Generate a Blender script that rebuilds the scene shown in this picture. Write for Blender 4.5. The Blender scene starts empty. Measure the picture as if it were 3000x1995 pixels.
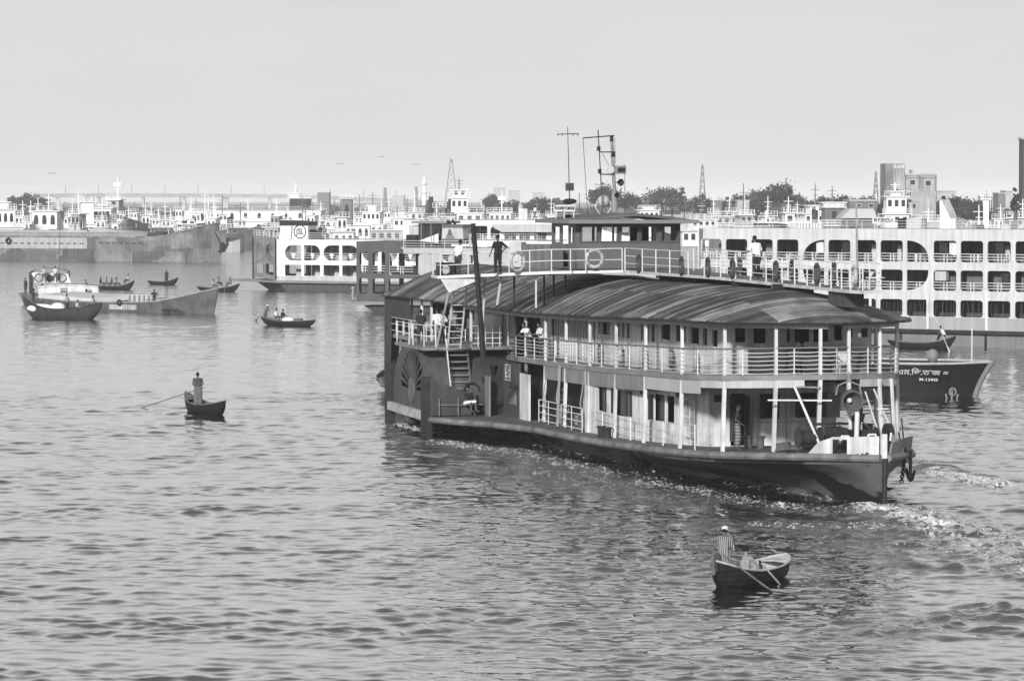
import bpy, bmesh, math, random
import numpy as np
from mathutils import Vector, Matrix, noise as mnoise
random.seed(7)
D = bpy.data
SC = bpy.context.scene
COL = SC.collection
R = math.radians
# ------------------------------------------------------------------ camera
CAM_H = 11.0
cam_d = D.cameras.new('camera'); cam = D.objects.new('camera', cam_d); COL.objects.link(cam)
cam_d.lens = 108.0; cam_d.sensor_width = 36.0; cam_d.sensor_fit = 'HORIZONTAL'
cam_d.clip_start = 1.0; cam_d.clip_end = 12000.0
PITCH = math.atan(414.5 / 9000.0)
cam.location = (0, 0, CAM_H); cam.rotation_euler = (math.pi / 2 - PITCH, 0, 0)
SC.camera = cam
# ------------------------------------------------------------------ sky and sun
SKY_TOP = .31
SUN_EL, SUN_AZ = R(22), R(197)          # azimuth clockwise from +Y (north)
w = D.worlds.new("World"); SC.world = w; w.use_nodes = True
nt = w.node_tree; nt.nodes.clear()
out = nt.nodes.new('ShaderNodeOutputWorld'); bg = nt.nodes.new('ShaderNodeBackground')
sky = nt.nodes.new('ShaderNodeTexSky'); sky.sky_type = 'NISHITA'; sky.sun_disc = False
sky.sun_elevation = SUN_EL; sky.sun_rotation = SUN_AZ; sky.dust_density = 6.0; sky.air_density = 1.5
bw = nt.nodes.new('ShaderNodeRGBToBW')
mx = nt.nodes.new('ShaderNodeMath'); mx.operation = 'MULTIPLY_ADD'   # clouded over: the clear-sky gradient is mostly evened out
mx.inputs[1].default_value = 0.06; mx.inputs[2].default_value = 7.7
nt.links.new(sky.outputs[0], bw.inputs[0]); nt.links.new(bw.outputs[0], mx.inputs[0])
tcw = nt.nodes.new('ShaderNodeTexCoord'); sxw = nt.nodes.new('ShaderNodeSeparateXYZ'); mrw = nt.nodes.new('ShaderNodeMapRange'); mrw.interpolation_type = 'SMOOTHSTEP'
mrw.inputs[1].default_value = .13; mrw.inputs[2].default_value = .60; mrw.inputs[3].default_value = 1.0; mrw.inputs[4].default_value = SKY_TOP   # hazy bright horizon, greyer overhead
nt.links.new(tcw.outputs['Generated'], sxw.inputs[0]); nt.links.new(sxw.outputs[2], mrw.inputs[0])
mn = nt.nodes.new('ShaderNodeMath'); mn.operation = 'MULTIPLY'
wn = nt.nodes.new('ShaderNodeTexNoise'); wn.inputs['Scale'].default_value = 9.0; wn.inputs['Detail'].default_value = 5; wmap = nt.nodes.new('ShaderNodeMapping'); wmap.inputs['Scale'].default_value = (1, 1, 3.5)
wr_ = nt.nodes.new('ShaderNodeMapRange'); wr_.inputs[1].default_value = .3; wr_.inputs[2].default_value = .7; wr_.inputs[3].default_value = .975; wr_.inputs[4].default_value = 1.02   # faint unevenness of the cloud
m0 = nt.nodes.new('ShaderNodeMath'); m0.operation = 'MULTIPLY'; nt.links.new(tcw.outputs['Generated'], wmap.inputs[0]); nt.links.new(wmap.outputs[0], wn.inputs[0]); nt.links.new(wn.outputs[0], wr_.inputs[0]); nt.links.new(wr_.outputs[0], m0.inputs[1]); nt.links.new(mx.outputs[0], m0.inputs[0])
nt.links.new(m0.outputs[0], mn.inputs[0]); nt.links.new(mrw.outputs[0], mn.inputs[1]); nt.links.new(mn.outputs[0], bg.inputs[0]); nt.links.new(bg.outputs[0], out.inputs[0])
bg.inputs[1].default_value = 0.09
sun_d = D.lights.new('sun', 'SUN'); sun = D.objects.new('sun', sun_d); COL.objects.link(sun)
sun_d.energy = 4.3; sun_d.angle = R(5.0); sun_d.color = (1.0, 1.0, 1.0)
sdir = Vector((math.sin(SUN_AZ) * math.cos(SUN_EL), math.cos(SUN_AZ) * math.cos(SUN_EL), math.sin(SUN_EL)))
sun.rotation_euler = sdir.to_track_quat('Z', 'Y').to_euler()
SC.view_settings.view_transform = 'Standard'; SC.view_settings.look = 'None'
SC.view_settings.exposure = 0.0; SC.view_settings.gamma = 1.0
SC.cycles.volume_bounces = 1; SC.cycles.max_bounces = 6; SC.cycles.caustics_reflective = False; SC.cycles.caustics_refractive = False

# ------------------------------------------------------------------ measuring helpers (photo measurements, 3000 px wide)
FPX = 9000.0
def at(x, y, z=0.0):
    """point of the plane at height z that is measured at photo pixel x, y"""
    u = (x - 1500) / FPX; v = -(y - 997.5) / FPX
    c, s = math.cos(PITCH), math.sin(PITCH)
    r = Vector((u, c + v * s, -s + v * c)); k = (z - CAM_H) / r.z
    return Vector((r.x * k, r.y * k, z))
def atd(x, y, d):
    """point at distance d measured at photo pixel x, y"""
    u = (x - 1500) / FPX; v = -(y - 997.5) / FPX
    c, s = math.cos(PITCH), math.sin(PITCH)
    r = Vector((u, c + v * s, -s + v * c)); k = d / r.y
    return Vector((r.x * k, d, CAM_H + r.z * k))
def interp(x, xs, ys): return float(np.interp(x, xs, ys))

# ------------------------------------------------------------------ materials
MATS = {}
def M(name, g=0.5, rough=0.6, var=0.18, scale=1.2, streak=0.0, metal=0.0, stripe=None, spec=0.5, rust=0.0, bump=0.0, g2=None):
    if name in MATS: return MATS[name]
    m = D.materials.new(name); m.use_nodes = True; t = m.node_tree; b = t.nodes['Principled BSDF']
    b.inputs['Roughness'].default_value = rough; b.inputs['Metallic'].default_value = metal
    b.inputs['Specular IOR Level'].default_value = min(spec, .12 + g * 1.5)
    tc = t.nodes.new('ShaderNodeTexCoord')
    def noise(sc, sx=1, sy=1, sz=1, det=5):
        mp = t.nodes.new('ShaderNodeMapping'); mp.inputs['Scale'].default_value = (sx, sy, sz)
        n = t.nodes.new('ShaderNodeTexNoise'); n.inputs['Scale'].default_value = sc; n.inputs['Detail'].default_value = det
        t.links.new(tc.outputs['Object'], mp.inputs[0]); t.links.new(mp.outputs[0], n.inputs[0]); return n.outputs[0]
    def rng(src, a, b_, lo=0.3, hi=0.7):
        r = t.nodes.new('ShaderNodeMapRange'); r.inputs[1].default_value = lo; r.inputs[2].default_value = hi
        r.inputs[3].default_value = a; r.inputs[4].default_value = b_; t.links.new(src, r.inputs[0]); return r.outputs[0]
    def mul(a, b_):
        q = t.nodes.new('ShaderNodeMath'); q.operation = 'MULTIPLY'; t.links.new(a, q.inputs[0])
        if isinstance(b_, (int, float)): q.inputs[1].default_value = b_
        else: t.links.new(b_, q.inputs[1])
        return q.outputs[0]
    val = rng(noise(scale), g * (1 - var), g * (1 + var))
    if streak: val = mul(val, rng(noise(1.0, 3.2, 3.2, .25), 1 - streak, 1 + streak * .4, .35, .65))
    if rust: val = mul(val, rng(noise(.9, 1, 1, 1, 8), 1.0, 1 - rust, .52, .6))
    if stripe:                                   # (axis, frequency, second grey)
        ax, fr, g2_ = stripe
        wv = t.nodes.new('ShaderNodeTexWave'); wv.wave_type = 'BANDS'; wv.bands_direction = ax
        wv.inputs['Scale'].default_value = fr; t.links.new(tc.outputs['Object'], wv.inputs[0])
        val = mul(val, rng(wv.outputs['Fac'], 1.0, g2_ / g, .45, .55))
    cc = t.nodes.new('ShaderNodeCombineColor')
    for i in range(3): t.links.new(val, cc.inputs[i])
    t.links.new(cc.outputs[0], b.inputs['Base Color'])
    if bump:
        bp = t.nodes.new('ShaderNodeBump'); bp.inputs['Strength'].default_value = bump; bp.inputs['Distance'].default_value = .02
        t.links.new(noise(scale * 8), bp.inputs['Height']); t.links.new(bp.outputs[0], b.inputs['Normal'])
    MATS[name] = m; return m
def glow(name, g):
    m = D.materials.new(name); m.use_nodes = True; b = m.node_tree.nodes['Principled BSDF']
    b.inputs['Emission Color'].default_value = (g, g, g, 1); b.inputs['Emission Strength'].default_value = 1; return m

# ------------------------------------------------------------------ mesh builder
class MB:
    def __init__(s): s.v = []; s.f = []; s.m = Matrix.Identity(4)
    def add(s, vs, fs):
        n = len(s.v); s.v += [tuple(s.m @ Vector(p)) for p in vs]; s.f += [tuple(i + n for i in f) for f in fs]; return s
    def box(s, x0, x1, y0, y1, z0, z1):
        s.add([(x0,y0,z0),(x1,y0,z0),(x1,y1,z0),(x0,y1,z0),(x0,y0,z1),(x1,y0,z1),(x1,y1,z1),(x0,y1,z1)],
              [(0,3,2,1),(4,5,6,7),(0,1,5,4),(1,2,6,5),(2,3,7,6),(3,0,4,7)]); return s
    def hexa(s, p):                      # eight points, bottom ring then top ring
        s.add(p, [(0,3,2,1),(4,5,6,7),(0,1,5,4),(1,2,6,5),(2,3,7,6),(3,0,4,7)]); return s
    def tube(s, pts, r, n=8, cap=True, closed=False):
        pts = [Vector(p) for p in pts]; N = len(pts); rs = r if isinstance(r, (list, tuple)) else [r] * N
        vs = []; fs = []; prev = None
        for i, p in enumerate(pts):
            a = pts[(i - 1) % N] if (i > 0 or closed) else p; b = pts[(i + 1) % N] if (i < N - 1 or closed) else p
            d = (b - a)
            if d.length < 1e-9: d = Vector((0, 0, 1))
            d.normalize()
            if prev is None or abs(prev.dot(d)) > .95:
                prev = d.orthogonal().normalized()
            u = (prev - d * prev.dot(d)).normalized(); prev = u; w_ = d.cross(u)
            for k in range(n):
                c, q = math.cos(2 * math.pi * k / n), math.sin(2 * math.pi * k / n)
                vs.append(p + u * (c * rs[i]) + w_ * (q * rs[i]))
        M_ = N if closed else N - 1
        for i in range(M_):
            j = (i + 1) % N
            for k in range(n):
                fs.append((i * n + k, i * n + (k + 1) % n, j * n + (k + 1) % n, j * n + k))
        if cap and not closed:
            fs.append(tuple(range(n - 1, -1, -1))); fs.append(tuple((N - 1) * n + k for k in range(n)))
        s.add(vs, fs); return s
    def bar(s, a, b, w_, h=None):
        """square bar between two points"""
        h = h or w_; a = Vector(a); b = Vector(b); d = (b - a).normalized()
        u = d.cross(Vector((0, 0, 1)));  u = Vector((1, 0, 0)) if u.length < 1e-3 else u.normalized(); v = u.cross(d)
        p = []
        for q in (a, b):
            for (i, j) in ((-1, -1), (1, -1), (1, 1), (-1, 1)): p.append(q + u * (i * w_ / 2) + v * (j * h / 2))
        s.add(p, [(0,3,2,1),(4,5,6,7),(0,1,5,4),(1,2,6,5),(2,3,7,6),(3,0,4,7)]); return s
    def ball(s, c, r, nu=10, nv=7):
        rx, ry, rz = r if isinstance(r, (tuple, list)) else (r, r, r); c = Vector(c); vs = [c + Vector((0, 0, rz))]; fs = []
        for i in range(1, nv):
            th = math.pi * i / nv
            for k in range(nu):
                ph = 2 * math.pi * k / nu
                vs.append(c + Vector((rx * math.sin(th) * math.cos(ph), ry * math.sin(th) * math.sin(ph), rz * math.cos(th))))
        vs.append(c - Vector((0, 0, rz))); L = len(vs) - 1
        for k in range(nu):
            fs.append((0, 1 + k, 1 + (k + 1) % nu)); fs.append((L, L - nu + (k + 1) % nu, L - nu + k))
        for i in range(nv - 2):
            for k in range(nu):
                a = 1 + i * nu + k; b = 1 + i * nu + (k + 1) % nu; fs.append((a, a + nu, b + nu, b))
        s.add(vs, fs); return s
    def cap(s, a, b, ra, rb, n=10):
        s.tube([a, b], [ra, rb], n); s.ball(a, ra, n, 6); s.ball(b, rb, n, 6); return s
    def torus(s, c, axis, R_, r, n=28, m=8):
        q = Vector(axis).to_track_quat('Z', 'Y'); c = Vector(c)
        s.tube([c + q @ Vector((R_ * math.cos(2*math.pi*k/n), R_ * math.sin(2*math.pi*k/n), 0)) for k in range(n)], r, m, closed=True); return s
    def lathe(s, c, axis, prof, n=20):
        q = Vector(axis).to_track_quat('Z', 'Y'); c = Vector(c); vs = []; fs = []
        for (r, h) in prof:
            for k in range(n):
                vs.append(c + q @ Vector((r * math.cos(2*math.pi*k/n), r * math.sin(2*math.pi*k/n), h)))
        for i in range(len(prof) - 1):
            for k in range(n): fs.append((i*n+k, i*n+(k+1)%n, (i+1)*n+(k+1)%n, (i+1)*n+k))
        fs.append(tuple(range(n-1,-1,-1))); fs.append(tuple((len(prof)-1)*n+k for k in range(n)))
        s.add(vs, fs); return s
    def prism(s, poly, a, b, axis='z'):
        """poly of 2d points swept from a to b along axis ('x': poly is y,z; 'y': poly is x,z; 'z': poly is x,y)"""
        n = len(poly)
        def pt(p, h): return {'z': (p[0], p[1], h), 'y': (p[0], h, p[1]), 'x': (h, p[0], p[1])}[axis]
        s.add([pt(p, a) for p in poly] + [pt(p, b) for p in poly],
              [tuple(range(n - 1, -1, -1)), tuple(range(n, 2 * n))] + [(i, (i + 1) % n, n + (i + 1) % n, n + i) for i in range(n)]); return s
    def grid(s, rows, close=False):
        n = len(rows[0]); vs = [p for r_ in rows for p in r_]; fs = []
        for i in range(len(rows) - 1):
            for k in range(n - 1): fs.append((i*n+k, i*n+k+1, (i+1)*n+k+1, (i+1)*n+k))
        s.add(vs, fs); return s
    def mesh(s, name):
        me = D.meshes.new(name); me.from_pydata(s.v, [], s.f); me.validate(); return me
    def build(s, name, mat, parent=None, smooth=False, **kw):
        me = s.mesh(name); me.materials.append(mat)
        return link(name, me, parent, smooth, **kw)
def _split(s, gap=.03):
    """the separate pieces of a builder, each as a builder of its own"""
    par = list(range(len(s.v)))
    def fd(i):
        while par[i] != i: par[i] = par[par[i]]; i = par[i]
        return i
    for f in s.f:
        a = fd(f[0])
        for i in f[1:]: par[fd(i)] = a
    isl = {}
    for i in range(len(s.v)): isl.setdefault(fd(i), []).append(i)
    ks = list(isl); bb = []
    for k in ks:
        P = np.array([s.v[i] for i in isl[k]]); bb.append((P.min(0) - gap, P.max(0) + gap))
    cp = list(range(len(ks)))
    def fc(i):
        while cp[i] != i: i = cp[i]
        return i
    for i in range(len(ks)):
        for j in range(i + 1, len(ks)):
            if (bb[i][0] <= bb[j][1]).all() and (bb[j][0] <= bb[i][1]).all(): cp[fc(j)] = fc(i)
    out = {}
    for i, k in enumerate(ks): out.setdefault(fc(i), []).extend(isl[k])
    if len(out) <= 1: return [s]
    res = []
    own = {}
    for g, idx in out.items():
        m = MB(); mp = {}
        for n, i in enumerate(sorted(idx)): mp[i] = n; own[i] = g; m.v.append(s.v[i])
        m._mp = mp; out[g] = m
    for f in s.f: m = out[own[f[0]]]; m.f.append(tuple(m._mp[i] for i in f))
    return list(out.values())
def bs(mb, name, mat, parent, **kw):
    return [m.build(name, mat, parent, **kw) for m in _split(mb)]
def link(name, me, parent=None, smooth=False, solid=0, recalc=True):
    if recalc:
        bm = bmesh.new(); bm.from_mesh(me); bmesh.ops.recalc_face_normals(bm, faces=bm.faces); bm.to_mesh(me); bm.free()
    if smooth:
        for p in me.polygons: p.use_smooth = True
        try: me.set_sharp_from_angle(angle=R(40))
        except Exception: pass
    o = D.objects.new(name, me); COL.objects.link(o)
    if parent: o.parent = parent
    if solid:
        md = o.modifiers.new('solid', 'SOLIDIFY'); md.thickness = solid; md.offset = 0
    return o
def tag(o, label=None, cat=None, group=None, kind=None):
    if label: o['label'] = label
    if cat: o['category'] = cat
    if group: o['group'] = group
    if kind: o['kind'] = kind
    return o
def thing(name, label, cat, loc=(0, 0, 0), rz=0.0, group=None):
    o = D.objects.new(name, None); COL.objects.link(o); o.location = loc; o.rotation_euler = (0, 0, rz); o.empty_display_size = .3
    return tag(o, label, cat, group)
def copy_tree(o, parent=None):
    c = o.copy(); COL.objects.link(c)
    if parent: c.parent = parent
    for ch in list(o.children): copy_tree(ch, c)
    return c

def plate(name, mat, parent, outline, holes, thick, xf):
    """flat wall with real openings: outline and holes are (u, v) polygons, xf maps (u, v, depth) to the thing's space"""
    cu = D.curves.new('tmp', 'CURVE'); cu.dimensions = '2D'; cu.fill_mode = 'BOTH'; cu.extrude = thick / 2
    for poly in [outline] + holes:
        sp = cu.splines.new('POLY'); sp.points.add(len(poly) - 1); sp.use_cyclic_u = True
        for i, p in enumerate(poly): sp.points[i].co = (p[0], p[1], 0, 1)
    o = D.objects.new('tmp', cu); COL.objects.link(o)
    dg = bpy.context.evaluated_depsgraph_get(); me = D.meshes.new_from_object(o.evaluated_get(dg))
    D.objects.remove(o); D.curves.remove(cu)
    for v in me.vertices: v.co = Vector(xf(v.co.x, v.co.y, v.co.z))
    me.materials.clear(); me.materials.append(mat); me.name = name
    return link(name, me, parent)
def rr(x0, z0, x1, z1, r, n=4):
    pts = []
    for (cx, cz, a0) in ((x1-r, z1-r, 0), (x0+r, z1-r, 90), (x0+r, z0+r, 180), (x1-r, z0+r, 270)):
        for k in range(n + 1):
            a = R(a0 + 90 * k / n); pts.append((cx + r * math.cos(a), cz + r * math.sin(a)))
    return pts
def text(name, body, size, mat, parent, loc, rx=90, rz=0, ext=.01, shear=0, width=None, font_scale=1.0, label=None):
    cu = D.curves.new('tmp', 'FONT'); cu.body = body; cu.size = size; cu.extrude = ext; cu.align_x = 'CENTER'; cu.align_y = 'CENTER'; cu.shear = shear; cu.offset = size * .012
    o = D.objects.new('tmp', cu); COL.objects.link(o)
    dg = bpy.context.evaluated_depsgraph_get(); me = D.meshes.new_from_object(o.evaluated_get(dg))
    D.objects.remove(o); D.curves.remove(cu)
    xs = [v.co.x for v in me.vertices] or [0]
    k = width / max(1e-6, max(xs) - min(xs)) if width else 1
    q = Matrix.Rotation(R(rz), 4, 'Z') @ Matrix.Rotation(R(rx), 4, 'X')
    for v in me.vertices: v.co = (q @ Vector((v.co.x * k, v.co.y, v.co.z))) + Vector(loc)
    me.materials.clear(); me.materials.append(mat); me.name = name
    o = link(name, me, parent, recalc=False)
    if label: o['label'] = label
    return o

# ------------------------------------------------------------------ palette
white = M('white_paint', .72, .5, .12, 1.2, streak=.22, rust=.16)
cream = M('cream_paint', .70, .55, .14, .7, streak=.34, rust=.18)
railw = M('rail_white', .68, .5, .10, 3)
grey = M('grey_paint', .11, .55, .15, .9, streak=.16)
midgrey = M('mid_grey_paint', .22, .6, .12, .8, streak=.15)
lightgrey = M('light_grey_paint', .48, .6, .1, .8, streak=.15)
dark = M('dark_paint', .028, .5, .25, 1.5)
black = M('black_iron', .02, .5, .3, 3)
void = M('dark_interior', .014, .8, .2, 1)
curtain = M('drawn_curtain', .16, .9, .3, 2, stripe=('X', 4, .09))
wood = M('weathered_wood', .16, .75, .3, 2.0, streak=.2)
woodd = M('tarred_wood', .013, .6, .35, 3.0)
woodl = M('bare_light_wood', .50, .7, .2, 4)
hullblk = M('black_hull', .014, .45, .35, .8, rust=.3)
rustg = M('rusty_hull_grey', .26, .7, .35, .5, streak=.35, rust=.4)
deckm = M('deck_grey', .11, .75, .25, 1.0)
foamw = M('foam', .85, .9, .05, 3)
glass = M('window_glass', .06, .1, .1, 1)
# ------------------------------------------------------------------ the paddle steamer's frame (s aft from the stem, t to starboard, z up)
HA = R(75.5); STEM = at(2590, 1486, 0.0)
def WS(s, t, z): return (STEM.x - math.cos(HA) * s - math.sin(HA) * t, STEM.y + math.sin(HA) * s - math.cos(HA) * t, z)
STEAM_RZ = math.pi - HA
# ------------------------------------------------------------------ river water: one sheet of real waves
def water():
    rs = np.random.RandomState(3)
    Z = [14.0]
    while Z[-1] < 1100: 
        z = Z[-1]; Z.append(z + (z * (.00115 if z < 175 else .0026) if z > 62 else 3.0))
    while Z[-1] < 9000: Z.append(Z[-1] * 1.06)
    Z = np.array(Z)
    th = np.concatenate([-np.geomspace(3.0, .25, 14)[:-1], np.linspace(-.25, .25, 620), np.geomspace(.25, 3.0, 14)[1:]])
    TH, ZZ = np.meshgrid(th, Z); X = TH * ZZ; Y = ZZ.copy()
    jit = rs.uniform(-.3, .3, X.shape) * .0013 * ZZ; X = X + jit
    H = np.zeros_like(X); DX = np.zeros_like(X); DY = np.zeros_like(X)
    cell = np.maximum(np.where(ZZ < 175, .0010, .0020) * ZZ, .05)
    # slow patches that make the ripples rough here and slack there
    def patch(sc, seed):
        r2 = np.random.RandomState(seed); a = np.zeros_like(X)
        for _ in range(9):
            an = r2.uniform(0, 6.28); k = 6.28 / (sc * r2.uniform(.6, 1.6)); a += np.sin(k * (X * math.cos(an) + 1.6 * Y * math.sin(an)) + r2.uniform(0, 6.28))
        return np.clip(.5 + a / 6.0, 0, 1)
    pt = .55 + .75 * patch(14, 5)
    # distance from the steamer decides how churned the water is
    c, s_ = math.cos(HA), math.sin(HA)
    dx = X - STEM.x; dy = Y - STEM.y
    S = -(dx * c - dy * s_); T = -(dx * s_ + dy * c)
    hb = np.interp(S, [0, 5, 8, 15, 22, 28, 60, 71], [.1, .8, 1.2, 2.7, 3.8, 4.3, 4.3, .3])
    d_hull = np.abs(T) - hb
    churn = np.exp(-np.clip(d_hull, 0, 99) / 3.2) * ((S > -4) & (S < 78)) * np.clip((S + 4) / 6, 0, 1)
    churn = np.where(T > 0, churn, churn * .6)
    def seg(p, q, wd):
        p = at(*p); q = at(*q); vx, vy = q.x - p.x, q.y - p.y; L2 = vx * vx + vy * vy
        u = np.clip(((X - p.x) * vx + (Y - p.y) * vy) / L2, 0, 1)
        d = np.sqrt((X - p.x - u * vx) ** 2 + (Y - p.y - u * vy) ** 2)
        sg = np.sign((X - p.x) * vy - (Y - p.y) * vx)
        return d, u, sg
    crest = np.zeros_like(X); foam = np.zeros_like(X); wild = churn * 1.0
    for (p, q, wd, h, fo) in (((2560, 1496), (2780, 1548), 1.3, .20, .85), ((2740, 1560), (3060, 1690), 1.3, .16, .66), ((2640, 1352), (2800, 1390), .9, .22, .55),
                              ((2780, 1400), (3060, 1440), 1.4, .14, .8), ((2690, 1500), (3020, 1600), 2.2, .0, .6), ((2660, 1600), (3060, 1660), 2.0, .04, .48),
                              ((2650, 1378), (3000, 1432), 1.9, .0, .8), ((2590, 1508), (2300, 1490), 1.8, .06, .62), ((2300, 1485), (1900, 1415), 1.9, .05, .60),
                              ((2600, 1545), (2250, 1535), 2.2, .0, .58), ((1900, 1405), (1500, 1325), 2.0, .05, .56), ((1500, 1325), (1260, 1292), 1.6, .06, .68), ((2100, 1470), (1500, 1370), 2.4, .0, .44),
                              ((1262, 1268), (1160, 1240), 1.2, .08, .75), ((2950, 1780), (2600, 1860), 1.0, .10, .0), ((2700, 1660), (3060, 1690), .8, .14, .0)):
        d, u, sg = seg(p, q, wd); g = np.exp(-(d / wd) ** 2)
        crest += h * g * (.7 + .3 * np.sin(u * 23 + 1)); foam = np.maximum(foam, fo * g); wild = np.maximum(wild, g * .9)
    H += crest
    # wind ripples
    n = 130
    lam = np.exp(rs.uniform(math.log(.38), math.log(3.0), n)); ang = rs.normal(1.45, .55, n); ang[::4] = rs.uniform(0, 3.14, len(ang[::4]))
    slope = .0172 * np.where(lam > 1.4, .62, 1.0)
    for l, a, sl in zip(lam, ang, slope):
        k = 6.2832 / l; ph = rs.uniform(0, 6.28); fade = np.clip((l / cell - 2.4) / 2.0, 0, 1)
        if fade.max() <= 0: continue
        arg = k * (X * math.cos(a) + Y * math.sin(a)) + ph; amp = sl / k * fade * (pt if l < 3 else 1)
        H += amp * np.sin(arg); DX += .8 * amp * math.cos(a) * np.cos(arg); DY += .8 * amp * math.sin(a) * np.cos(arg)
    # churned water near the hull and the bow waves
    lam = np.exp(rs.uniform(math.log(.30), math.log(2.2), 60)); ang = rs.uniform(0, 6.28, 60)
    for l, a in zip(lam, ang):
        k = 6.2832 / l; fade = np.clip((l / cell - 2.4) / 2.0, 0, 1); arg = k * (X * math.cos(a) + Y * math.sin(a)) + rs.uniform(0, 6.28)
        amp = .045 / k * fade * wild
        H += amp * np.sin(arg); DX += .8 * amp * math.cos(a) * np.cos(arg); DY += .8 * amp * math.sin(a) * np.cos(arg)
    foam = np.maximum(foam, np.clip(churn * 1.2 - .25, 0, 1) * .62)
    far = ZZ > 9000 * .5
    X2 = X + np.where(far, 0, DX); Y2 = Y + np.where(far, 0, DY)
    nr, nc = X.shape
    co = np.stack([X2, Y2, H], -1).reshape(-1, 3)
    i = np.arange(nr - 1)[:, None] * nc + np.arange(nc - 1)[None, :]
    fc = np.stack([i, i + 1, i + nc + 1, i + nc], -1).reshape(-1, 4)
    me = D.meshes.new('river_water'); me.vertices.add(len(co)); me.vertices.foreach_set('co', co.astype(np.float32).ravel())
    me.loops.add(fc.size); me.loops.foreach_set('vertex_index', fc.astype(np.int32).ravel())
    me.polygons.add(len(fc)); me.polygons.foreach_set('loop_start', (np.arange(len(fc)) * 4).astype(np.int32))
    me.polygons.foreach_set('use_smooth', np.ones(len(fc), bool)); me.update(); me.validate()
    a = me.attributes.new('foam', 'FLOAT', 'POINT'); a.data.foreach_set('value', foam.astype(np.float32).ravel())
    a = me.attributes.new('wild', 'FLOAT', 'POINT'); a.data.foreach_set('value', np.clip(wild, 0, 1).astype(np.float32).ravel())
    a = me.attributes.new('far', 'FLOAT', 'POINT'); a.data.foreach_set('value', np.clip((ZZ - 140) / 260, 0, 1).astype(np.float32).ravel())
    m = D.materials.new('river_water'); m.use_nodes = True; t = m.node_tree; b = t.nodes['Principled BSDF']
    N = t.nodes.new; L = t.links.new
    tc = N('ShaderNodeTexCoord'); mp = N('ShaderNodeMapping'); mp.inputs['Scale'].default_value = (1.0, 1.15, 1)
    L(tc.outputs['Object'], mp.inputs[0])
    def nz(sc, det=4, dis=.3):
        q = N('ShaderNodeTexNoise'); q.inputs['Scale'].default_value = sc; q.inputs['Detail'].default_value = det; q.inputs['Distortion'].default_value = dis
        L(mp.outputs[0], q.inputs[0]); return q.outputs[0]
    n1 = nz(1.4, 4)
    bp = N('ShaderNodeBump'); bp.inputs['Strength'].default_value = 1.0; bp.inputs['Distance'].default_value = .012
    L(n1, bp.inputs['Height'])
    fat0 = N('ShaderNodeAttribute'); fat0.attribute_name = 'far'; n0 = nz(.8, 5); bp0 = N('ShaderNodeBump'); bp0.inputs['Distance'].default_value = .28; L(n0, bp0.inputs['Height']); L(fat0.outputs['Fac'], bp0.inputs['Strength']); L(bp0.outputs[0], bp.inputs['Normal'])
    wa = N('ShaderNodeAttribute'); wa.attribute_name = 'wild'
    n2 = nz(5.0, 6); bp2 = N('ShaderNodeBump'); bp2.inputs['Distance'].default_value = .06
    L(n2, bp2.inputs['Height']); wr = N('ShaderNodeMapRange'); wr.inputs[3].default_value = .03; L(wa.outputs['Fac'], wr.inputs[0]); L(wr.outputs[0], bp2.inputs['Strength']); L(bp.outputs[0], bp2.inputs['Normal'])
    fa = N('ShaderNodeAttribute'); fa.attribute_name = 'foam'
    mp3 = N('ShaderNodeMapping'); mp3.inputs['Scale'].default_value = (1.0, .55, 1); L(tc.outputs['Object'], mp3.inputs[0])
    n3 = N('ShaderNodeTexNoise'); n3.inputs['Scale'].default_value = 4.4; n3.inputs['Detail'].default_value = 9; n3.inputs['Roughness'].default_value = .68; n3.inputs['Distortion'].default_value = 1.2; L(mp3.outputs[0], n3.inputs[0])
    ad = N('ShaderNodeMath'); ad.operation = 'MULTIPLY_ADD'; ad.inputs[1].default_value = .42; ad.inputs[2].default_value = -.17; L(fa.outputs['Fac'], ad.inputs[0])
    su = N('ShaderNodeMath'); su.operation = 'ADD'; L(n3.outputs[0], su.inputs[0]); L(ad.outputs[0], su.inputs[1])
    mr = N('ShaderNodeMapRange'); mr.inputs[1].default_value = .58; mr.inputs[2].default_value = .73; L(su.outputs[0], mr.inputs[0])
    t.nodes.remove(b); out_n = [q for q in t.nodes if q.type == 'OUTPUT_MATERIAL'][0]
    gl = N('ShaderNodeBsdfGlossy'); gl.inputs['Color'].default_value = (.93, .93, .93, 1); gl.inputs['Roughness'].default_value = .03; L(bp2.outputs[0], gl.inputs['Normal'])
    df = N('ShaderNodeBsdfDiffuse'); df.inputs['Color'].default_value = (.012, .012, .012, 1)
    fr = N('ShaderNodeFresnel'); fr.inputs['IOR'].default_value = 1.33; L(bp2.outputs[0], fr.inputs['Normal'])
    pw = N('ShaderNodeMath'); pw.operation = 'POWER'; pw.inputs[1].default_value = WATER_POW; L(fr.outputs[0], pw.inputs[0])
    fat = N('ShaderNodeAttribute'); fat.attribute_name = 'far'; rg_ = N('ShaderNodeMapRange'); rg_.inputs[3].default_value = .03; rg_.inputs[4].default_value = .09; L(fat.outputs['Fac'], rg_.inputs[0]); L(rg_.outputs[0], gl.inputs['Roughness'])
    m1 = N('ShaderNodeMixShader'); L(pw.outputs[0], m1.inputs[0]); L(df.outputs[0], m1.inputs[1]); L(gl.outputs[0], m1.inputs[2])
    fo = N('ShaderNodeBsdfDiffuse'); fo.inputs['Color'].default_value = (.82, .82, .82, 1)
    m2 = N('ShaderNodeMixShader'); L(mr.outputs[0], m2.inputs[0]); L(m1.outputs[0], m2.inputs[1]); L(fo.outputs[0], m2.inputs[2]); L(m2.outputs[0], out_n.inputs[0])
    me.materials.append(m)
    o = D.objects.new('river_water', me); COL.objects.link(o); tag(o, 'rippled grey river water', kind='structure')
WATER_POW = .26
water()
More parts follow.
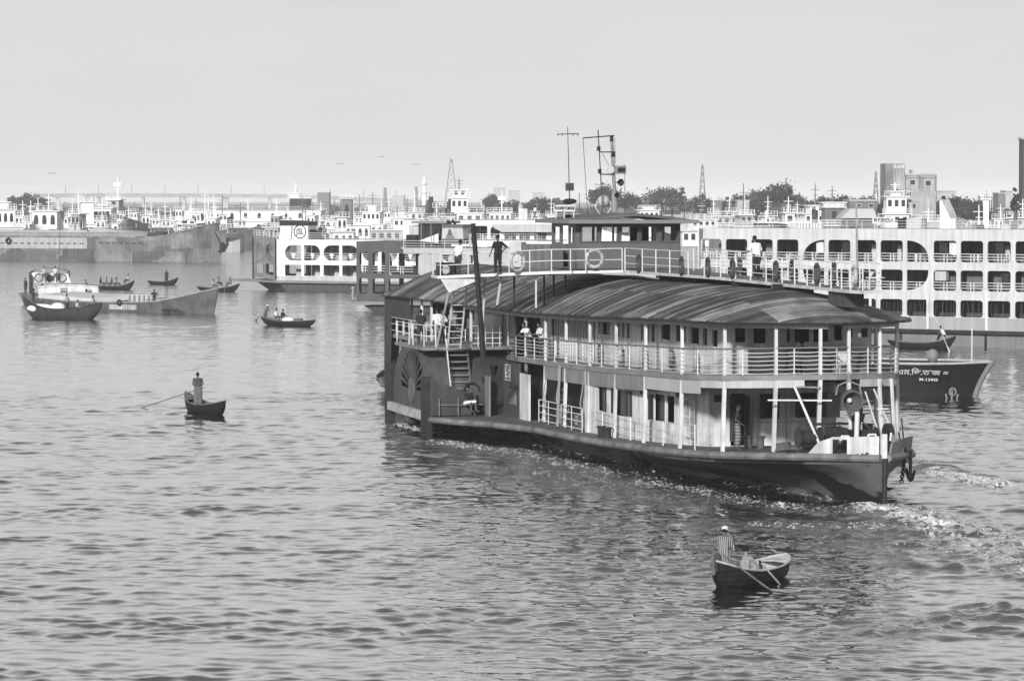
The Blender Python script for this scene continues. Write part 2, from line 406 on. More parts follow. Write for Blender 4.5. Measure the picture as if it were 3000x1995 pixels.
tag(MB().box(-9000, 9000, 1250, 9500, -4, 1.2).build('ground', M('far_ground', .08, .9, .3, .02)), 'low far river bank', kind='structure')
# ------------------------------------------------------------------ paddle steamer
AX_S = Vector((-math.cos(HA), math.sin(HA), 0)); AX_T = Vector((-math.sin(HA), -math.cos(HA), 0))
def _ray(x, y):
    u = (x - 1500) / FPX; v = -(y - 997.5) / FPX; c, q = math.cos(PITCH), math.sin(PITCH)
    return Vector((u, c + v * q, -q + v * c))
def on_s(x, y, s):                       # measured point on the cross plane s
    r = _ray(x, y); o = Vector((0, 0, CAM_H)) - Vector((STEM.x, STEM.y, 0)); k = (s - o.dot(AX_S)) / r.dot(AX_S); p = o + r * k
    return (s, p.dot(AX_T), p.z)
def on_t(x, y, t):
    r = _ray(x, y); o = Vector((0, 0, CAM_H)) - Vector((STEM.x, STEM.y, 0)); k = (t - o.dot(AX_T)) / r.dot(AX_T); p = o + r * k
    return (p.dot(AX_S), t, p.z)
def zm(s): return interp(s, [0, 2, 5, 9, 14, 20, 26, 34, 60, 71], [1.88, 1.80, 1.62, 1.38, 1.22, 1.03, .95, .90, .85, 1.0])
def zu(s): return interp(s, [5, 7.6, 11, 16, 20, 24, 28, 33, 41, 70], [4.48, 4.34, 4.21, 4.08, 3.94, 3.83, 3.75, 3.66, 3.55, 3.55])
def ze(s): return interp(s, [5, 11, 24, 35, 60, 70], [6.44, 6.38, 6.02, 5.80, 5.75, 5.6])
def tm(s): return interp(s, [0, 1, 3, 6, 12, 20, 28, 32, 34.5, 36.4, 44.6, 46, 49, 63, 67, 70, 71.5], [.12, 1.0, 2.25, 3.4, 4.5, 5.0, 5.3, 6.3, 7.6, 8.35, 8.35, 7.2, 4.9, 4.8, 4.0, 2.2, .1])
def tu(s):
    if s < 12: return interp(s, [4.86, 4.93, 5.1, 5.4, 5.8, 6.2, 6.7, 7.6, 8.4, 9.2, 10.2, 11.2, 12], [0, .3, .66, 1.42, 2.16, 2.66, 3.1, 3.57, 3.82, 3.98, 4.07, 4.11, 4.12])
    if s > 64: return 4.12 * max(0, 1 - ((s - 64) / 5.6) ** 2) ** .5
    return 4.12
def hb(s): return interp(s, [0, .8, 5, 8, 15, 22, 28, 60, 67, 71], [.04, .3, .8, 1.2, 2.7, 3.8, 4.3, 4.3, 2.6, .1])
hull_m = M('steamer_hull', .06, .45, .25, .8, rust=.0); 
# painted patches on the hull: two greys in large blocks
_t = hull_m.node_tree; _b = _t.nodes['Principled BSDF']; _src = _b.inputs['Base Color'].links[0].from_socket
_tc = _t.nodes.new('ShaderNodeTexCoord'); _mp = _t.nodes.new('ShaderNodeMapping'); _mp.inputs['Scale'].default_value = (.16, .16, .55)
_n = _t.nodes.new('ShaderNodeTexNoise'); _n.inputs['Scale'].default_value = 1.3; _n.inputs['Detail'].default_value = 4
_r = _t.nodes.new('ShaderNodeMapRange'); _r.inputs[1].default_value = .46; _r.inputs[2].default_value = .48; _r.inputs[3].default_value = .17; _r.inputs[4].default_value = 1.7
_x = _t.nodes.new('ShaderNodeVectorMath'); _x.operation = 'SCALE'
_t.links.new(_tc.outputs['Object'], _mp.inputs[0]); _t.links.new(_mp.outputs[0], _n.inputs[0]); _t.links.new(_n.outputs[0], _r.inputs[0])
_t.links.new(_src, _x.inputs[0]); _t.links.new(_r.outputs[0], _x.inputs['Scale']); _t.links.new(_x.outputs[0], _b.inputs['Base Color'])
# striped roof sheets, weathered
def roof_material():
    m = D.materials.new('weathered_roof_sheets'); m.use_nodes = True; t = m.node_tree; b = t.nodes['Principled BSDF']; b.inputs['Roughness'].default_value = .75; b.inputs['Specular IOR Level'].default_value = .3
    N = t.nodes.new; L = t.links.new; tc = N('ShaderNodeTexCoord')
    def nz(sx, sy, sc, det, rough=.5):
        mp = N('ShaderNodeMapping'); mp.inputs['Scale'].default_value = (sx, sy, 0); q = N('ShaderNodeTexNoise'); q.inputs['Scale'].default_value = sc; q.inputs['Detail'].default_value = det
        q.inputs['Roughness'].default_value = rough; L(tc.outputs['Object'], mp.inputs[0]); L(mp.outputs[0], q.inputs[0]); return q.outputs[0]
    def rng(s, lo, hi, a, c):
        r = N('ShaderNodeMapRange'); r.inputs[1].default_value = lo; r.inputs[2].default_value = hi; r.inputs[3].default_value = a; r.inputs[4].default_value = c; L(s, r.inputs[0]); return r.outputs[0]
    def op(o_, a, c):
        q = N('ShaderNodeMath'); q.operation = o_; L(a, q.inputs[0])
        if isinstance(c, float): q.inputs[1].default_value = c
        else: L(c, q.inputs[1])
        return q.outputs[0]
    sp = N('ShaderNodeSeparateXYZ'); L(tc.outputs['Object'], sp.inputs[0])
    def cell(src, k, off=0.0):
        q = N('ShaderNodeMath'); q.operation = 'MULTIPLY_ADD'; q.inputs[1].default_value = k; q.inputs[2].default_value = off; L(src, q.inputs[0]); f = N('ShaderNodeMath'); f.operation = 'FLOOR'; L(q.outputs[0], f.inputs[0]); return f.outputs[0]
    cv = N('ShaderNodeCombineXYZ'); L(cell(sp.outputs[0], 1.9), cv.inputs[0]); L(cell(sp.outputs[1], .28, .4), cv.inputs[1])
    wn = N('ShaderNodeTexWhiteNoise'); wn.noise_dimensions = '2D'; L(cv.outputs[0], wn.inputs[0])
    strips = rng(wn.outputs[0], .25, 1.0, .065, .40)      # sheets of different age laid side by side
    fine = rng(nz(6, .22, 1.0, 3), .35, .65, .55, 1.35)
    blot = rng(nz(1, 1, .9, 6), .35, .7, .7, 1.2)
    gap = rng(nz(.5, .7, .8, 4), .42, .54, .55, 1.0)
    val = op('MULTIPLY', op('MULTIPLY', op('MULTIPLY', strips, fine), blot), gap)
    cc = N('ShaderNodeCombineColor'); [L(val, cc.inputs[i]) for i in range(3)]; L(cc.outputs[0], b.inputs['Base Color'])
    bp = N('ShaderNodeBump'); bp.inputs['Strength'].default_value = .5; bp.inputs['Distance'].default_value = .04; L(nz(3.2, .1, 1.0, 1), bp.inputs['Height']); L(bp.outputs[0], b.inputs['Normal'])
    return m
roofm = roof_material()

def steamer():
    S = thing('paddle_steamer', 'large old paddle steamer with striped curved roof and grey wheelhouse, nearest big ship', 'paddle steamer', (STEM.x, STEM.y, 0), STEAM_RZ)
    sts = [0, .5, 1, 2, 3, 4.5, 6, 8, 10, 12, 15, 18, 22, 26, 28, 30, 32, 33.3, 34.5, 35.5, 36.4, 40, 44.6, 45.3, 46, 47.5, 49, 52, 56, 60, 63, 65, 67, 68.5, 70, 71, 71.5]
    rows = []
    for s in sts:
        b = hb(s); e = tm(s) - .04; q = interp(s, [0, 14, 24], [.42, .40, .03]); q2 = interp(s, [0, 14, 20], [.97, .97, .1]); z = zm(s)
        half = [(b * .75, -.8), (b, -.4), (b, .15), (b + max(0, e - b) * q * .5, (z - .3) * .45), (b + max(0, e - b) * q, z - .75), (b + max(0, e - b) * q2, z - .40), (b + max(0, e - b) * q2, z - .27)]
        rows.append([(s, -t_, z_) for t_, z_ in half[::-1]] + [(s, t_, z_) for t_, z_ in half])
    MB().grid(rows).build('hull', hull_m, S, smooth=True)
    MB().tube([(-.03, 0, -.6), (-.05, 0, .8), (-.05, 0, 1.75)], [.10, .10, .11], 8).build('stem_post', dark, S)
    def deck(name, sl, tf, zf, th, mat):
        m = MB()
        P = [(s, tf(s)) for s in sl]
        ring = [(s, t_, zf(s)) for s, t_ in P] + [(s, -t_, zf(s)) for s, t_ in P[::-1]]
        n = len(P); vs = [(s, sg * tf(s), zf(s) + d) for d in (0, -th) for sg in (1, -1) for s in sl]
        fs = []
        for i in range(n - 1):
            fs.append((i, i + 1, n + i + 1, n + i)); fs.append((2*n + i, 2*n + i + 1, 3*n + i + 1, 3*n + i))
            fs.append((i, i + 1, 2*n + i + 1, 2*n + i)); fs.append((n + i, n + i + 1, 3*n + i + 1, 3*n + i))
        fs.append((0, n, 3*n, 2*n)); fs.append((n-1, 2*n-1, 4*n-1, 3*n-1))
        return MB().add(vs, fs).build(name, mat, S)
    deck('main_deck', sts, tm, zm, .26, deckm)
    # worn rubbing strake round the deck edge
    strake_m = M('worn_strake', .20, .7, .35, 1.4, streak=.2, rust=.3)
    path = [(s, tm(s) + .02, zm(s) - .13) for s in sts]
    MB().tube(path, .14, 8).build('rubbing_strake', strake_m, S, smooth=True)
    MB().tube([(s, -t_, z) for s, t_, z in path], .14, 8).build('rubbing_strake', strake_m, S, smooth=True)
    ul = [4.86, 4.9, 5.05, 5.3, 5.8, 6.6, 7.6, 9.2, 11, 14, 17, 20, 24, 28, 32, 36, 40, 46, 52, 58, 64, 66, 68, 69, 69.4, 69.58]
    deck('upper_deck', ul, tu, zu, .20, M('upper_deck_grey', .22, .75, .2, 1))
    # fascia boards under the upper deck edge
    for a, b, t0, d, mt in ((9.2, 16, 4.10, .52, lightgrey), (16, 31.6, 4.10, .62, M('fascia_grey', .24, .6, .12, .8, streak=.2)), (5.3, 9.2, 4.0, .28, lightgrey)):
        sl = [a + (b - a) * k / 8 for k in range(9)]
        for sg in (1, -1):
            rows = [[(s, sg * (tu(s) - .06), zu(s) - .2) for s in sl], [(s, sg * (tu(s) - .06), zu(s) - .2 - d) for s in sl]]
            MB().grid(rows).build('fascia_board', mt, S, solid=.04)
    # ---- roof
    rws = []; ns = 74
    for i in range(ns):
        s = 4.45 + (70.2 - 4.45) * (i / (ns - 1)); u = (s - 4.45) / 5.2
        if s < 9.6: half = 4.45 * max(0.0, 1 - ((9.6 - s) / 5.15) ** 2) ** .56
        elif s > 64: half = 4.45 * max(0.0, 1 - ((s - 64) / 6.25) ** 2) ** .5
        else: half = 4.45
        half = max(half, .02); row = []
        crown = 7.42 - ze(s)
        for k in range(25):
            t_ = half * (-1 + 2 * k / 24); lon = max(0, (11 - s) / 6.6) if s < 11 else (max(0, (s - 62) / 8.3) if s > 62 else 0)
            rho = min(1, math.sqrt((t_ / 4.45) ** 2 + lon ** 2)); row.append((s, t_, ze(s) - .02 + crown * (1 - rho ** 1.75) + .012 * math.sin(s * 9.5)))
        rws.append(row)
    MB().grid(rws).build('roof', roofm, S, smooth=True, solid=.06)
    sm = MB()
    for i in range(5, ns - 5, 1):
        r_ = rws[i]; sm.tube([(p_[0] + .45 * (k_ % 2) * 0, p_[1], p_[2] + .035) for k_, p_ in enumerate(r_[1:-1:2])], .022, 4)
    sm.build('roof_seams', dark, S)
    eave = [(r_[0][0], r_[0][1], r_[0][2] - .05) for r_ in rws] + [(r_[-1][0], r_[-1][1], r_[-1][2] - .05) for r_ in rws[::-1]]
    MB().tube(eave, .035, 6, closed=True).build('eave_trim', dark, S)
    # eave soffit board (light band under the eave)
    for sg in (1, -1):
        sl = [4.95, 5.3, 5.8, 6.6, 7.6, 9.2] + [9.2 + 2.5 * k for k in range(1, 16)]
        MB().grid([[(s, sg * (tu(s) - .02), ze(s) - .08) for s in sl], [(s, sg * (tu(s) - .02), ze(s) - .26) for s in sl]]).build('soffit_board', lightgrey, S, solid=.03)
    # ---- posts, upper and lower
    ps = [5.1, 5.8, 7.6, 11.2, 16.0, 20.2, 24.2, 28.0, 31.5, 35.0, 38.2]
    for sg in (1, -1):
        for s in ps + [45.7, 50, 54.4, 56.7, 59.1, 61.2, 62.9, 66]:
            t_ = sg * (tu(s) - .10)
            MB().box(s - .055, s + .055, t_ - .055, t_ + .055, zu(s), ze(s) - .05).build('upper_post', white if s > 5.5 and s < 64 else railw, S)
        for s in ps[:10] + [47, 50, 54.4, 58, 62]:
            if s < 35: 
                a = (s, sg * (tu(s) - .10), zu(s) - .2); tb = min(tu(s) - .02, tm(s) - .15)
                MB().bar(a, (s, sg * tb, zm(s)), .13).build('lower_post', white, S)
            else: MB().bar((s, sg * 4.0, zu(s) - .2), (s, sg * 4.1, zm(s)), .12).build('lower_post', midgrey, S)
    # ---- upper deck rail: stanchions, dark handrail, sagging wires
    stn = []
    for a, b in zip(ps[:-1], ps[1:]): stn += [a, (a + b) / 2]
    stn.append(ps[-1]); stn = [4.865] + stn
    rnd = random.Random(4)
    for sg in (1, -1):
        m1, m3 = MB(), MB(); m2 = m1
        for i, s in enumerate(stn):
            t_ = sg * max(.0, tu(s) - .05)
            if s not in ps: m1.tube([(s, t_, zu(s)), (s, t_, zu(s) + .98)], .026, 6)
            if i:
                s0 = stn[i - 1]; t0 = sg * max(0, tu(s0) - .05)
                m3.tube([(s0, t0, zu(s0) + 1.0), (s, t_, zu(s) + 1.0)], .033, 6)
                for h in (.06, .22, .38, .54, .70, .84):
                    sag = rnd.choice((.0, .015, .05, .08)) if s > 9 else .02
                    pts = [(s0 + (s - s0) * q, t0 + (t_ - t0) * q, zu(s0) + (zu(s) - zu(s0)) * q + h - sag * 4 * q * (1 - q)) for q in (0, .25, .5, .75, 1)]
                    m2.tube(pts, .015, 5)
        m1.build('deck_railing', railw, S); m3.build('handrail', M('handrail_grey', .16, .5), S)
    # ---- upper cabins: starboard and port walls with real window openings, front wall
    TC = 2.95
    wins = [(25.04, 25.95), (26.1, 26.48), (24.7, 25.0), (23.17, 23.58), (22.46, 22.86), (21.7, 22.15), (19.73, 20.07), (18.95, 19.39), (18.14, 18.62), (15.99, 17.24), (14.54, 15.31), (13.95, 14.4), (12.24, 13.3), (11.2, 11.75), (9.9, 10.6)]
    z0, z1 = 5.10, 5.84
    for sg in (1, -1):
        holes = [rr(a, 5.12 + (5.30-5.12) * (a < 16), b, 5.84 + .1 * (a < 16), .03, 1) for a, b in wins]
        plate('cabin_wall', cream, S, [(9.0, zu(9)), (27, zu(27)), (27, 6.2), (9.0, 6.6)], holes, .05, lambda u, v, d: (u, sg * TC + d, v))
        fr = MB()
        for a, b in wins:
            for q in (a, b): fr.box(q - .03, q + .03, sg * TC - .04, sg * TC + .04, 5.12, 5.9)
        bs(fr, 'window_frame', lightgrey, S)
        pt = MB()
        for k in range(13): pt.box(9.4 + k * 1.4, 9.43 + k * 1.4, sg * TC - .035, sg * TC + .035, zu(20) + .1, 5.1)
        bs(pt, 'wall_batten', lightgrey, S)
    fw = [(2.18, 2.59, 5.52, 6.1), (1.35, 1.85, 5.47, 6.12), (.84, 1.01, 5.5, 6.1), (.36, .50, 5.5, 6.1), (-.42, .18, 5.5, 6.14), (-1.19, -.59, 5.5, 6.14), (-1.75, -1.43, 5.55, 6.18), (-2.19, -1.98, 5.66, 6.2), (-2.8, -2.41, 5.66, 6.2)]
    plate('cabin_front_wall', cream, S, [(-TC, 4.1), (TC, 4.1), (TC, 6.6), (-TC, 6.6)], [rr(a, c_, b, d_, .02, 1) for a, b, c_, d_ in fw], .05, lambda u, v, d: (9.0 + d, u, v))
    for t_ in (.66, -1.32, -2.3):
        MB().box(8.93, 8.98, t_ - .42, t_ + .42, 4.3, 5.4).build('cabin_door_panel', lightgrey, S)
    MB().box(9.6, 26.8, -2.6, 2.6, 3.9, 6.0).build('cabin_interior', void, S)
    # slatted passage aft of the cabins (upper deck) and grey side wall next to the paddle box
    sl = MB()
    for k in range(16): sl.box(27.4 + k * .42, 27.5 + k * .42, 2.9, 2.98, zu(30), 5.9)
    sl.box(27.2, 34, 2.9, 2.98, 4.6, 4.68)
    bs(sl, 'slatted_screen', white, S)
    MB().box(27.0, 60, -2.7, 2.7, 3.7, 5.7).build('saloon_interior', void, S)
    MB().box(34.2, 36.2, 2.95, 3.0, zu(35), 5.9).build('saloon_panel', cream, S)
    MB().box(39.2, 44.8, 4.0, 4.08, zu(40), ze(40) - .1).build('upper_side_wall', grey, S)
    MB().box(37.0, 39.2, 3.95, 4.03, zu(38), ze(38) - .1).build('upper_side_wall', M('side_wall_grey', .085, .55, .12, .9, streak=.15), S)
    # ---- main deckhouse
    def wall(pts, holes, mat, name='deckhouse_wall', th=.05):
        pass
    dh = [(12.0, 2.6), (14, 3.1), (18, 3.62), (23.4, 4.02), (24.6, 4.05)]
    lw = [(22.08, 23.07, 2.0, 3.02), (19.75, 20.95, 1.95, 3.02), (17.78, 18.86, 1.98, 3.08), (15.6, 16.6, 2.0, 3.1), (14.7, 15.4, 2.0, 3.1)]
    segs = [((12.0, 2.6), (14, 3.1)), ((14, 3.1), (18, 3.62)), ((18, 3.62), (24.6, 4.05))]
    for sg in (1, -1):
        for a, b in segs:
            L_ = math.hypot(b[0] - a[0], b[1] - a[1])
            hs = [rr((w_[0] - a[0]) / (b[0] - a[0]) * L_, w_[2], (w_[1] - a[0]) / (b[0] - a[0]) * L_, w_[3], .02, 1) for w_ in lw if a[0] < w_[0] and w_[1] < b[0]]
            plate('deckhouse_wall', cream, S, [(0, zm(b[0]) - .02), (L_, zm(b[0]) - .02), (L_, zu(b[0])), (0, zu(b[0]))], hs, .05,
                  lambda u, v, d, a=a, b=b, L_=L_, sg=sg: (a[0] + (b[0]-a[0])*u/L_, sg * (a[1] + (b[1]-a[1])*u/L_) + d, v))
    # shutters folded open beside the lower windows
    for s0, s1 in ((22.0, 22.1), (21.0, 21.4), (19.3, 19.7), (18.9, 19.2), (16.65, 17.2), (13.4, 13.9)):
        f = (s0 + s1) / 2; t_ = interp(f, [12, 14, 18, 24.6], [2.6, 3.1, 3.62, 4.05])
        MB().box(s0, s1, t_ + .03, t_ + .07, 2.0, 3.05).build('shutter', dark, S)
    for f in (22.5, 20.3, 18.3, 16.1):
        t_ = interp(f, [12, 14, 18, 24.6], [2.6, 3.1, 3.62, 4.05])
        sh = MB().box(f - .5, f + .5, t_ - .12, t_ - .09, 1.98, 3.05)
        sh.build('window_blind', M('blind_dark', .05, .3, .3, 3), S)
    d = MB()                                              # iron gate in front of the side door
    for k in range(9): d.tube([(12.6 + k * .1, 3.05 + k*.02, 1.6), (12.6 + k * .1, 3.05 + k*.02, 3.1)], .012, 5)
    for z_ in (1.65, 2.0, 2.4, 2.8, 3.05): d.tube([(12.6, 3.05, z_), (13.4, 3.2, z_)], .014, 5)
    d.build('iron_gate', white, S)
    fl = [(1.75, 2.25, 2.35, 3.32), (-.1, .52, 2.36, 3.33), (-1.7, -.95, 2.38, 3.35)]
    plate('deckhouse_front', cream, S, [(-2.6, zm(12) - .02), (2.6, zm(12) - .02), (2.6, zu(12)), (-2.6, zu(12))],
          [rr(1.15, zm(12) + .02, 1.75, 3.36, .02, 1)] + [rr(a, c_, b, d_, .02, 1) for a, b, c_, d_ in fl[1:]], .05, lambda u, v, d: (12.0 + d, u, v))
    for a, b, c_, d_ in fl[1:]:
        for q in (a, b):
            o = MB().box(11.55, 11.95, q - .02, q + .02, c_, d_); o.build('shutter', dark, S)
    for q in (1.15, 1.78): MB().box(11.5, 11.95, q - .02, q + .02, 1.5, 3.3).build('door_leaf', dark, S)
    MB().box(11.88, 11.95, 2.0, 2.45, 3.05, 3.32).build('name_board', dark, S)
    MB().box(11.4, 11.95, -2.6, -2.05, 2.4, 3.36).build('locker', midgrey, S)
    b_ = MB()
    for t_ in (-.55, .85): b_.box(11.93, 11.97, t_ - .03, t_ + .03, 1.4, 3.9)
    b_.box(11.93, 11.97, -2.6, .9, 2.18, 2.24); bs(b_, 'wall_batten', lightgrey, S)
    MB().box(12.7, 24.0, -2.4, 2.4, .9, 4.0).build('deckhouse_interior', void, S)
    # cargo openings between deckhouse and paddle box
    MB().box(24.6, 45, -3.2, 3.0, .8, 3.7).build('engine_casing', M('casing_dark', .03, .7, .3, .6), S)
    MB().box(24.6, 24.75, 3.0, 4.1, .9, 3.7).build('bulkhead', cream, S)
    MB().box(27.6, 28.6, 3.02, 3.08, .9, 3.3).build('inner_door', lightgrey, S)
    MB().bar((28.4, 4.2, 3.6), (27.3, 4.6, 1.0), .1).build('leaning_plank', midgrey, S)
    for a, b in ((28.3, 31.6), (24.4, 27.8)):
        r_ = MB()
        for h in (.12, .45, .75, 1.02): r_.tube([(a, 4.3, zm(a) + h), (b, 4.3, zm(b) + h)], .022, 6)
        for s in (a, (a + b) / 2, b): r_.tube([(s, 4.3, zm(s)), (s, 4.3, zm(s) + 1.02)], .022, 6)
        r_.build('side_gate', railw, S)
    rg = random.Random(31)
    for s0 in (25.2, 26.1, 27.0, 29.0, 30.0, 30.8):
        h = rg.uniform(.35, .9); MB().box(s0, s0 + rg.uniform(.4, .7), 3.1, 3.6, zm(s0), zm(s0) + h).build('deck_crate', rg.choice((midgrey, wood, grey, lightgrey)), S)
    for s0 in (24.9, 28.8, 31.0): MB().tube([(s0, 4.1, 3.1), (s0 + .15, 4.2, 2.2), (s0 - .1, 4.15, 1.2)], .03, 5).build('hanging_rope', M('rope_pale', .3, .9), S)
    for s0 in (13.8, 17.3, 21.4, 22.6): MB().lathe((s0, 3.75 if s0 > 16 else 3.3, zu(s0) - 1.0), (0, 0, 1), [(.1, 0), (.14, .26), (.12, .26)], 10).build('fire_bucket', dark, S)
    # lower deck wire rail forward
    r_ = MB()
    for a, b in ((24.2, 20.2), (20.2, 16), (16, 11.2), (11.2, 8.2)):
        for h in (.3, .62, .95):
            r_.tube([(a, min(tm(a) - .12, 4.02), zm(a) + h), (b, min(tm(b) - .12, 4.02), zm(b) + h)], .013, 5)
        m_ = (a + b) / 2; r_.tube([(m_, min(tm(m_) - .12, 4.02), zm(m_)), (m_, min(tm(m_) - .12, 4.02), zm(m_) + .97)], .03, 6)
    bs(r_, 'lower_rail', railw, S)
    # grey side wall with notice and vent, white jamb
    sw = M('side_wall_grey')if 0 else MATS['side_wall_grey']
    MB().box(33.9, 40.5, 4.55, 4.63, .85, zu(35) - .2).build('side_wall', sw, S)
    MB().box(32.3, 33.88, 4.5, 4.6, .88, zu(33) - .65).build('jamb', white, S)
    MB().box(35.4, 36.4, 4.63, 4.66, 2.55, 3.3).build('notice', white, S)
    text('notice_number', '5', .5, dark, S, (35.9, 4.67, 2.95), rx=90, rz=180, width=.5, ext=.004)
    bs(MB().box(35.5, 36.3, 4.66, 4.67, 2.62, 2.68).box(35.5, 36.3, 4.66, 4.67, 3.18, 3.24), 'notice_line', dark, S)
    v = MB().box(34.4, 35.6, 4.63, 4.69, 1.5, 2.2).build('vent_panel', midgrey, S)
    bs(MB().box(35.35, 35.45, 4.69, 4.7, 1.6, 1.7).box(35.35, 35.45, 4.69, 4.7, 1.8, 1.9).box(35.35, 35.45, 4.69, 4.7, 2.0, 2.1), 'vent_hole', black, v)
    # forward platform wall and dark door below the pole

    MB().box(36.9, 37.0, 4.3, 5.6, .9, 2.7).build('iron_door', dark, S)
    MB().box(35.8, 36.6, 5.5, 5.58, .9, 2.75).build('iron_door_leaf', midgrey, S)
    MB().torus((36.7, 6.2, 2.0), (1, .2, 0), .42, .05).build('hand_wheel', dark, S)
    # ---- paddle box (drum across the side), outer face with fan, stairs, piles, fender
    pb = M('paddle_box_grey', .072, .55, .2, .9, streak=.25, rust=.2)
    cs, cz, Rr = 40.3, 1.35, 2.7
    rows = []
    for k in range(19):
        a = math.pi * k / 18; rows.append([(cs - Rr * math.cos(a) * (1.35 if k < 9 else 1.35), t_, cz + Rr * math.sin(a)) for t_ in (4.2, 6.2, 8.34)])
    MB().grid(rows).build('paddle_box_cover', pb, S, smooth=True, solid=.05)
    fan = []; hs = []
    hubs, hubz = 39.6, 1.95
    out_ = [(cs - Rr * 1.35 * math.cos(math.pi * k / 18), cz + Rr * math.sin(math.pi * k / 18)) for k in range(19)]
    out_ = [(36.45, 1.0), (44.4, 1.0)][::-1] + [out_[0]] + out_[1:]
    outl = [(44.1, 1.0), (36.5, 1.0)] + [(cs - Rr * 1.35 * math.cos(math.pi * k / 18) , cz + Rr * math.sin(math.pi * k / 18)) for k in range(0, 19)]
    holes = []
    nb_ = 13
    for k in range(nb_):
        a0 = math.pi * (k + .16) / nb_; a1 = math.pi * (k + .84) / nb_
        pts = []
        for a, r0 in ((a0, .62), (a0, 2.0), ((a0 + a1) / 2, 2.03), (a1, 2.0), (a1, .62)):
            rx = r0 * (1.25 if r0 > 1 else 1.0); pts.append((hubs - rx * math.cos(a), hubz + r0 * .93 * math.sin(a)))
        holes.append(pts)
    plate('paddle_box_face', pb, S, outl, holes, .06, lambda u, v, d: (u, 8.36 + d, v))
    MB().lathe((hubs, 8.36, hubz), (0, 1, 0), [(.62, .04), (.6, .10), (.25, .14), (.22, .10)], 24).build('fan_hub', grey, S)
    # wheel inside
    w_ = MB()
    for k in range(12):
        a = 2 * math.pi * k / 12; c_, s_ = math.cos(a), math.sin(a)
        w_.bar((cs + 2.2 * c_, 5.4, .9 + 2.2 * s_), (cs + 2.2 * c_, 7.9, .9 + 2.2 * s_), .06, .7); w_.bar((cs, 6.6, .9), (cs + 2.2 * c_, 6.6, .9 + 2.2 * s_), .12)
    w_.torus((cs, 5.8, .9), (0, 1, 0), 2.0, .06); w_.torus((cs, 7.6, .9), (0, 1, 0), 2.0, .06); bs(w_, 'paddle_wheel', black, S)
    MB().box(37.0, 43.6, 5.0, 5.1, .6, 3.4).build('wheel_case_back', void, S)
    # fender beam and piles at the outer face
    MB().box(36.9, 44.2, 8.30, 8.62, .72, 1.12).build('fender_beam', M('worn_beam', .42, .7, .35, 2.2, streak=.2), S)
    for s in (36.45, 44.4): MB().box(s - .3, s + .3, 8.22, 8.62, -.6, 2.75 if s < 40 else 3.0).build('fender_pile', M('pile_dark', .035, .7, .4, 1.5, streak=.3), S)
    for s in (38.4, 40.6, 42.6): MB().bar((s, 8.3, .9), (s + .3, 6.6, -.4), .22).build('sponson_strut', black, S)
    for s in (33.4, 30.6): MB().bar((s, tm(s) - .4, .7), (s, hb(s), -.2), .16).build('sponson_strut', black, S)
    # bulwark from the front pile up to the stairs
    MB().hexa([(36.2, 8.3, .95), (36.35, 6.3, .95), (36.27, 6.3, .95), (36.1, 8.3, .95), (36.2, 8.3, 2.7), (36.35, 6.3, 1.9), (36.27, 6.3, 1.9), (36.1, 8.3, 2.7)]).build('bulwark_panel', pb, S)
    g = MB()
    for t_ in (7.9, 7.0, 6.2): g.tube([(36.0, t_, .95), (36.0, t_, 1.75)], .025, 6)
    g.tube([(36, 8, 1.45), (36, 5.8, 1.45)], .02, 6); bs(g, 'platform_rail', midgrey, S)
    # stairs on the front of the drum
    st = MB()
    for k in range(8): st.box(36.5 - .02 * k + .12 * k, 36.85 + .12 * k, 6.25, 7.15, 1.5 + .31 * k, 1.55 + .31 * k)
    bs(st, 'stair_tread', midgrey, S)
    for t_ in (6.2, 7.2): MB().bar((36.5, t_, 1.3), (37.6, t_, 4.0), .06, .22).build('stair_stringer', M('stringer', .12, .6), S)
    MB().tube([(36.35, 7.3, 1.4), (36.3, 7.3, 2.4), (37.4, 7.3, 4.9)], .03, 6).build('stair_handrail', railw, S)
    # platform on top of the paddle box
    MB().box(37.4, 43.4, 4.05, 8.4, 3.92, 4.06).build('paddle_box_platform', M('platform_grey', .2, .7, .2, 1), S)
    MB().lathe((37.7, 6.9, 3.9), (0, 0, 1), [(.8, 0), (.9, .08), (.9, .14)], 18).build('stair_landing', midgrey, S)
    g = MB()
    L1 = [(43.3, 8.3), (40.6, 8.3), (38.3, 8.1), (38.0, 7.6)]
    for (a, b) in zip(L1[:-1], L1[1:]):
        for h in (.5, 1.0): g.tube([(a[0], a[1], 4.06 + h), (b[0], b[1], 4.06 + h)], .02, 6)
    for a in L1 + [(40.0, 8.25)]: g.tube([(a[0], a[1], 4.06), (a[0], a[1], 5.08)], .028, 6)
    for k in range(5): g.tube([(37.6, 6.0 - k * .35, 4.06), (37.6, 6.0 - k * .35, 5.05)], .022, 6)
    for h in (.15, .4, .65, .98): g.tube([(37.6, 6.0, 4.06 + h), (37.6, 4.5, 4.06 + h)], .018, 6)
    bs(g, 'platform_rail', railw, S)
    g = MB()
    for s0, s1 in ((45.7, 50), (50, 54.4), (54.4, 58), (58, 63)):
        for h in (.25, .6, .95): g.tube([(s0, 4.3, zu(s0) + h), (s1, 4.3, zu(s1) + h)], .018, 5)
        g.tube([(s0, 4.3, zu(s0)), (s0, 4.3, zu(s0) + .97)], .026, 6)
    bs(g, 'aft_railing', railw, S)
    # ladder up to the wing
    x0 = on_s(1320, 830, 36.3); l = MB()
    for dt in (0, .62): l.bar((36.9, 7.3 - dt, 4.06), (34.6, 7.5 - dt, 7.5), .07)
    for k in range(11): q = (k + .5) / 11; l.tube([(36.9 - 2.3 * q, 7.3 + .2 * q, 4.06 + 3.44 * q), (36.9 - 2.3 * q, 6.68 + .2 * q, 4.06 + 3.44 * q)], .02, 6)
    l.build('wing_ladder', railw, S)
    l = MB()
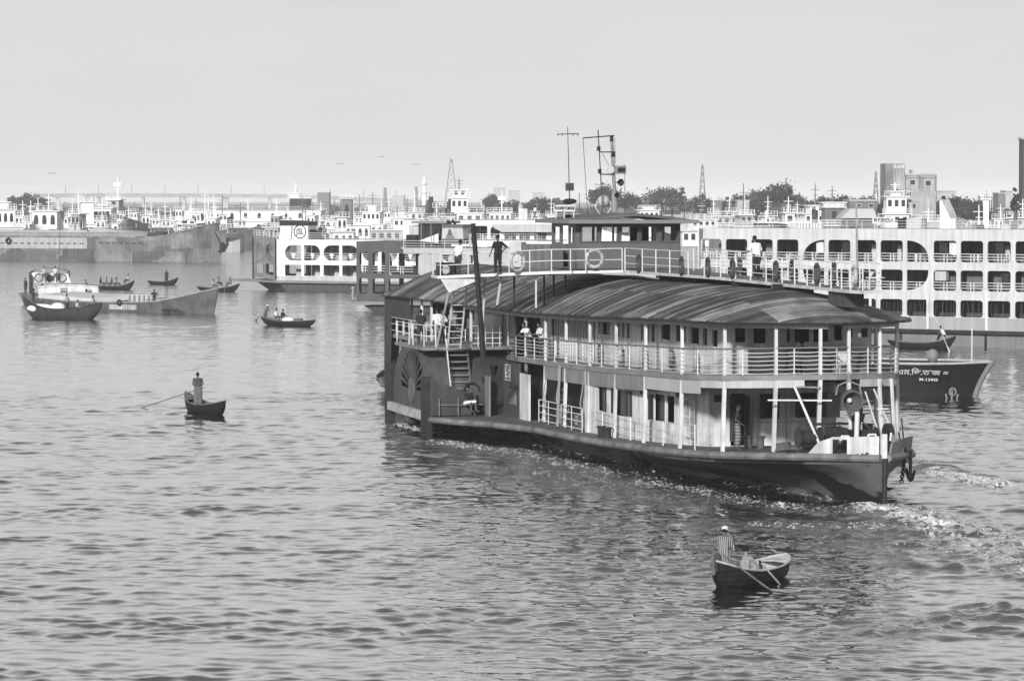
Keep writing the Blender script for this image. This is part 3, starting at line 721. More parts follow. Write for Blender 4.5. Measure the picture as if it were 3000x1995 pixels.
    for (a, b) in (((34.4, 6.3, 4.1), (34.0, 6.2, 7.45)), ((33.9, 7.8, 7.4), (37.4, 7.7, 4.06)), ((32.6, 6.0, 6.2), (32.2, 5.9, 7.5)), ((31, 4.6, 6.1), (31, 4.6, 7.6))): l.bar(a, b, .07)
    bs(l, 'wing_support', white, S)
    l = MB()
    for (s, t_) in ((32.2, 3.9), (32.6, 5.2), (31.8, 3.0), (33.1, 3.2)): l.bar((s, t_, 6.2), (s, t_, 7.55), .08)
    bs(l, 'wing_strut', dark, S)
    # aft end: hanging tarpaulins, low stern wall
    tp = M('hanging_tarpaulin', .075, .8, .3, 1.5, stripe=('X', 3.0, .035)); rows = [[], []]
    for k in range(26):
        s = 58.5 + k * .42; t_ = (tu(s) if s > 64 else 4.12) + .14 + .05 * math.sin(k * 2.1); rows[0].append((s, t_, ze(s) - .1)); rows[1].append((s + .1, t_, zm(s) if s > 63.5 else zu(s) + .95))
    MB().grid(rows).build('tarpaulin', tp, S, smooth=False, solid=.03)
    rows = [[(s, 4.2 if s < 64 else tu(s) + .1, z_) for s in [46, 50, 54, 58, 62, 64, 66, 68, 69.3]] for z_ in (.85, 1.9)]
    MB().grid(rows).build('stern_bulwark', pb, S, solid=.05)
    for s in (46, 52, 57): MB().box(s, s + 1.6, 4.12, 4.2, zm(s), zu(s) - .2).build('side_panel', MATS['side_wall_grey'], S)
    # rudder guard bulge at the stern
    MB().ball((70.6, 1.4, .7), (1.3, 2.2, .75), 14, 9).build('stern_sponson', hull_m, S, smooth=True)
    # ---- flying bridge: wing, forward walkway, rails
    wedge = M('wing_deck', .16, .7, .2, 1)
    wp = [(29.5, .8), (30.0, 4.2), (33.3, 8.6), (35.2, 8.4), (34.0, 4.5), (36.2, 2.6), (36.2, -3.2), (29.5, -3.2), (29.5, -1.9)]
    def zw(t_): return interp(t_, [0, 4.2, 8.6], [7.80, 7.74, 7.48])
    n = len(wp); vs = [(s, t_, zw(t_)) for s, t_ in wp] + [(s, t_, zw(t_) - .10) for s, t_ in wp]
    MB().add(vs, [tuple(range(n)), tuple(range(2 * n - 1, n - 1, -1))] + [(i, (i + 1) % n, n + (i + 1) % n, n + i) for i in range(n)]).build('bridge_deck', wedge, S)
    wk = [(29.5, .95, -2.3), (24, .5, -2.1), (19, .02, -1.9), (12, -.45, -1.75), (7, -.48, -1.65), (4.6, -.42, -1.5), (3.7, -.7, -1.3)]
    def zk(s): return interp(s, [3.7, 12, 19, 29.5], [7.60, 7.65, 7.75, 7.80])
    m = MB(); rows = [[(s, a, zk(s) - .004) for s, a, b in wk], [(s, b, zk(s) - .004) for s, a, b in wk], [(s, b, zk(s) - .10) for s, a, b in wk], [(s, a, zk(s) - .10) for s, a, b in wk], [(s, a, zk(s) - .004) for s, a, b in wk]]
    m.grid(rows); m.build('walkway', wedge, S)
    e = MB()
    for (a, b) in zip(wp[:2], wp[1:3]): e.bar((a[0] - .04, a[1], zw(a[1]) - .03), (b[0] - .04, b[1], zw(b[1]) - .03), .06, .13)
    e.bar((33.26, 8.6, 7.45), (35.2, 8.44, 7.45), .06, .13)
    bs(e, 'bridge_edge', railw, S)
    e = MB()
    for (a, b) in zip(wk[:-1], wk[1:]): e.bar((a[0], a[1] + .03, zk(a[0]) - .04), (b[0], b[1] + .03, zk(b[0]) - .04), .05, .12)
    e.bar((3.7, -.6, 7.56), (3.66, -1.35, 7.56), .06, .14); bs(e, 'walkway_edge', M('worn_edge', .5, .6, .3, 2), S)
    MB().hexa([(33.2, 8.1, 6.75), (32.4, 6.6, 7.3), (32.5, 6.6, 7.3), (33.3, 8.1, 6.75), (33.2, 8.5, 7.4), (32.0, 6.6, 7.5), (32.1, 6.6, 7.5), (33.3, 8.5, 7.4)]).build('wing_gusset', white, S)
    k_ = MB().box(5.6, 7.4, -1.35, -.6, 6.95, 7.5); k_.build('walkway_support', pb, S)
    for s in (12, 17, 22, 27): MB().box(s, s + .12, -1.7, 0.0, 7.2, 7.65).build('walkway_bearer', dark, S)
    # rails of wing and walkway
    def rail(pts, hs=(.5, 1.0), rr_=.02, pr=.026):
        r1 = r2 = MB()
        for a, b in zip(pts[:-1], pts[1:]):
            for h in hs: r2.tube([(a[0], a[1], a[2] + h), (b[0], b[1], b[2] + h)], rr_, 6)
        for a in pts: r1.tube([(a[0] - .03, a[1], a[2] - .1), (a[0], a[1], a[2] + hs[-1])], pr, 6)
        r1.build('bridge_railing', railw, S)
    rail([(29.5 + .02, t_, zw(t_)) for t_ in (1.0, 2.7, 3.4)] + [(30.0, 4.15, zw(4.15)), (30.6, 5.0, zw(5.0)), (31.2, 5.8, zw(5.8)), (32.4, 7.4, zw(7.4)), (33.2, 8.5, zw(8.5)), (35.1, 8.4, zw(8.4))])
    sp = [3.9, 4.6, 5.6, 6.8, 8, 9.4, 10.8, 12.2, 13.8, 15.4, 17, 18.6, 20.3, 22, 24, 25.6, 27.2, 29.3]
    xs = [w_[0] for w_ in wk][::-1]
    rail([(s, interp(s, xs, [w_[1] for w_ in wk][::-1]), zk(s)) for s in sp], (.33, .66, 1.0), .017, .028)
    rail([(s, interp(s, xs, [w_[2] for w_ in wk][::-1]), zk(s)) for s in sp], (.33, .66, 1.0), .017, .028)
    MB().torus((3.55, -1.0, 8.1), (0, 0, 1), .35, .02, 16, 5).build('tip_ring', railw, S)
    # box lamp at the wing end
    lb = MB().box(33.5, 34.3, 7.75, 8.45, 7.5, 8.1).build('side_lamp_box', black, S)
    MB().lathe((33.48, 8.2, 7.78), (-1, 0, 0), [(.2, 0), (.2, .06), (.14, .08)], 16).build('lamp_face', lightgrey, lb)
    # heavy pole in front of the wing
    a = on_s(1386, 655, 32.0); b = on_s(1417, 1052, 31.6)
    MB().tube([a, tuple((Vector(a) + Vector(b)) / 2), b], [.11, .115, .13], 12).build('leaning_pole', M('pole_black', .02, .5, .3, 3), S)
    MB().box(31.3, 31.9, 6.3, 7.15, 3.5, 3.72).build('pole_bracket', dark, S)
    # ---- wheelhouse
    H0, H1 = 7.82, 9.98; wh = M('wheelhouse_grey', .12, .5, .08, .8, streak=.10)
    a0, a1 = 31.8, 36.0
    fwn = []
    for xa, xb in ((415, 560), (580, 725), (745, 895), (910, 1050), (1075, 1225)):
        ta = on_s(1550 + xa / 2.8, 690, a0)[1]; tb = on_s(1550 + xb / 2.8, 690, a0)[1]; fwn.append((tb, ta))
    hz = [[(a + .06, 9.08), (b - .06, 9.08), (b - .1, 9.72), (a + .02, 9.72)] for a, b in fwn]
    plate('wheelhouse_front', wh, S, [(-2.45, H0), (2.5, H0), (2.5, H1), (-2.45, H1)], hz, .06, lambda u, v, d: (a0 + d + (v - H1) * .03, u, v))
    plate('wheelhouse_rear', wh, S, [(-2.45, H0), (2.5, H0), (2.5, H1), (-2.45, H1)], [rr(a, 8.9, b, 9.75, .03, 1) for a, b in fwn], .06, lambda u, v, d: (a1 + d, u, v))
    plate('wheelhouse_side', wh, S, [(a0 + .06, H0), (a1 - .06, H0), (a1 - .06, H1), (a0 + .06, H1)], [rr(33.1, H0 + .05, 34.2, 9.8, .02, 1), rr(32.2, 9.0, 32.8, 9.7, .02, 1), rr(34.6, 9.0, 35.6, 9.7, .02, 1)], .06, lambda u, v, d: (u, 2.48 + d, v))
    plate('wheelhouse_side', wh, S, [(a0 + .06, H0), (a1 - .06, H0), (a1 - .06, H1), (a0 + .06, H1)], [rr(33.1, H0 + .05, 34.2, 9.8, .02, 1)], .06, lambda u, v, d: (u, -2.43 + d, v))
    for a, b in fwn:
        f = MB()
        for (p, q) in (((a, 9.02), (b, 9.02)), ((b, 9.02), (b - .02, 9.78)), ((b - .02, 9.78), (a - .02, 9.78)), ((a - .02, 9.78), (a, 9.02))):
            f.bar((a0 - .06, p[0], p[1]), (a0 - .06, q[0], q[1]), .06, .06)
        fo = f.build('window_frame', MATS['side_wall_grey'], S)
    MB().torus((32.6, -.75, 9.45), (1, 0, 0), .38, .03).build('steering_wheel', dark, S)
    st_ = MB()
    for k in range(4):
        a = math.pi * k / 4; st_.bar((32.6, -.75 + .38 * math.cos(a), 9.45 + .38 * math.sin(a)), (32.6, -.75 - .38 * math.cos(a), 9.45 - .38 * math.sin(a)), .03)
    st_.bar((32.7, -.75, 9.45), (32.7, -.75, 7.9), .12); st_.build('steering_spokes', dark, S)
    MB().box(34.9, 35.0, -1.9, -1.0, 7.9, 9.7).build('inner_locker', dark, S)
    rf = MB(); e_ = [(30.9, 36.9)]
    vs = []; 
    rows = []
    for k in range(13):
        t_ = -3.05 + 6.1 * k / 12; z_ = 10.03 + .30 * (1 - abs(t_ / 3.05) ** 1.3); rows.append([(30.9, t_, z_ - .10), (31.6, t_, z_), (36.3, t_, z_), (36.9, t_, z_ - .08)])
    MB().grid(rows).build('wheelhouse_roof', M('wh_roof', .12, .6, .2, .8), S, smooth=True, solid=.05)
    fc = MB().bar((30.9, -3.05, 9.97), (30.9, 3.1, 9.97), .05, .17); fc.bar((30.9, 3.05, 9.97), (36.9, 3.05, 9.97), .05, .17); fc.bar((30.9, -3.05, 9.97), (36.9, -3.05, 9.97), .05, .17); fc.build('roof_fascia', M('fascia_wh', .2, .55, .12, 1), S)
    q = MB().box(31.1, 36.6, -2.9, 2.9, 9.9, 9.93); q.build('roof_soffit', dark, S)
    # registration in Bengali on the wheelhouse front
    c_ = on_s(1843, 713, a0 - .05)
    text('registration', 'এম নং-৬০২৩', .30, black, S, (a0 - .05, c_[1], c_[2]), rz=-90, width=1.1, ext=.006)
    # name board on the roof
    p0 = on_s(1622, 612, 33.0); nb = MB().box(32.97, 33.03, p0[1] - 1.02, p0[1], 10.42, 10.72).build('name_board', M('name_board_white', .7, .6, .1, 3), S)
    cy_ = p0[1] - .51
    text('name_lettering', 'িপ.এস.মাহসুদ P.S.MAHSUD', .22, black, nb, (32.95, cy_, 10.57), rz=-90, width=.96, ext=.006)
    g = MB()
    for dt in (.1, .5, .95): g.bar((33, p0[1] - dt, 10.1), (33, p0[1] - dt, 10.45), .04)
    g.build('board_legs', railw, nb)
    # ---- masts and gear on the roof
    def px(x, y, s): return Vector(on_s(x, y, s))
    mt = M('mast_paint', .06, .5, .2, 3)
    m = MB(); m.tube([px(1669, 600, 35), px(1663, 371, 35)], [.03, .018], 6); m.tube([px(1634, 394, 35), px(1694, 392, 35)], .022, 6)
    for x in (1634, 1648, 1679, 1693): m.tube([px(x, 393, 35), px(x, 398, 35)], .03, 6)
    bs(m, 'aerial_mast', mt, S); b1 = px(1669, 548, 35); MB().box(34.8, 35.2, b1[1] - .15, b1[1] + .15, b1[2] - .18, b1[2] + .18).build('loudspeaker_box', mt, S)
    b1 = px(1669, 590, 35); MB().ball(b1, (.2, .35, .13)).build('gear_bundle', dark, S)
    m = MB()
    m.tube([px(1800, 620, 34), px(1800, 560, 34)], [.16, .13], 12); m.tube([px(1800, 560, 34), px(1792, 404, 34)], [.09, .07], 10)
    m.build('main_mast', M('mast_grey', .22, .5, .2, 2), S)
    m = MB(); m.tube([px(1766, 625, 34), px(1752, 381, 34)], .03, 6); m.tube([px(1722, 630, 34), px(1708, 406, 34)], .016, 6)
    for (p, q) in (((1708, 405), (1800, 398)), ((1756, 446), (1792, 446)), ((1757, 511), (1795, 512))): m.tube([px(*p, 34), px(*q, 34)], .03, 6)
    for (p, q) in (((1801, 404), (1803, 480)), ((1829, 482), (1833, 620)), ((1765, 450), (1784, 486)), ((1828, 565), (1830, 625))): m.tube([px(*p, 34), px(*q, 34)], .012, 5)
    m.tube([px(1697, 566, 34), px(1697, 630, 34)], .02, 6)
    bs(m, 'signal_mast', mt, S)
    for x, y, r_, h in ((1754, 436, .11, .2), (1757, 502, .11, .2), (1792, 406, .11, .26), (1796, 452, .13, .25)):
        c0 = px(x, y, 34); MB().lathe(c0 - Vector((0, 0, h / 2)), (0, 0, 1), [(r_ * .8, 0), (r_, .03), (r_ * .75, .05), (r_ * .75, h - .05), (r_, h - .03), (r_ * .7, h)], 12).build('navigation_lamp', black, S)
    c0 = px(1815, 498, 33.8); rb = MB().box(33.6, 34.0, c0[1] - .26, c0[1] + .26, c0[2] - .19, c0[2] + .19).build('radar_box', M('radar_grey', .2, .5), S)
    gr = MB(); 
    for k in range(6): gr.box(33.57, 33.6, c0[1] - .2 + k * .06, c0[1] - .16 + k * .06, c0[2] - .1, c0[2] + .1)
    gr.build('grille', black, rb); c0 = px(1788, 498, 33.9); MB().lathe(c0, (-1, .2, 0), [(.1, -.1), (.19, .1), (.17, .12)], 14).build('horn_speaker', lightgrey, S)
    for x, y, r_ in ((1820, 535, .17), (1810, 572, .12)):
        c0 = px(x, y, 33.7); MB().lathe(c0 + Vector((.35, .1, 0)), (-1, -.25, 0), [(.04, 0), (.06, .15), (r_, .36), (r_ * .9, .34), (.03, .2)], 16).build('horn', dark, S)
    c0 = px(1768, 590, 34.5); gl = MB().ball(c0, .29, 14, 9); gl.build('round_lamp', M('lamp_shell', .45, .35, .1, 2), S, smooth=True)
    m = MB()
    for dx in (-24, 24): m.tube([px(1768 + dx * .8, 590, 34.3), px(1768 + dx, 608, 34.3), px(1768 + dx * .4, 628, 34.3)], .02, 6)
    bs(m, 'lamp_cradle', railw, S)
    p, q = px(1938, 597, 33), px(2005, 640, 33)
    m = MB()
    for z_ in (p[2], p[2] - .35): m.bar((33, p[1], z_), (33, q[1], z_), .03)
    for y_ in (p[1], (p[1] + q[1]) / 2, (p[1] * .55 + q[1] * .45), q[1]): m.bar((33, y_, p[2]), (33, y_, 10.1), .03)
    m.build('roof_frame', mt, S); MB().ball(px(1665, 636, 34), (.12, .16, .14)).build('roof_vent', dark, S)
    # flagstaff at the walkway tip, aft wire
    m = MB(); a = px(2508, 590, 4.2); m.tube([px(2515, 862, 4.2), px(2510, 700, 4.2), a], [.04, .04, .03], 8); m.build('jack_staff', M('staff_grey', .25, .5), S)
    # ---- foredeck: bulwark plates, derrick, searchlight, windlass, bollards, rope, chain
    bw_ = MB()
    for sg in (1,):
        pl = [(2.6, 0.0), (2.2, .42), (1.7, .58), (1.1, .62), (.15, .66)]
        for (sa, ha), (sb, hb_) in zip(pl[:-1], pl[1:]):
            ta, tb = sg * (tm(sa) - .06), sg * (tm(sb) - .06)
            za, zb = zm(sa), zm(sb)
            if sg == 1 and sa == 1.7: continue
            bw_.hexa([(sa, ta, za), (sb, tb, zb), (sb, tb - sg * .05, zb), (sa, ta - sg * .05, za), (sa, ta, za + ha), (sb, tb, zb + hb_), (sb, tb - sg * .05, zb + hb_), (sa, ta - sg * .05, za + ha)])
    t17, t11 = tm(1.7) - .06, tm(1.1) - .06
    bw_.hexa([(1.7, t17, 2.33), (1.1, t11, 2.36), (1.1, t11 - .05, 2.36), (1.7, t17 - .05, 2.33), (1.7, t17, 2.42), (1.1, t11, 2.46), (1.1, t11 - .05, 2.46), (1.7, t17 - .05, 2.42)])
    bs(bw_, 'bow_bulwark', cream, S)
    pbw = MB()
    for sa, sb in ((.3, 1.0), (1.0, 2.0), (2.0, 3.2), (3.2, 4.6), (4.6, 6.0)):
        ha, hb_ = [interp(q, [0, 1, 3.5, 5, 6], [.35, .5, .55, .4, .05]) for q in (sa, sb)]
        pbw.hexa([(sa, -tm(sa) + .02, zm(sa)), (sb, -tm(sb) + .02, zm(sb)), (sb, -tm(sb) + .1, zm(sb)), (sa, -tm(sa) + .1, zm(sa)), (sa, -tm(sa) - .06, zm(sa) + ha), (sb, -tm(sb) - .06, zm(sb) + hb_), (sb, -tm(sb) + .02, zm(sb) + hb_), (sa, -tm(sa) + .02, zm(sa) + ha)])
    pbw.build('port_bulwark', midgrey, S); MB().bar((.3, -.35, 2.5), (1.5, -1.3, 1.85), .05, .3).build('bow_board', cream, S)
    MB().box(-.02, .14, -.1, .1, 1.7, 2.62).build('bow_post', railw, S)
    for (x, y) in ((2476, 1290), (2555, 1285)):
        c0 = Vector(on_s(x, y, 1.9)); m = MB(); m.tube([c0 + Vector((0, -.22, -.1)), c0 + Vector((0, -.12, .15)), c0 + Vector((0, .12, .15)), c0 + Vector((0, .22, -.1))], .05, 8); m.build('fairlead', railw, S)
    dm = MB(); A = on_s(2407, 1314, 3.4); B = on_s(2328, 1133, 3.8); C = on_s(2404, 1135, 5.0)
    dm.bar(A, B, .085); dm.bar(B, C, .05); dm.build('derrick_boom', white, S)
    MB().bar(on_s(2249, 1172, 5.2), on_s(2437, 1173, 4.6), .055).build('cross_bar', railw, S)
    c0 = Vector(on_s(2489, 1173, 4.2))
    sl_ = MB().lathe(c0 + Vector((.45, -.1, .05)), (-1, .12, -.1), [(.12, 0), (.28, .05), (.36, .25), (.37, .62), (.42, .66), (.42, .74), (.35, .74), (.33, .6), (.18, .35), (.05, .3)], 24).build('searchlight', M('lamp_body', .10, .35, .2, 2), S, smooth=True)
    MB().ball(c0 + Vector((-.0, .0, 0)), .10).build('lamp_bulb', white, sl_)
    m = MB(); m.tube([c0 + Vector((.1, -.5, .2)), c0 + Vector((.1, -.42, .55)), c0 + Vector((.1, 0, .72)), c0 + Vector((.1, .42, .55)), c0 + Vector((.1, .5, .2))], .035, 8); m.tube([c0 + Vector((.1, 0, .7)), c0 + Vector((.1, 0, 1.05))], .04, 8); m.build('lamp_bracket', midgrey, sl_)
    c1 = Vector(on_s(2447, 1135, 4.8)); MB().lathe(c1, (0, 0, 1), [(.1, -.2), (.13, -.18), (.06, .0), (.03, .1)], 10).build('ship_bell', dark, S)
    # windlass
    wd = MB(); wl_ = 3.7
    for (t_, r_) in ((1.5, .38), (-.7, .34)):
        wd.lathe((wl_, t_, 2.25), (0, 1, 0), [(r_, -.45), (r_, -.4), (r_ * .72, -.36), (r_ * .72, .36), (r_, .4), (r_, .45)], 18)
    wd.tube([(wl_, 1.9, 2.25), (wl_, -1.6, 2.25)], .08, 8); wd.lathe((wl_, -1.6, 2.3), (0, 1, 0), [(.42, -.1), (.42, .1)], 16)
    wd.box(wl_ - .3, wl_ + .5, .1, .7, 1.7, 2.6); wd.box(wl_ - .4, wl_ + .4, -.25, -.1, 1.7, 2.5); wd.bar((wl_ + .2, 1.6, 2.72), (wl_ + .2, -.1, 2.72), .1)
    wd.bar((wl_, 0, 2.4), (wl_ - .6, .3, 1.75), .08); wd.tube([(wl_ + .9, .2, 1.8), (wl_ + .9, .2, 2.9)], .03, 6)
    bs(wd, 'windlass', M('windlass_iron', .03, .4, .4, 3), S)
    # extra capstan, vents, rods and boxes crowding the foredeck
    rg = random.Random(11); cl = MB()
    for k in range(9):
        s = rg.uniform(2.2, 7.5); t_ = rg.uniform(-2.2, .6); h = rg.uniform(.25, .6)
        cl.box(s, s + rg.uniform(.15, .4), t_, t_ + rg.uniform(.15, .4), zm(s), zm(s) + h)
    for k in range(6):
        s = rg.uniform(3, 7); t_ = rg.uniform(-2.5, 0); cl.tube([(s, t_, zm(s)), (s + rg.uniform(-.5, .5), t_ + rg.uniform(-.5, .5), zm(s) + rg.uniform(.6, 1.2))], .03, 6)
    bs(cl, 'deck_gear', MATS['windlass_iron'], S)
    MB().tube([(3.2, -.15, 1.8), (3.1, -.15, 3.2)], .09, 8).build('jib_post', railw, S)
    MB().lathe((5.8, -1.6, 1.6), (0, 0, 1), [(.25, 0), (.2, .1), (.2, .9), (.26, .95)], 14).build('deck_vent', dark, S)
    for (x, y) in ((2192, 1306), (2228, 1308), (2625, 1275)):
        p = at(x, y, 1.45); dd = p - Vector((STEM.x, STEM.y, 0)); s, t_ = dd.dot(AX_S), dd.dot(AX_T)
        MB().lathe((s, t_, zm(s)), (0, 0, 1), [(.20, 0), (.15, .05), (.14, .40), (.21, .44), (.21, .5)], 14).build('bollard', M('bollard_iron', .09, .5, .2, 3), S)
    for s in (20.9, 20.0): MB().lathe((s, 4.45, zm(s)), (0, 0, 1), [(.2, 0), (.16, .05), (.16, .40), (.21, .42), (.21, .48)], 14).build('bollard', dark, S)
    rp = MB()
    for k in range(4): rp.torus((5.9 + .03 * k, 1.75, zm(6) + .08 + .07 * k), (.1, .1, 1), .36 - .02 * k, .05, 18, 6)
    rp.tube([(5.6, 1.5, 1.7), (5.0, 1.0, 1.75), (4.5, 1.3, 1.78), (4.2, .6, 1.8), (3.6, 1.1, 1.85)], .07, 8)
    rp.build('rope_coil', M('rope', .10, .9, .3, 6), S)
    ch = MB()
    for k in range(22):
        q = k / 21; s = 3.4 - 3.0 * q; t_ = tm(s) + .04; z_ = 1.72 - .10 * math.sin(q * 3.14) + .35 * max(0, q - .6)
        ch.torus((s, t_, z_), (1, 0, 0) if k % 2 else (0, 1, .3), .065, .022, 10, 5)
    for k in range(14): ch.torus((1.6 + .03 * k, -tm(1.6) - .08, 1.9 - .09 * k), (1, 0, 0) if k % 2 else (0, 1, 0), .07, .025, 10, 5)
    bs(ch, 'anchor_chain', black, S)
    an = MB(); c0 = Vector((1.9, -tm(1.9) - .2, 1.25)); an.bar(c0 + Vector((0, 0, .6)), c0 - Vector((0, 0, .45)), .1); an.tube([c0 + Vector((-.4, .0, -.1)), c0 + Vector((-.2, 0, -.42)), c0 + Vector((0, 0, -.5)), c0 + Vector((.2, 0, -.42)), c0 + Vector((.4, 0, -.1))], .06, 8); an.build('anchor', black, S)
    # port side posts and rigging right of the bow, light strips
    m = MB()
    for s, t_ in ((6.2, -2.7), (7.6, -3.2), (5.4, -1.9)): m.bar((s, t_, zu(s) - .2), (s - .2, t_ - .1, zm(s)), .09)
    m.bar((5.2, -1.6, 3.9), (3.6, -2.0, 1.8), .04); m.bar((5.3, -1.3, 3.8), (4.2, -1.6, 1.8), .04); m.bar((4.6, -1.5, 3.2), (4.4, -1.9, 3.2), .04)
    bs(m, 'bow_stay', railw, S)
    # plank seats and awning line inside the forward upper deck
    for k, (s, t_) in enumerate(((6.4, -.9), (6.6, -1.6), (6.5, -2.2), (7.0, .8), (7.0, 0.1))):
        pass
    MB().box(7.6, 8.0, -.6, 2.4, zu(8) + .05, zu(8) + 1.02).build('forward_bench', M('bench_dark', .05, .5), S)
    return S
STEAMER = steamer()
# ------------------------------------------------------------------ people
SKIN = M('skin', .09, .6, .1, 4); HAIR = M('hair', .012, .6, .2, 8)
CL = {}
def cloth(g, stripe=None):
    k = 'cloth_%03d%s' % (round(g * 100), ('_' + stripe[0] + '_striped') if stripe else '')
    return M(k, g, .85, .15, 3, stripe=stripe)
BASE = dict(pel=(0, 0, .95), wai=(0, 0, 1.10), che=(0, 0, 1.30), nek=(0, .01, 1.46), hea=(0, .03, 1.60),
            sl=(-.185, 0, 1.39), el=(-.24, -.03, 1.12), wl=(-.25, .06, .87), sr=(.185, 0, 1.39), er=(.24, -.03, 1.12), wr=(.25, .06, .87),
            hl=(-.09, 0, .93), kl=(-.11, .03, .50), al=(-.12, -.02, .09), hr=(.09, 0, .93), kr=(.11, .03, .50), ar=(.12, -.02, .09))
UP = ('wai', 'che', 'nek', 'hea', 'sl', 'el', 'wl', 'sr', 'er', 'wr')
def person(label, loc, rz=0, h=1.68, lean=0, J=None, shirt=.6, pants=.08, bottom='trousers', sleeve=.5, cap=None, vox=.026, group=None, drop=0, bare=False, sstripe=None, pstripe=None, skin=None, female=False):
    T = thing('person', label, 'person', loc, rz, group)
    j = {k: Vector(v) for k, v in BASE.items()}
    if lean:
        m = Matrix.Rotation(-R(lean), 3, 'X'); p0 = j['pel'].copy()
        for k in UP: j[k] = p0 + m @ (j[k] - p0)
    for k, v in (J or {}).items(): j[k] = Vector(v)
    for k in j: j[k] = j[k] - Vector((0, 0, drop))
    f = h / 1.70
    for k in j: j[k] = j[k] * f
    b = MB()
    def tr(a, c, ra, rb): b.cap(j[a] if isinstance(a, str) else a, j[c] if isinstance(c, str) else c, ra * f, rb * f, 8)
    for sx in (-1, 1):
        o = Vector((sx * .055 * f, 0, 0)); b.cap(j['pel'] + o, j['wai'] + o, .105 * f, .095 * f, 8); b.cap(j['wai'] + o, j['che'] + o * 1.2, .095 * f, .115 * f, 8)
    tr('che', 'nek', .10, .055); tr('nek', 'hea', .052, .05)
    tr('sl', 'sr', .062, .062)
    for q in 'lr':
        tr('s' + q, 'e' + q, .052, .038); tr('e' + q, 'w' + q, .037, .026)
        tr('h' + q, 'k' + q, .085, .052); tr('k' + q, 'a' + q, .052, .034)
        toe = j['a' + q] + Vector((.02 if q == 'r' else -.02, .17, -.05)) * f; tr('a' + q, toe, .038, .026)
        d = (j['w' + q] - j['e' + q]).normalized(); sd = d.cross(Vector((0, 1, 0)) if abs(d.y) < .9 else Vector((1, 0, 0))).normalized()
        pm = j['w' + q] + d * .07 * f; tr('w' + q, pm, .026, .030)
        for n_ in range(4):
            o = sd * ((n_ - 1.5) * .020 * f); ln = (.070, .082, .078, .060)[n_] * f; bend = Vector((0, .3, -.2)) * ln
            b.cap(pm + o, pm + o + d * ln * .6, .0095 * f, .009 * f, 6); b.cap(pm + o + d * ln * .6, pm + o + d * ln * .85 + bend * .5, .009 * f, .008 * f, 6)
        b.cap(j['w' + q] + d * .02 * f, j['w' + q] + d * .05 * f - sd * .05 * f + Vector((0, .02, 0)), .012 * f, .009 * f, 6)
    hc = j['hea'] + Vector((0, .01, .035)) * f
    b.ball(hc, (.078 * f, .095 * f, .112 * f), 14, 10)
    b.cap(hc + Vector((0, .085, -.03)) * f, hc + Vector((0, .105, -.045)) * f, .014 * f, .018 * f, 6)
    b.ball(hc + Vector((0, .05, -.085)) * f, (.05 * f, .045 * f, .04 * f), 8, 6)
    for sx in (-1, 1): b.ball(hc + Vector((sx * .08, 0, -.01)) * f, (.014 * f, .02 * f, .03 * f), 6, 5)
    body = b.build('body', skin or SKIN, T, smooth=True); md = body.modifiers.new('skin', 'REMESH'); md.mode = 'VOXEL'; md.voxel_size = vox * .62; md.use_smooth_shade = True
    hr_ = MB(); hr_.ball(hc + Vector((0, -.014, .022)) * f, (.086 * f, .098 * f, .108 * f), 12, 9)
    if female: hr_.cap(hc + Vector((0, -.05, 0)), hc + Vector((0, -.09, -.28)) * f, .08 * f, .06 * f, 8)
    ho = hr_.build('hair', HAIR, T, smooth=True)
    for v in ho.data.vertices:
        if v.co.y > hc.y + .062 * f and v.co.z < hc.z + .06 * f: v.co.y = hc.y + .058 * f
        if not female and v.co.z < hc.z - .045 * f: v.co.z = hc.z - .045 * f
    if cap is not None:
        MB().lathe(hc + Vector((0, -.005, .045)) * f, (0, -.12, 1), [(.092 * f, -.02 * f), (.097 * f, .0), (.09 * f, .065 * f), (.05 * f, .085 * f)], 14).build('cap', cloth(cap), T, smooth=True)
    if not bare:
        c = MB()
        for sx in (-1, 1):
            o = Vector((sx * .06 * f, 0, 0)); c.cap(j['pel'] + o + Vector((0, 0, .0)), j['wai'] + o, .118 * f, .118 * f, 10); c.cap(j['wai'] + o, j['che'] + o * 1.15, .118 * f, .135 * f, 10)
        c.cap(j['sl'], j['sr'], .075 * f, .075 * f, 8); c.cap(j['che'], j['nek'] - Vector((0, 0, .03)) * f, .11 * f, .07 * f, 8)
        for q in 'lr':
            en = j['s' + q] + (j['e' + q] - j['s' + q]) * min(1, sleeve * 1.6); c.cap(j['s' + q], en, .070 * f, .060 * f, 8)
            if sleeve > .8: c.cap(j['e' + q], j['e' + q] + (j['w' + q] - j['e' + q]) * .85, .055 * f, .042 * f, 8)
        so = c.build('shirt', cloth(shirt, sstripe), T, smooth=True); md = so.modifiers.new('cloth', 'REMESH'); md.mode = 'VOXEL'; md.voxel_size = vox; md.use_smooth_shade = True
    c = MB()
    if bottom in ('trousers', 'shorts'):
        for q in 'lr':
            c.cap(j['h' + q] + Vector((0, 0, .02)) * f, j['k' + q], .108 * f, .078 * f, 10)
            if bottom == 'trousers': c.cap(j['k' + q], j['a' + q] + (j['k' + q] - j['a' + q]) * .1, .075 * f, .062 * f, 10)
        for sx in (-1, 1): c.cap(j['pel'] + Vector((sx * .05, 0, 0)) * f, j['wai'] + Vector((sx * .05, 0, -.05)) * f, .118 * f, .105 * f, 10)
        nm = bottom
    else:
        nm = 'wrapped_skirt'
        for q in 'lr':
            lo = j['k' + q] + (j['a' + q] - j['k' + q]) * .72; c.cap(j['h' + q], j['k' + q], .125 * f, .125 * f, 10); c.cap(j['k' + q], lo, .125 * f, .115 * f, 10)
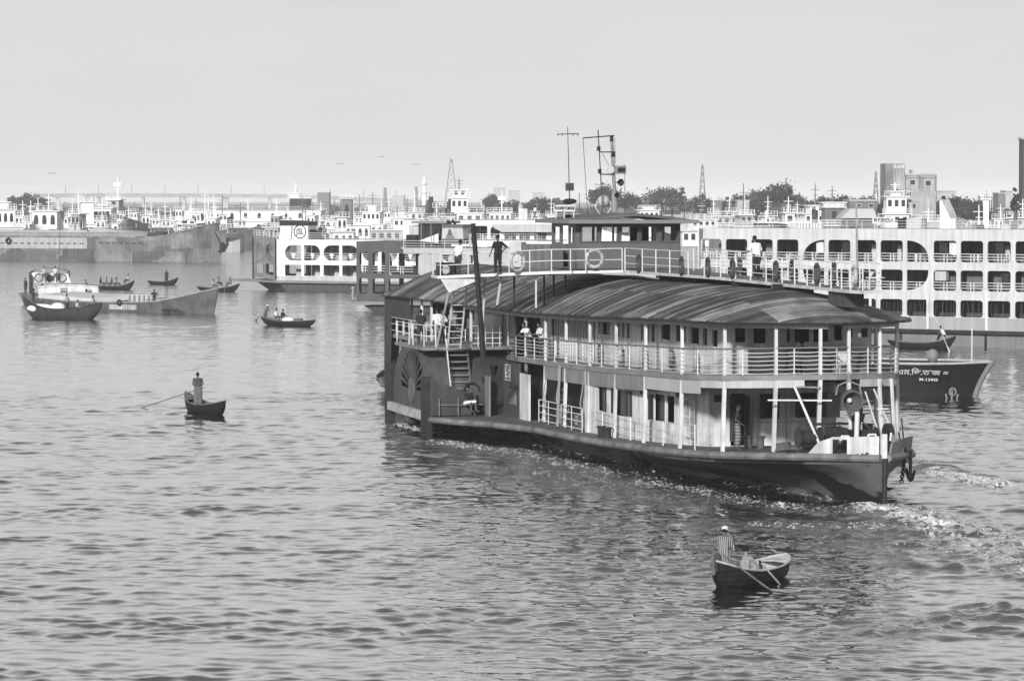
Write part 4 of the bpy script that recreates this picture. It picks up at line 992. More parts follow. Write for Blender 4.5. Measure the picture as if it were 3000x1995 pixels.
        c.cap((j['kl'] + j['kr']) / 2, (j['hl'] + j['hr']) / 2, .12 * f, .13 * f, 10); lo = (j['al'] + j['ar']) / 2; kk = (j['kl'] + j['kr']) / 2; c.cap(kk, kk + (lo - kk) * .7, .12 * f, .11 * f, 10)
        for sx in (-1, 1): c.cap(j['pel'] + Vector((sx * .05, 0, 0)) * f, j['wai'] + Vector((sx * .05, 0, -.02)) * f, .122 * f, .112 * f, 10)
    po = c.build(nm, cloth(pants, pstripe), T, smooth=True); md = po.modifiers.new('cloth', 'REMESH'); md.mode = 'VOXEL'; md.voxel_size = vox; md.use_smooth_shade = True
    return T
SIT = dict(hl=(-.10, 0, .93), hr=(.10, 0, .93), kl=(-.16, .40, 1.02), kr=(.16, .40, 1.02), al=(-.15, .52, .62), ar=(.15, .52, .62))       # seat height: the hips are .85 above the soles of 'drop' .45
SQUAT = dict(hl=(-.10, 0, .93), hr=(.10, 0, .93), kl=(-.20, .38, 1.16), kr=(.20, .38, 1.16), al=(-.16, .30, .74), ar=(.16, .30, .74))
HIPS = dict(el=(-.42, -.08, 1.20), wl=(-.22, .03, 1.02), er=(.42, -.08, 1.20), wr=(.22, .03, 1.02))
FWD = dict(el=(-.22, .15, 1.16), wl=(-.12, .42, 1.16), er=(.22, .15, 1.16), wr=(.12, .42, 1.16))
def mix(*ds):
    o = {}
    for d in ds: o.update(d)
    return o
def sperson(label, s, t, z, ang, **kw):
    """person on the steamer; ang 0 faces the bow"""
    p = WS(s, t, z); return person(label, p, STEAM_RZ + math.pi / 2 + R(ang), **kw)
def steam_people():
    # facing: local +Y; rotz=STEAM_RZ+90 puts +Y along -s (bow)
    c0 = on_s(1459, 806, 31.2)
    sperson('person in black shirt and trousers standing with back turned on the bridge wing', c0[0], c0[1], zw_(c0[1]), 195, shirt=.02, pants=.02, J=mix(HIPS, dict(el=(-.30, -.02, 1.14), wl=(-.34, .08, .90))), h=1.72)
    p = on_s(1320, 790, 32.6); sperson('person in loose white shirt leaning at the outer end of the bridge wing', 33.6, 7.6, 7.5, 120, shirt=.8, pants=.05, lean=14, h=1.62)
    p = on_s(2160, 770, 16.5); sperson('person in white shirt leaning on the forward walkway rail, back turned', 16.6, -.9, 7.72, -160, shirt=.82, pants=.03, lean=10, J=dict(wl=(-.48, .22, 1.02), el=(-.36, .05, 1.12)), h=1.74)
    sperson('person in dark shirt bending over the rail on top of the paddle box', 39.8, 7.9, 4.06, 170, shirt=.03, pants=.04, lean=14, J=FWD, h=1.66)
    sperson('person in white shirt behind the dark-shirted one on the paddle box', 40.6, 6.9, 4.06, 190, shirt=.72, pants=.3, lean=6)
    sperson('person in white top and black trousers on the paddle box beside the ladder', 38.9, 7.1, 4.06, 30, shirt=.7, pants=.03, J=FWD, h=1.66)
    sperson('person in patterned shirt standing behind the white top by the ladder', 40.0, 6.3, 4.06, 20, shirt=.33, pants=.06, sstripe=('X', 12, .15))
    sperson('person in shade under the eave behind the paddle box rail', 47.5, 3.6, zu(47), -60, shirt=.12, pants=.05)
    sperson('person in pale shirt leaning over the upper deck rail next to the pole', 34.6, 3.95, zu(34), -70, shirt=.75, pants=.06, lean=26, J=dict(wl=(-.25, .55, 1.06), wr=(.2, .58, 1.05), el=(-.26, .3, 1.2), er=(.26, .3, 1.2)))
    sperson('person in pale shirt standing second at the upper deck rail by the slatted screen', 33.2, 3.75, zu(33), -80, shirt=.7, pants=.05, lean=8, J=FWD)
    sperson('person in dark shirt standing in the cargo doorway', 29.2, 3.75, zm(29), -70, shirt=.05, pants=.06, J=FWD, h=1.66)
    sperson('person in dark polo shirt and checked wrap standing at the bow', 9.0, 2.5, zm(9), 80, shirt=.04, pants=.10, bottom='lungi', pstripe=('Z', 2.6, .24), J=dict(er=(.36, -.1, 1.16), wr=(.34, .14, 1.0)), h=1.74)
    sperson('person crouching in white shorts and dark shirt on the platform before the paddle box', 35.9, 6.6, .90 + .16, 25, shirt=.03, pants=.8, bottom='shorts', J=mix(SIT, dict(el=(-.2, .1, 1.15), wl=(-.1, .35, .98), er=(.2, .1, 1.15), wr=(.1, .35, .98))), drop=.47, lean=16)
    sperson('person bent over the winch behind the searchlight', 5.2, -.9, zm(5), 10, shirt=.12, pants=.05, sstripe=('Z', 5, .03), lean=30, J=dict(wl=(-.2, .55, .9), wr=(.2, .55, .9)))
    sperson('person in dark clothes sitting in the shade of the forward upper deck', 8.2, .15, zu(8), 180, shirt=.02, pants=.03, J=SIT, drop=.40)
    sperson('person in dark shirt reaching out at the stern side deck', 52, 4.2, zm(52), -60, shirt=.04, pants=.05, J=dict(wr=(.25, .5, 1.2)), h=1.62)
    sperson('person in light sari sitting at the stern side deck', 49.2, 4.0, zm(49) + .1, -60, shirt=.45, pants=.25, J=SIT, drop=.4, bottom='lungi', female=True)
def zw_(t_): return interp(t_, [0, 4.2, 8.6], [7.80, 7.74, 7.48])
steam_people()

# ------------------------------------------------------------------ lifebuoys on the steamer (each one hangs free: a thing of its own)
LB = None
def lifebuoy(label, s, t, z, ax, r_=.36, m=None, tall=1.0):
    global LB
    o = thing('lifebuoy', label, 'lifebuoy', WS(s, t, z), STEAM_RZ, 'lifebuoys on the paddle steamer')
    rg = MB().torus((0, 0, 0), ax, r_, .075, 24, 8).build('ring', m or M('buoy_grey', .17, .6, .35, 3), o, smooth=True)
    q = Vector(ax).to_track_quat('Z', 'Y'); g = MB()
    for k in range(4):
        a = math.pi / 4 + k * math.pi / 2; c = q @ Vector((r_ * math.cos(a), r_ * math.sin(a), 0)); g.torus(c, q @ Vector((-math.sin(a), math.cos(a), 0)), .08, .012, 10, 4)
    gp = bs(g, 'grip_rope', dark, rg)
    return o
pale = M('buoy_pale', .42, .6, .3, 4)
c_ = on_s(1741, 758, 29.4); lifebuoy('pale lifebuoy hanging on the rail in front of the wheelhouse', 29.38, c_[1], c_[2], (1, 0, 0), .37, pale)
c_ = on_s(1511, 766, 30.9); lifebuoy('big pale lifebuoy on the bridge wing rail beside the person in black', 30.6, c_[1], c_[2], (1, .6, 0), .42, pale)
def wt(s): return interp(s, [3.7, 4.6, 7, 12, 19, 24, 29.5], [-.7, -.42, -.48, -.45, .02, .5, .95])
for s, side, lb in ((27.5, 1, 'lifebuoy on the walkway rail, first forward of the wheelhouse corner'), (22.6, 1, 'lifebuoy on the near walkway rail under the wheelhouse end window'), (22.2, -1, 'lifebuoy on the far walkway rail below the wheelhouse end window'),
                    (19.8, 1, 'lifebuoy on the near walkway rail just aft of the white-shirted person'), (17.2, 1, 'lifebuoy on the near walkway rail below the white-shirted person'), (15.0, -1, 'lifebuoy on the far walkway rail right of the white-shirted person'),
                    (12.7, 1, 'dark lifebuoy on the near walkway rail, third from the tip'), (9.9, -1, 'dark lifebuoy on the far walkway rail, second from the tip'), (8.2, 1, 'large dark lifebuoy on the near walkway rail before the tip'), (4.3, 1, 'half-pale lifebuoy tied at the tip of the walkway beside the staff')):
    t_ = wt(s) if side > 0 else interp(s, [3.7, 7, 12, 19, 29.5], [-1.3, -1.65, -1.75, -1.9, -2.3])
    lifebuoy(lb, s, t_ + .05 * side, 7.72 + .42, (.2, 1, 0), .36, pale if s in (4.3,) else M('buoy_dark', .06, .6, .4, 3))
for s, lb in ((25.5, 'lifebuoy inside the upper deck rail by the slatted screen, farthest aft'), (22.3, 'lifebuoy inside the upper deck rail, second counted from aft'), (18.9, 'lifebuoy inside the upper deck rail below the three narrow windows'), (15.2, 'lifebuoy inside the upper deck rail below the first wide cabin window'), (12.0, 'pale lifebuoy inside the upper deck rail, foremost of the row')):
    lifebuoy(lb, s, 3.2, zu(s) + .5, (.35, 1, 0), .36, pale if s in (12.0, 22.3) else M('buoy_grey', .17))
# plastic chairs on the forward upper deck
def chair(label, s, t, ang, g):
    o = thing('armchair', label, 'chair', WS(s, t, zu(s)), STEAM_RZ + R(ang), 'chairs on the forward upper deck'); mt = cloth(g)
    MB().box(-.22, .22, -.22, .22, .38, .43).build('seat', mt, o); MB().hexa([(-.22, -.24, .43), (.22, -.24, .43), (.22, -.2, .43), (-.22, -.2, .43), (-.2, -.36, .85), (.2, -.36, .85), (.2, -.32, .85), (-.2, -.32, .85)]).build('backrest', mt, o)
    for x in (-.2, .2):
        for y in (-.2, .2): MB().bar((x, y, .38), (x * 1.15, y * 1.15, 0), .04).build('leg', mt, o)
        MB().bar((x * 1.1, -.25, .62), (x * 1.1, .2, .62), .04).build('armrest', mt, o)
for k, (s, t, a, g, lb) in enumerate(((6.6, -.3, 100, .05, 'dark armchair nearest the ship centre on the forward upper deck'), (6.7, -1.0, 80, .5, 'pale armchair between two dark ones on the forward upper deck'), (6.8, -1.8, 60, .05, 'dark armchair closest to the port rail on the forward upper deck'), (6.5, 1.0, 95, .06, 'dark armchair on the starboard half of the forward upper deck'))): chair(lb, s, t, a, g)

# ------------------------------------------------------------------ open boats
def hull_rows(L, B, H0, Hb, Hs, draft=.18, fine=1.6, n=17, bowx=.0, sternw=.0):
    """rows of outer-hull points along x from stern (0) to bow (L)"""
    rows = []
    for i in range(n):
        u = i / (n - 1); b = B / 2 * (max(0.0, 1 - abs(2 * u - 1) ** fine)) ** .75
        b = max(b, B / 2 * sternw * (1 - u) ** 3) if u < .5 else b
        g = H0 + (Hb - H0) * max(0, (u - .5) * 2) ** 2.2 + (Hs - H0) * max(0, (.5 - u) * 2) ** 2.2
        kz = -draft + (g + draft) * .80 * max(0, abs(2 * u - 1) - .55) ** 2 / .2025
        kz = min(kz, g - .04)
        rows.append((u * L, b, g, kz))
    return rows
def boat(name, label, cat, p0, p1, B, H0, Hb, Hs, mat=None, inner=None, rim=None, group=None, thwarts=2, floor=True, fine=1.8, draft=.15, name_extra=None, ribs=0, deckends=True):
    """p0 stern, p1 bow world points on the waterline"""
    d = p1 - p0; L = d.length; o = thing(name, label, cat, (p0.x, p0.y, 0), math.atan2(d.y, d.x), group)
    rows = hull_rows(L, B, H0, Hb, Hs, draft, fine); sec = []; ins = []
    for x, b, g, kz in rows:
        f = [(1.0, 1.0), (.97, .72), (.86, .40), (.6, .12), (0, 0)]
        half = [(b * a, kz + (g - kz) * c) for a, c in f]
        sec.append([(x, y, z) for y, z in half] + [(x, -y, z) for y, z in half[:-1][::-1]])
        fi = [(.93, .99), (.90, .72), (.78, .44), (.5, .24), (0, .2)]
        half = [(b * a, kz + (g - kz) * c) for a, c in fi]
        ins.append([(x * .985 + L * .0075, y, z) for y, z in half] + [(x * .985 + L * .0075, -y, z) for y, z in half[:-1][::-1]])
    MB().grid(sec).build('hull', mat or woodd, o, smooth=True)
    MB().grid(ins).build('inner_planking', inner or wood, o, smooth=True)
    for sg in (1, -1):
        MB().tube([(x, sg * b * .98, g + .005) for x, b, g, k in rows], .032 if L < 9 else .07, 6).build('gunwale', rim or wood, o, smooth=True)
    for k in range(thwarts):
        u = .3 + .4 * k / max(1, thwarts - 1); i = int(u * 16); x, b, g, kz = rows[i]
        MB().box(x - .1, x + .1, -b * .9, b * .9, g - .14, g - .10).build('thwart', inner or wood, o)
    if ribs:
        for k in range(ribs):
            u = .2 + .65 * k / (ribs - 1); i = min(15, int(u * 16)); x, b, g, kz = rows[i]
            MB().tube([(x, b * .91, g - .02), (x, b * .87, kz + (g - kz) * .7), (x, b * .75, kz + (g - kz) * .46)], .045, 5).build('rib', woodd, o)
            MB().tube([(x, -b * .91, g - .02), (x, -b * .87, kz + (g - kz) * .7), (x, -b * .75, kz + (g - kz) * .46)], .045, 5).build('rib', woodd, o)
    if deckends:
        for lo, hi in ((0, 3), (13, 16)):
            MB().grid([[(x, b * .95, g - .03), (x, 0, g), (x, -b * .95, g - .03)] for x, b, g, k in rows[lo:hi + 1]]).build('end_deck', inner or wood, o, solid=.03)
    o['_L'] = L
    return o, rows, d.normalized()
def oar(label, a, b, blade=True, g='oars of the small rowing boats', mat=None):
    a = Vector(a); b = Vector(b); c = (a + b) / 2; d = b - a
    o = thing('oar', label, 'oar', a, 0, g)
    MB().tube([(0, 0, 0), tuple(d * .86)], .028, 8).build('shaft', mat or wood, o)
    u = d.normalized(); s = u.cross(Vector((0, 0, 1))).normalized(); p = d * .78
    MB().hexa([tuple(p - s * .03 - Vector((0, 0, .012))), tuple(p + s * .03 - Vector((0, 0, .012))), tuple(p + s * .03 + Vector((0, 0, .012))), tuple(p - s * .03 + Vector((0, 0, .012))),
               tuple(d - s * .085 - Vector((0, 0, .01))), tuple(d + s * .085 - Vector((0, 0, .01))), tuple(d + s * .085 + Vector((0, 0, .01))), tuple(d - s * .085 + Vector((0, 0, .01)))]).build('blade', mat or wood, o)
    return o
def on_boat(o, x, y, z):
    return tuple(Matrix.LocRotScale(o.location, o.rotation_euler, None) @ Vector((x, y, z)))
def bperson(o, label, x, y, z, ang, **kw):
    return person(label, on_boat(o, x, y, z), o.rotation_euler[2] - math.pi / 2 + R(ang), **kw)      # ang 0 faces the bow
# near boat with two people
p0 = at(2092, 1730, 0); 
dirv = Vector((math.cos(R(58)), math.sin(R(58)), 0)); p1 = p0 + dirv * 4.5
o, rows, d = boat('rowing_boat', 'nearest open rowing boat with white painted inside, two people aboard', 'rowing boat', p0, p1, 1.35, .42, .60, .85, mat=M('near_boat_hull', .026, .6, .4, 3, streak=.3, stripe=('Z', 2.1, .014)), inner=M('near_boat_inside', .50, .7, .35, 2.5), rim=woodl, ribs=7, fine=2.4, thwarts=1)
NEAR = o
MB().prism([(-.05, .45), (.35, .80), (.12, 1.12), (-.12, 1.02)], -.05, .05, 'y').build('stern_post', wood, o)
bperson(o, 'person in white cap and striped shirt standing rowing at the stern of the nearest boat', .55, -.0, .10, 15, shirt=.34, sstripe=('X', 5.5, .03), pants=.3, pstripe=('X', 5, .06), bottom='lungi', cap=.85, lean=14, h=1.62, sleeve=1.0, vox=.02,
        J=dict(wl=(-.50, .48, 1.28), el=(-.42, .22, 1.30), er=(.30, .10, 1.05), wr=(.22, .40, 1.0)))
bperson(o, 'bare-backed person with black hair sitting rowing in the middle of the nearest boat', 1.55, -.15, .18, 10, bare=True, pants=.5, bottom='shorts', J=mix(SIT, dict(er=(.36, .22, 1.12), wr=(.42, .55, .95), el=(-.3, .2, 1.12), wl=(-.25, .5, 1.0), al=(-.15, .75, .85), ar=(.15, .75, .85))), lean=12, drop=.78, vox=.02, skin=M('skin_lit', .24, .6, .1, 4), h=1.66)  # paler copy of the skin: light on the bare back put into its colour
A = at(2119, 1622, 1.25); oar('long oar of the capped rower in the nearest boat', at(2117, 1624, 1.2), at(2270, 1738, -.05), mat=M('oar_wood', .22, .7, .3, 3))
oar('short oar on the far side of the nearest boat', on_boat(o, 1.9, -.5, .62), at(2262, 1728, -.02) + Vector((.35, .9, 0)), mat=MATS['oar_wood'])
# boat with a standing rower, left of the steamer
o, rows, d = boat('rowing_boat', 'dark open rowing boat with a single standing rower on the open water', 'rowing boat', at(543, 1203, 0), at(668, 1212, 0) + Vector((0, -1.6, 0)), 1.15, .48, .78, 1.0, thwarts=1, fine=2.0)
bperson(o, 'thin person in dark top and wrapped skirt standing in the left boat, oar in hand', 1.5, 0, .30, 160, shirt=.07, pants=.20, bottom='lungi', pstripe=('X', 8, .07), lean=9, sleeve=.2, h=1.72, vox=.02, J=dict(wl=(-.10, .24, .98), el=(-.26, .05, 1.15), wr=(.12, .2, 1.0), er=(.27, .02, 1.15)))
oar('long thin oar of the standing rower at left', at(597, 1135, 1.28), at(411, 1196, -.02))
# ------------------------------------------------------------------ ferries
class Frame:
    def __init__(s, P, rz): s.P = Vector((P.x, P.y, 0)); s.rz = rz; s.ax = Vector((math.cos(rz), math.sin(rz), 0)); s.ay = Vector((-math.sin(rz), math.cos(rz), 0))
    def f(s, x, y, d=0.0):
        """photo pixel on the plane local y = d -> (local x, z)"""
        r = _ray(x, y); o = Vector((0, 0, CAM_H)) - s.P; k = (d - o.dot(s.ay)) / r.dot(s.ay); p = o + r * k; return p.dot(s.ax), p.z
def railing(parent, pts, h=.8, n=3, mat=None, post=1.6, r=.03, name='railing'):
    m = MB()
    for a, b in zip(pts[:-1], pts[1:]):
        a = Vector(a); b = Vector(b); L = (b - a).length; k = max(1, int(L / post))
        for i in range(n): m.bar(a + Vector((0, 0, h * (i + 1) / n)), b + Vector((0, 0, h * (i + 1) / n)), r)
        for i in range(k + 1): q = a + (b - a) * i / k; m.bar(q, q + Vector((0, 0, h)), r * 1.3)
    return m.build(name, mat or railw, parent)
def opening_rail(parent, xa, xb, z0, z1, y, style='bars', holex=None):
    m = MB(); n = 3
    for i in range(n): z = z0 + (z1 - z0) * (i + 1) / n; m.box(xa, xb, y - .02, y + .02, z - .025, z + .02)
    if style == 'bars':
        c = (xa + xb) / 2
        for q in (c - .13, c + .13): m.box(q - .03, q + .03, y - .02, y + .02, z0, z1)
    else:
        c = (xa + xb) / 2; m.prism([(c - .3, z1), (c + .3, z1), (c, z0)], y - .04, y - .02, 'y')
    return m.build('opening_rail', railw, parent)
def prof(parent, name, mat, poly, y0, y1): return MB().prism(poly, y0, y1, 'y').build(name, mat, parent)

# ---- big white ferry on the right
def right_ferry():
    P = at(2640, 1011, 0); Q = at(3000, 1021, 0); rz = math.atan2(Q.y - P.y, Q.x - P.x); F = Frame(P, rz)
    o = thing('passenger_ferry', 'long white three-deck passenger ferry filling the right side behind the steamer', 'ferry', (P.x, P.y, 0), rz)
    x0 = F.f(2042, 800)[0]; x1 = F.f(3000, 800)[0] + 16
    W = 9.5
    # hull
    MB().add([(x0 + 3, 0, -.5), (x1, 0, -.5), (x1, W, -.5), (x0 + 3, W, -.5), (x0 - 1, 0, 1.0), (x1, 0, 1.0), (x1, W, 1.0), (x0 - 1, W, 1.0)], [(0,3,2,1),(4,5,6,7),(0,1,5,4),(1,2,6,5),(2,3,7,6),(3,0,4,7)]).build('hull', M('ferry_hull_grey', .20, .6, .15, .5, streak=.15), o)
    MB().box(x0 - 1.4, x1, -.35, W, .98, 1.24).build('fender_ledge', M('ledge_dark', .03, .6, .3, 1), o)
    for k in range(8): xx = F.f(2715, 960)[0] - 16 + k * 6.9; MB().box(xx, xx + .18, -.08, 0, -.3, .95).build('hull_frame', M('ledge_dark', .03), o)
    wm = M('ferry_white', .60, .55, .07, .5, streak=.16, rust=.07)
    lw = M('ferry_lower_grey', .36, .6, .05, .4, streak=.12)
    rows = [('top', 6.28, 7.88, 707, 770), ('mid', 4.15, 5.68, 0, 0), ('low', 2.2, 3.46, 0, 0)]
    edges = [127, 300, 476, 653, 833, 1008, 1197, 1368, 1552, 1735, 1922, 2108, 2300]
    wid = [143, 147, 147, 147, 147, 152, 141, 154, 148, 158, 155, 160, 160]
    X = [(F.f(2000 + a / 2.358, 760)[0], F.f(2000 + (a + w) / 2.358, 760)[0]) for a, w in zip(edges, wid)]
    pit = X[-1][0] - X[-2][0]
    for k in range(5): X.append((X[-1][0] + pit, X[-1][1] + pit))
    H = []; rails = []
    for i, (a, b) in enumerate(X):
        for nm, z0, z1, _, _ in rows:
            if i == 4 and nm == 'top': poly = [(b, z0)] + [(b - (b - a) * math.sin(R(q)), z0 + (z1 - z0) * (1 - (1 - math.cos(R(q))) ** 1.0)) if 0 else (b - (b - a) * math.sin(R(q)), z0 + (z1 - z0) * math.cos(R(q)) ** .8) for q in range(0, 91, 10)]
            elif i == 8 and nm == 'top': poly = [(a, z0)] + [(a + (b - a) * math.sin(R(q)), z0 + (z1 - z0) * math.cos(R(q)) ** .8) for q in range(0, 91, 10)]
            elif i == 8 and nm == 'mid': poly = [(a, z1)] + [(a + (b - a) * math.sin(R(q)), z1 - (z1 - z0) * math.cos(R(q)) ** .8) for q in range(0, 91, 10)]
            elif i == 4 and nm == 'mid': poly = [(b, z1)] + [(b - (b - a) * math.sin(R(q)), z1 - (z1 - z0) * math.cos(R(q)) ** .8) for q in range(0, 91, 10)]
            else: poly = rr(a, z0, b, z1, .22)
            H.append(poly)
            if nm != 'low': rails.append((a, b, z0, z0 + .62))
    top = 8.72
    plate('side_wall', wm, o, [(x0, 2.15), (x1, 2.15), (x1, top), (x0 + .6, top)], H, .10, lambda u, v, d: (u, d, v))
    MB().box(x0, x1, -.02, .06, 1.24, 2.14).build('lower_band', lw, o)
    for a, b, z0, z1 in rails: opening_rail(o, a, b, z0, z1, .08)
    for z in (1.2, 3.8, 6.0): MB().box(x0 + .2, x1, .1, W - .1, z - .12, z).build('deck', midgrey, o)
    MB().box(x0 + .4, x1, .02, W, top - .1, top + .02).build('roof', lightgrey, o)
    MB().box(x0 + 2, x1, -.03, .05, top - .06, top + .0).build('roof_edge', dark, o)
    # cabins inside: doors, curtains, people-sized posts
    rg = random.Random(5)
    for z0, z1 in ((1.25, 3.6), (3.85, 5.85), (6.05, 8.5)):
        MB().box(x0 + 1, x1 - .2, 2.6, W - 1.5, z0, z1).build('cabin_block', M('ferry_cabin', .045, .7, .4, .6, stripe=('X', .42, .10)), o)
    for i, (a, b) in enumerate(X):
        if rg.random() < .75: c = a + rg.uniform(.2, .9); MB().box(c, c + rg.uniform(.3, .7), 1.6, 1.7, 6.1, 7.5).build('inner_door', rg.choice((midgrey, lightgrey, M('grey_paint', .17))), o)
        if rg.random() < .8:
            for q in range(3): c = a + rg.uniform(0, b - a - .3); MB().box(c, c + .18, 1.2, 1.3, 6.1, 6.9).build('bench_end', rg.choice((grey, midgrey, white)), o)
        for q in range(rg.choice((0, 0, 1, 2))):
            c = rg.uniform(a, b - .7); zt_ = rg.choice((7.8, 5.6)); MB().hexa([(c, .35, zt_ - rg.uniform(.5, 1.1)), (c + rg.uniform(.3, .7), .38, zt_ - rg.uniform(.5, 1.1)), (c + .6, .42, zt_ - .9), (c, .42, zt_ - .9), (c, .35, zt_), (c + .6, .35, zt_), (c + .6, .4, zt_), (c, .4, zt_)]).build('hung_cloth', rg.choice((lightgrey, midgrey, dark, white)), o)
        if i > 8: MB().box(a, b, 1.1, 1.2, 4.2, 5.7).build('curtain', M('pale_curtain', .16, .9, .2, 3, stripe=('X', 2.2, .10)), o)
        m = MB()
        for q in range(7): c = a + (b - a) * (q + .5) / 7; m.bar((c + rg.uniform(-.15, .15), .5, 3.6), (c + rg.uniform(-.25, .25), .5, 1.9), .02)
        m.build('hanging_cords', M('cord_grey', .12, .8), o)
        MB().box(a + .1, b - .1, .9, 1.0, 1.3, 2.5).build('cargo_panel', M('cargo_dark', .06, .8, .4, .8), o)
    MB().box(X[9][0] + .1, X[9][0] + 1.0, -.0, .5, 4.9, 5.6).build('air_conditioner', lightgrey, o)
    ex = [F.f(2720, 900)[0] + k * 4.75 for k in range(-4, 8)]
    for e in ex: MB().box(e - .1, e + .1, -.14, -.05, 1.26, 3.9).build('rubbing_post', white, o)
    railing(o, [(x0 + 1.5, .1, top), (x1, .1, top)], .62, 3, railw, 1.25, .025)
    railing(o, [(x0 + 1.5, W - .2, top), (x1, W - .2, top)], .62, 3, railw, 2.5, .025)
    # end wall at the left
    plate('end_wall', wm, o, [(.05, 2.15), (W, 2.15), (W, top), (.05, top)], [rr(1, z0, 4, z1, .3) for _, z0, z1, _, _ in rows] + [rr(5, z0, 8, z1, .3) for _, z0, z1, _, _ in rows], .1, lambda u, v, d: (x0 + .1 + d, u, v))
    # roof furniture: sign, tank, bench, funnel casing
    a, za = F.f(2556, 650, 3); b, _ = F.f(2622, 650, 3); zt = F.f(2590, 637, 3)[1]; zb = F.f(2590, 655, 3)[1]
    sg = MB().box(a, b, 3, 3.06, zb, zt).build('name_sign', white, o); MB().bar((a + .2, 3.03, top), (a + .2, 3.03, zb), .05).build('sign_leg', railw, sg); MB().bar((b - .2, 3.03, top), (b - .2, 3.03, zb), .05).build('sign_leg', railw, sg)
    text('sign_letters', 'M.V.BHOLA', (zt - zb) * .85, black, sg, ((a + b) / 2, 2.97, (zt + zb) / 2), width=(b - a) * .86, ext=.01)
    def fx(x, d=4): return F.f(x, 650, d)[0]
    def fz(y, x=2700, d=4): return F.f(x, y, d)[1]
    MB().box(fx(2630), fx(2652), 4, 5.5, top, fz(640, 2640)).build('dark_tank', black, o)
    MB().box(fx(2655), fx(2700), 4, 5, top, fz(640, 2680)).build('deck_locker', lightgrey, o)
    MB().prism([(fx(2754), top), (fx(2800), top), (fx(2800), fz(640, 2770)), (fx(2783), fz(640, 2770)), (fx(2758), fz(584, 2760)), (fx(2752), fz(590, 2755))], 4, 5.4, 'y').build('funnel_casing', white, o)
    MB().tube([(fx(2753), 4.6, fz(600, 2753)), (fx(2755), 4.6, fz(575, 2755))], .15, 8).build('exhaust_pipe', black, o)
    for px, h in ((2275, 11), (2330, 14), (2480, 8), (2850, 9), (2950, 10)): MB().box(fx(px), fx(px + 26), 3, 4.5, top, fz(668 - h, px)).build('deck_locker', random.Random(px).choice((midgrey, lightgrey, grey)), o)
    g = MB()
    for k in range(9): g.box(fx(2362 + k * 9), fx(2368 + k * 9), 2, 2.4, top, top + .4)
    bs(g, 'life_raft', white, o)
    o['_F'] = 0; return F, o
F_R, RF = right_ferry()
del RF['_F']

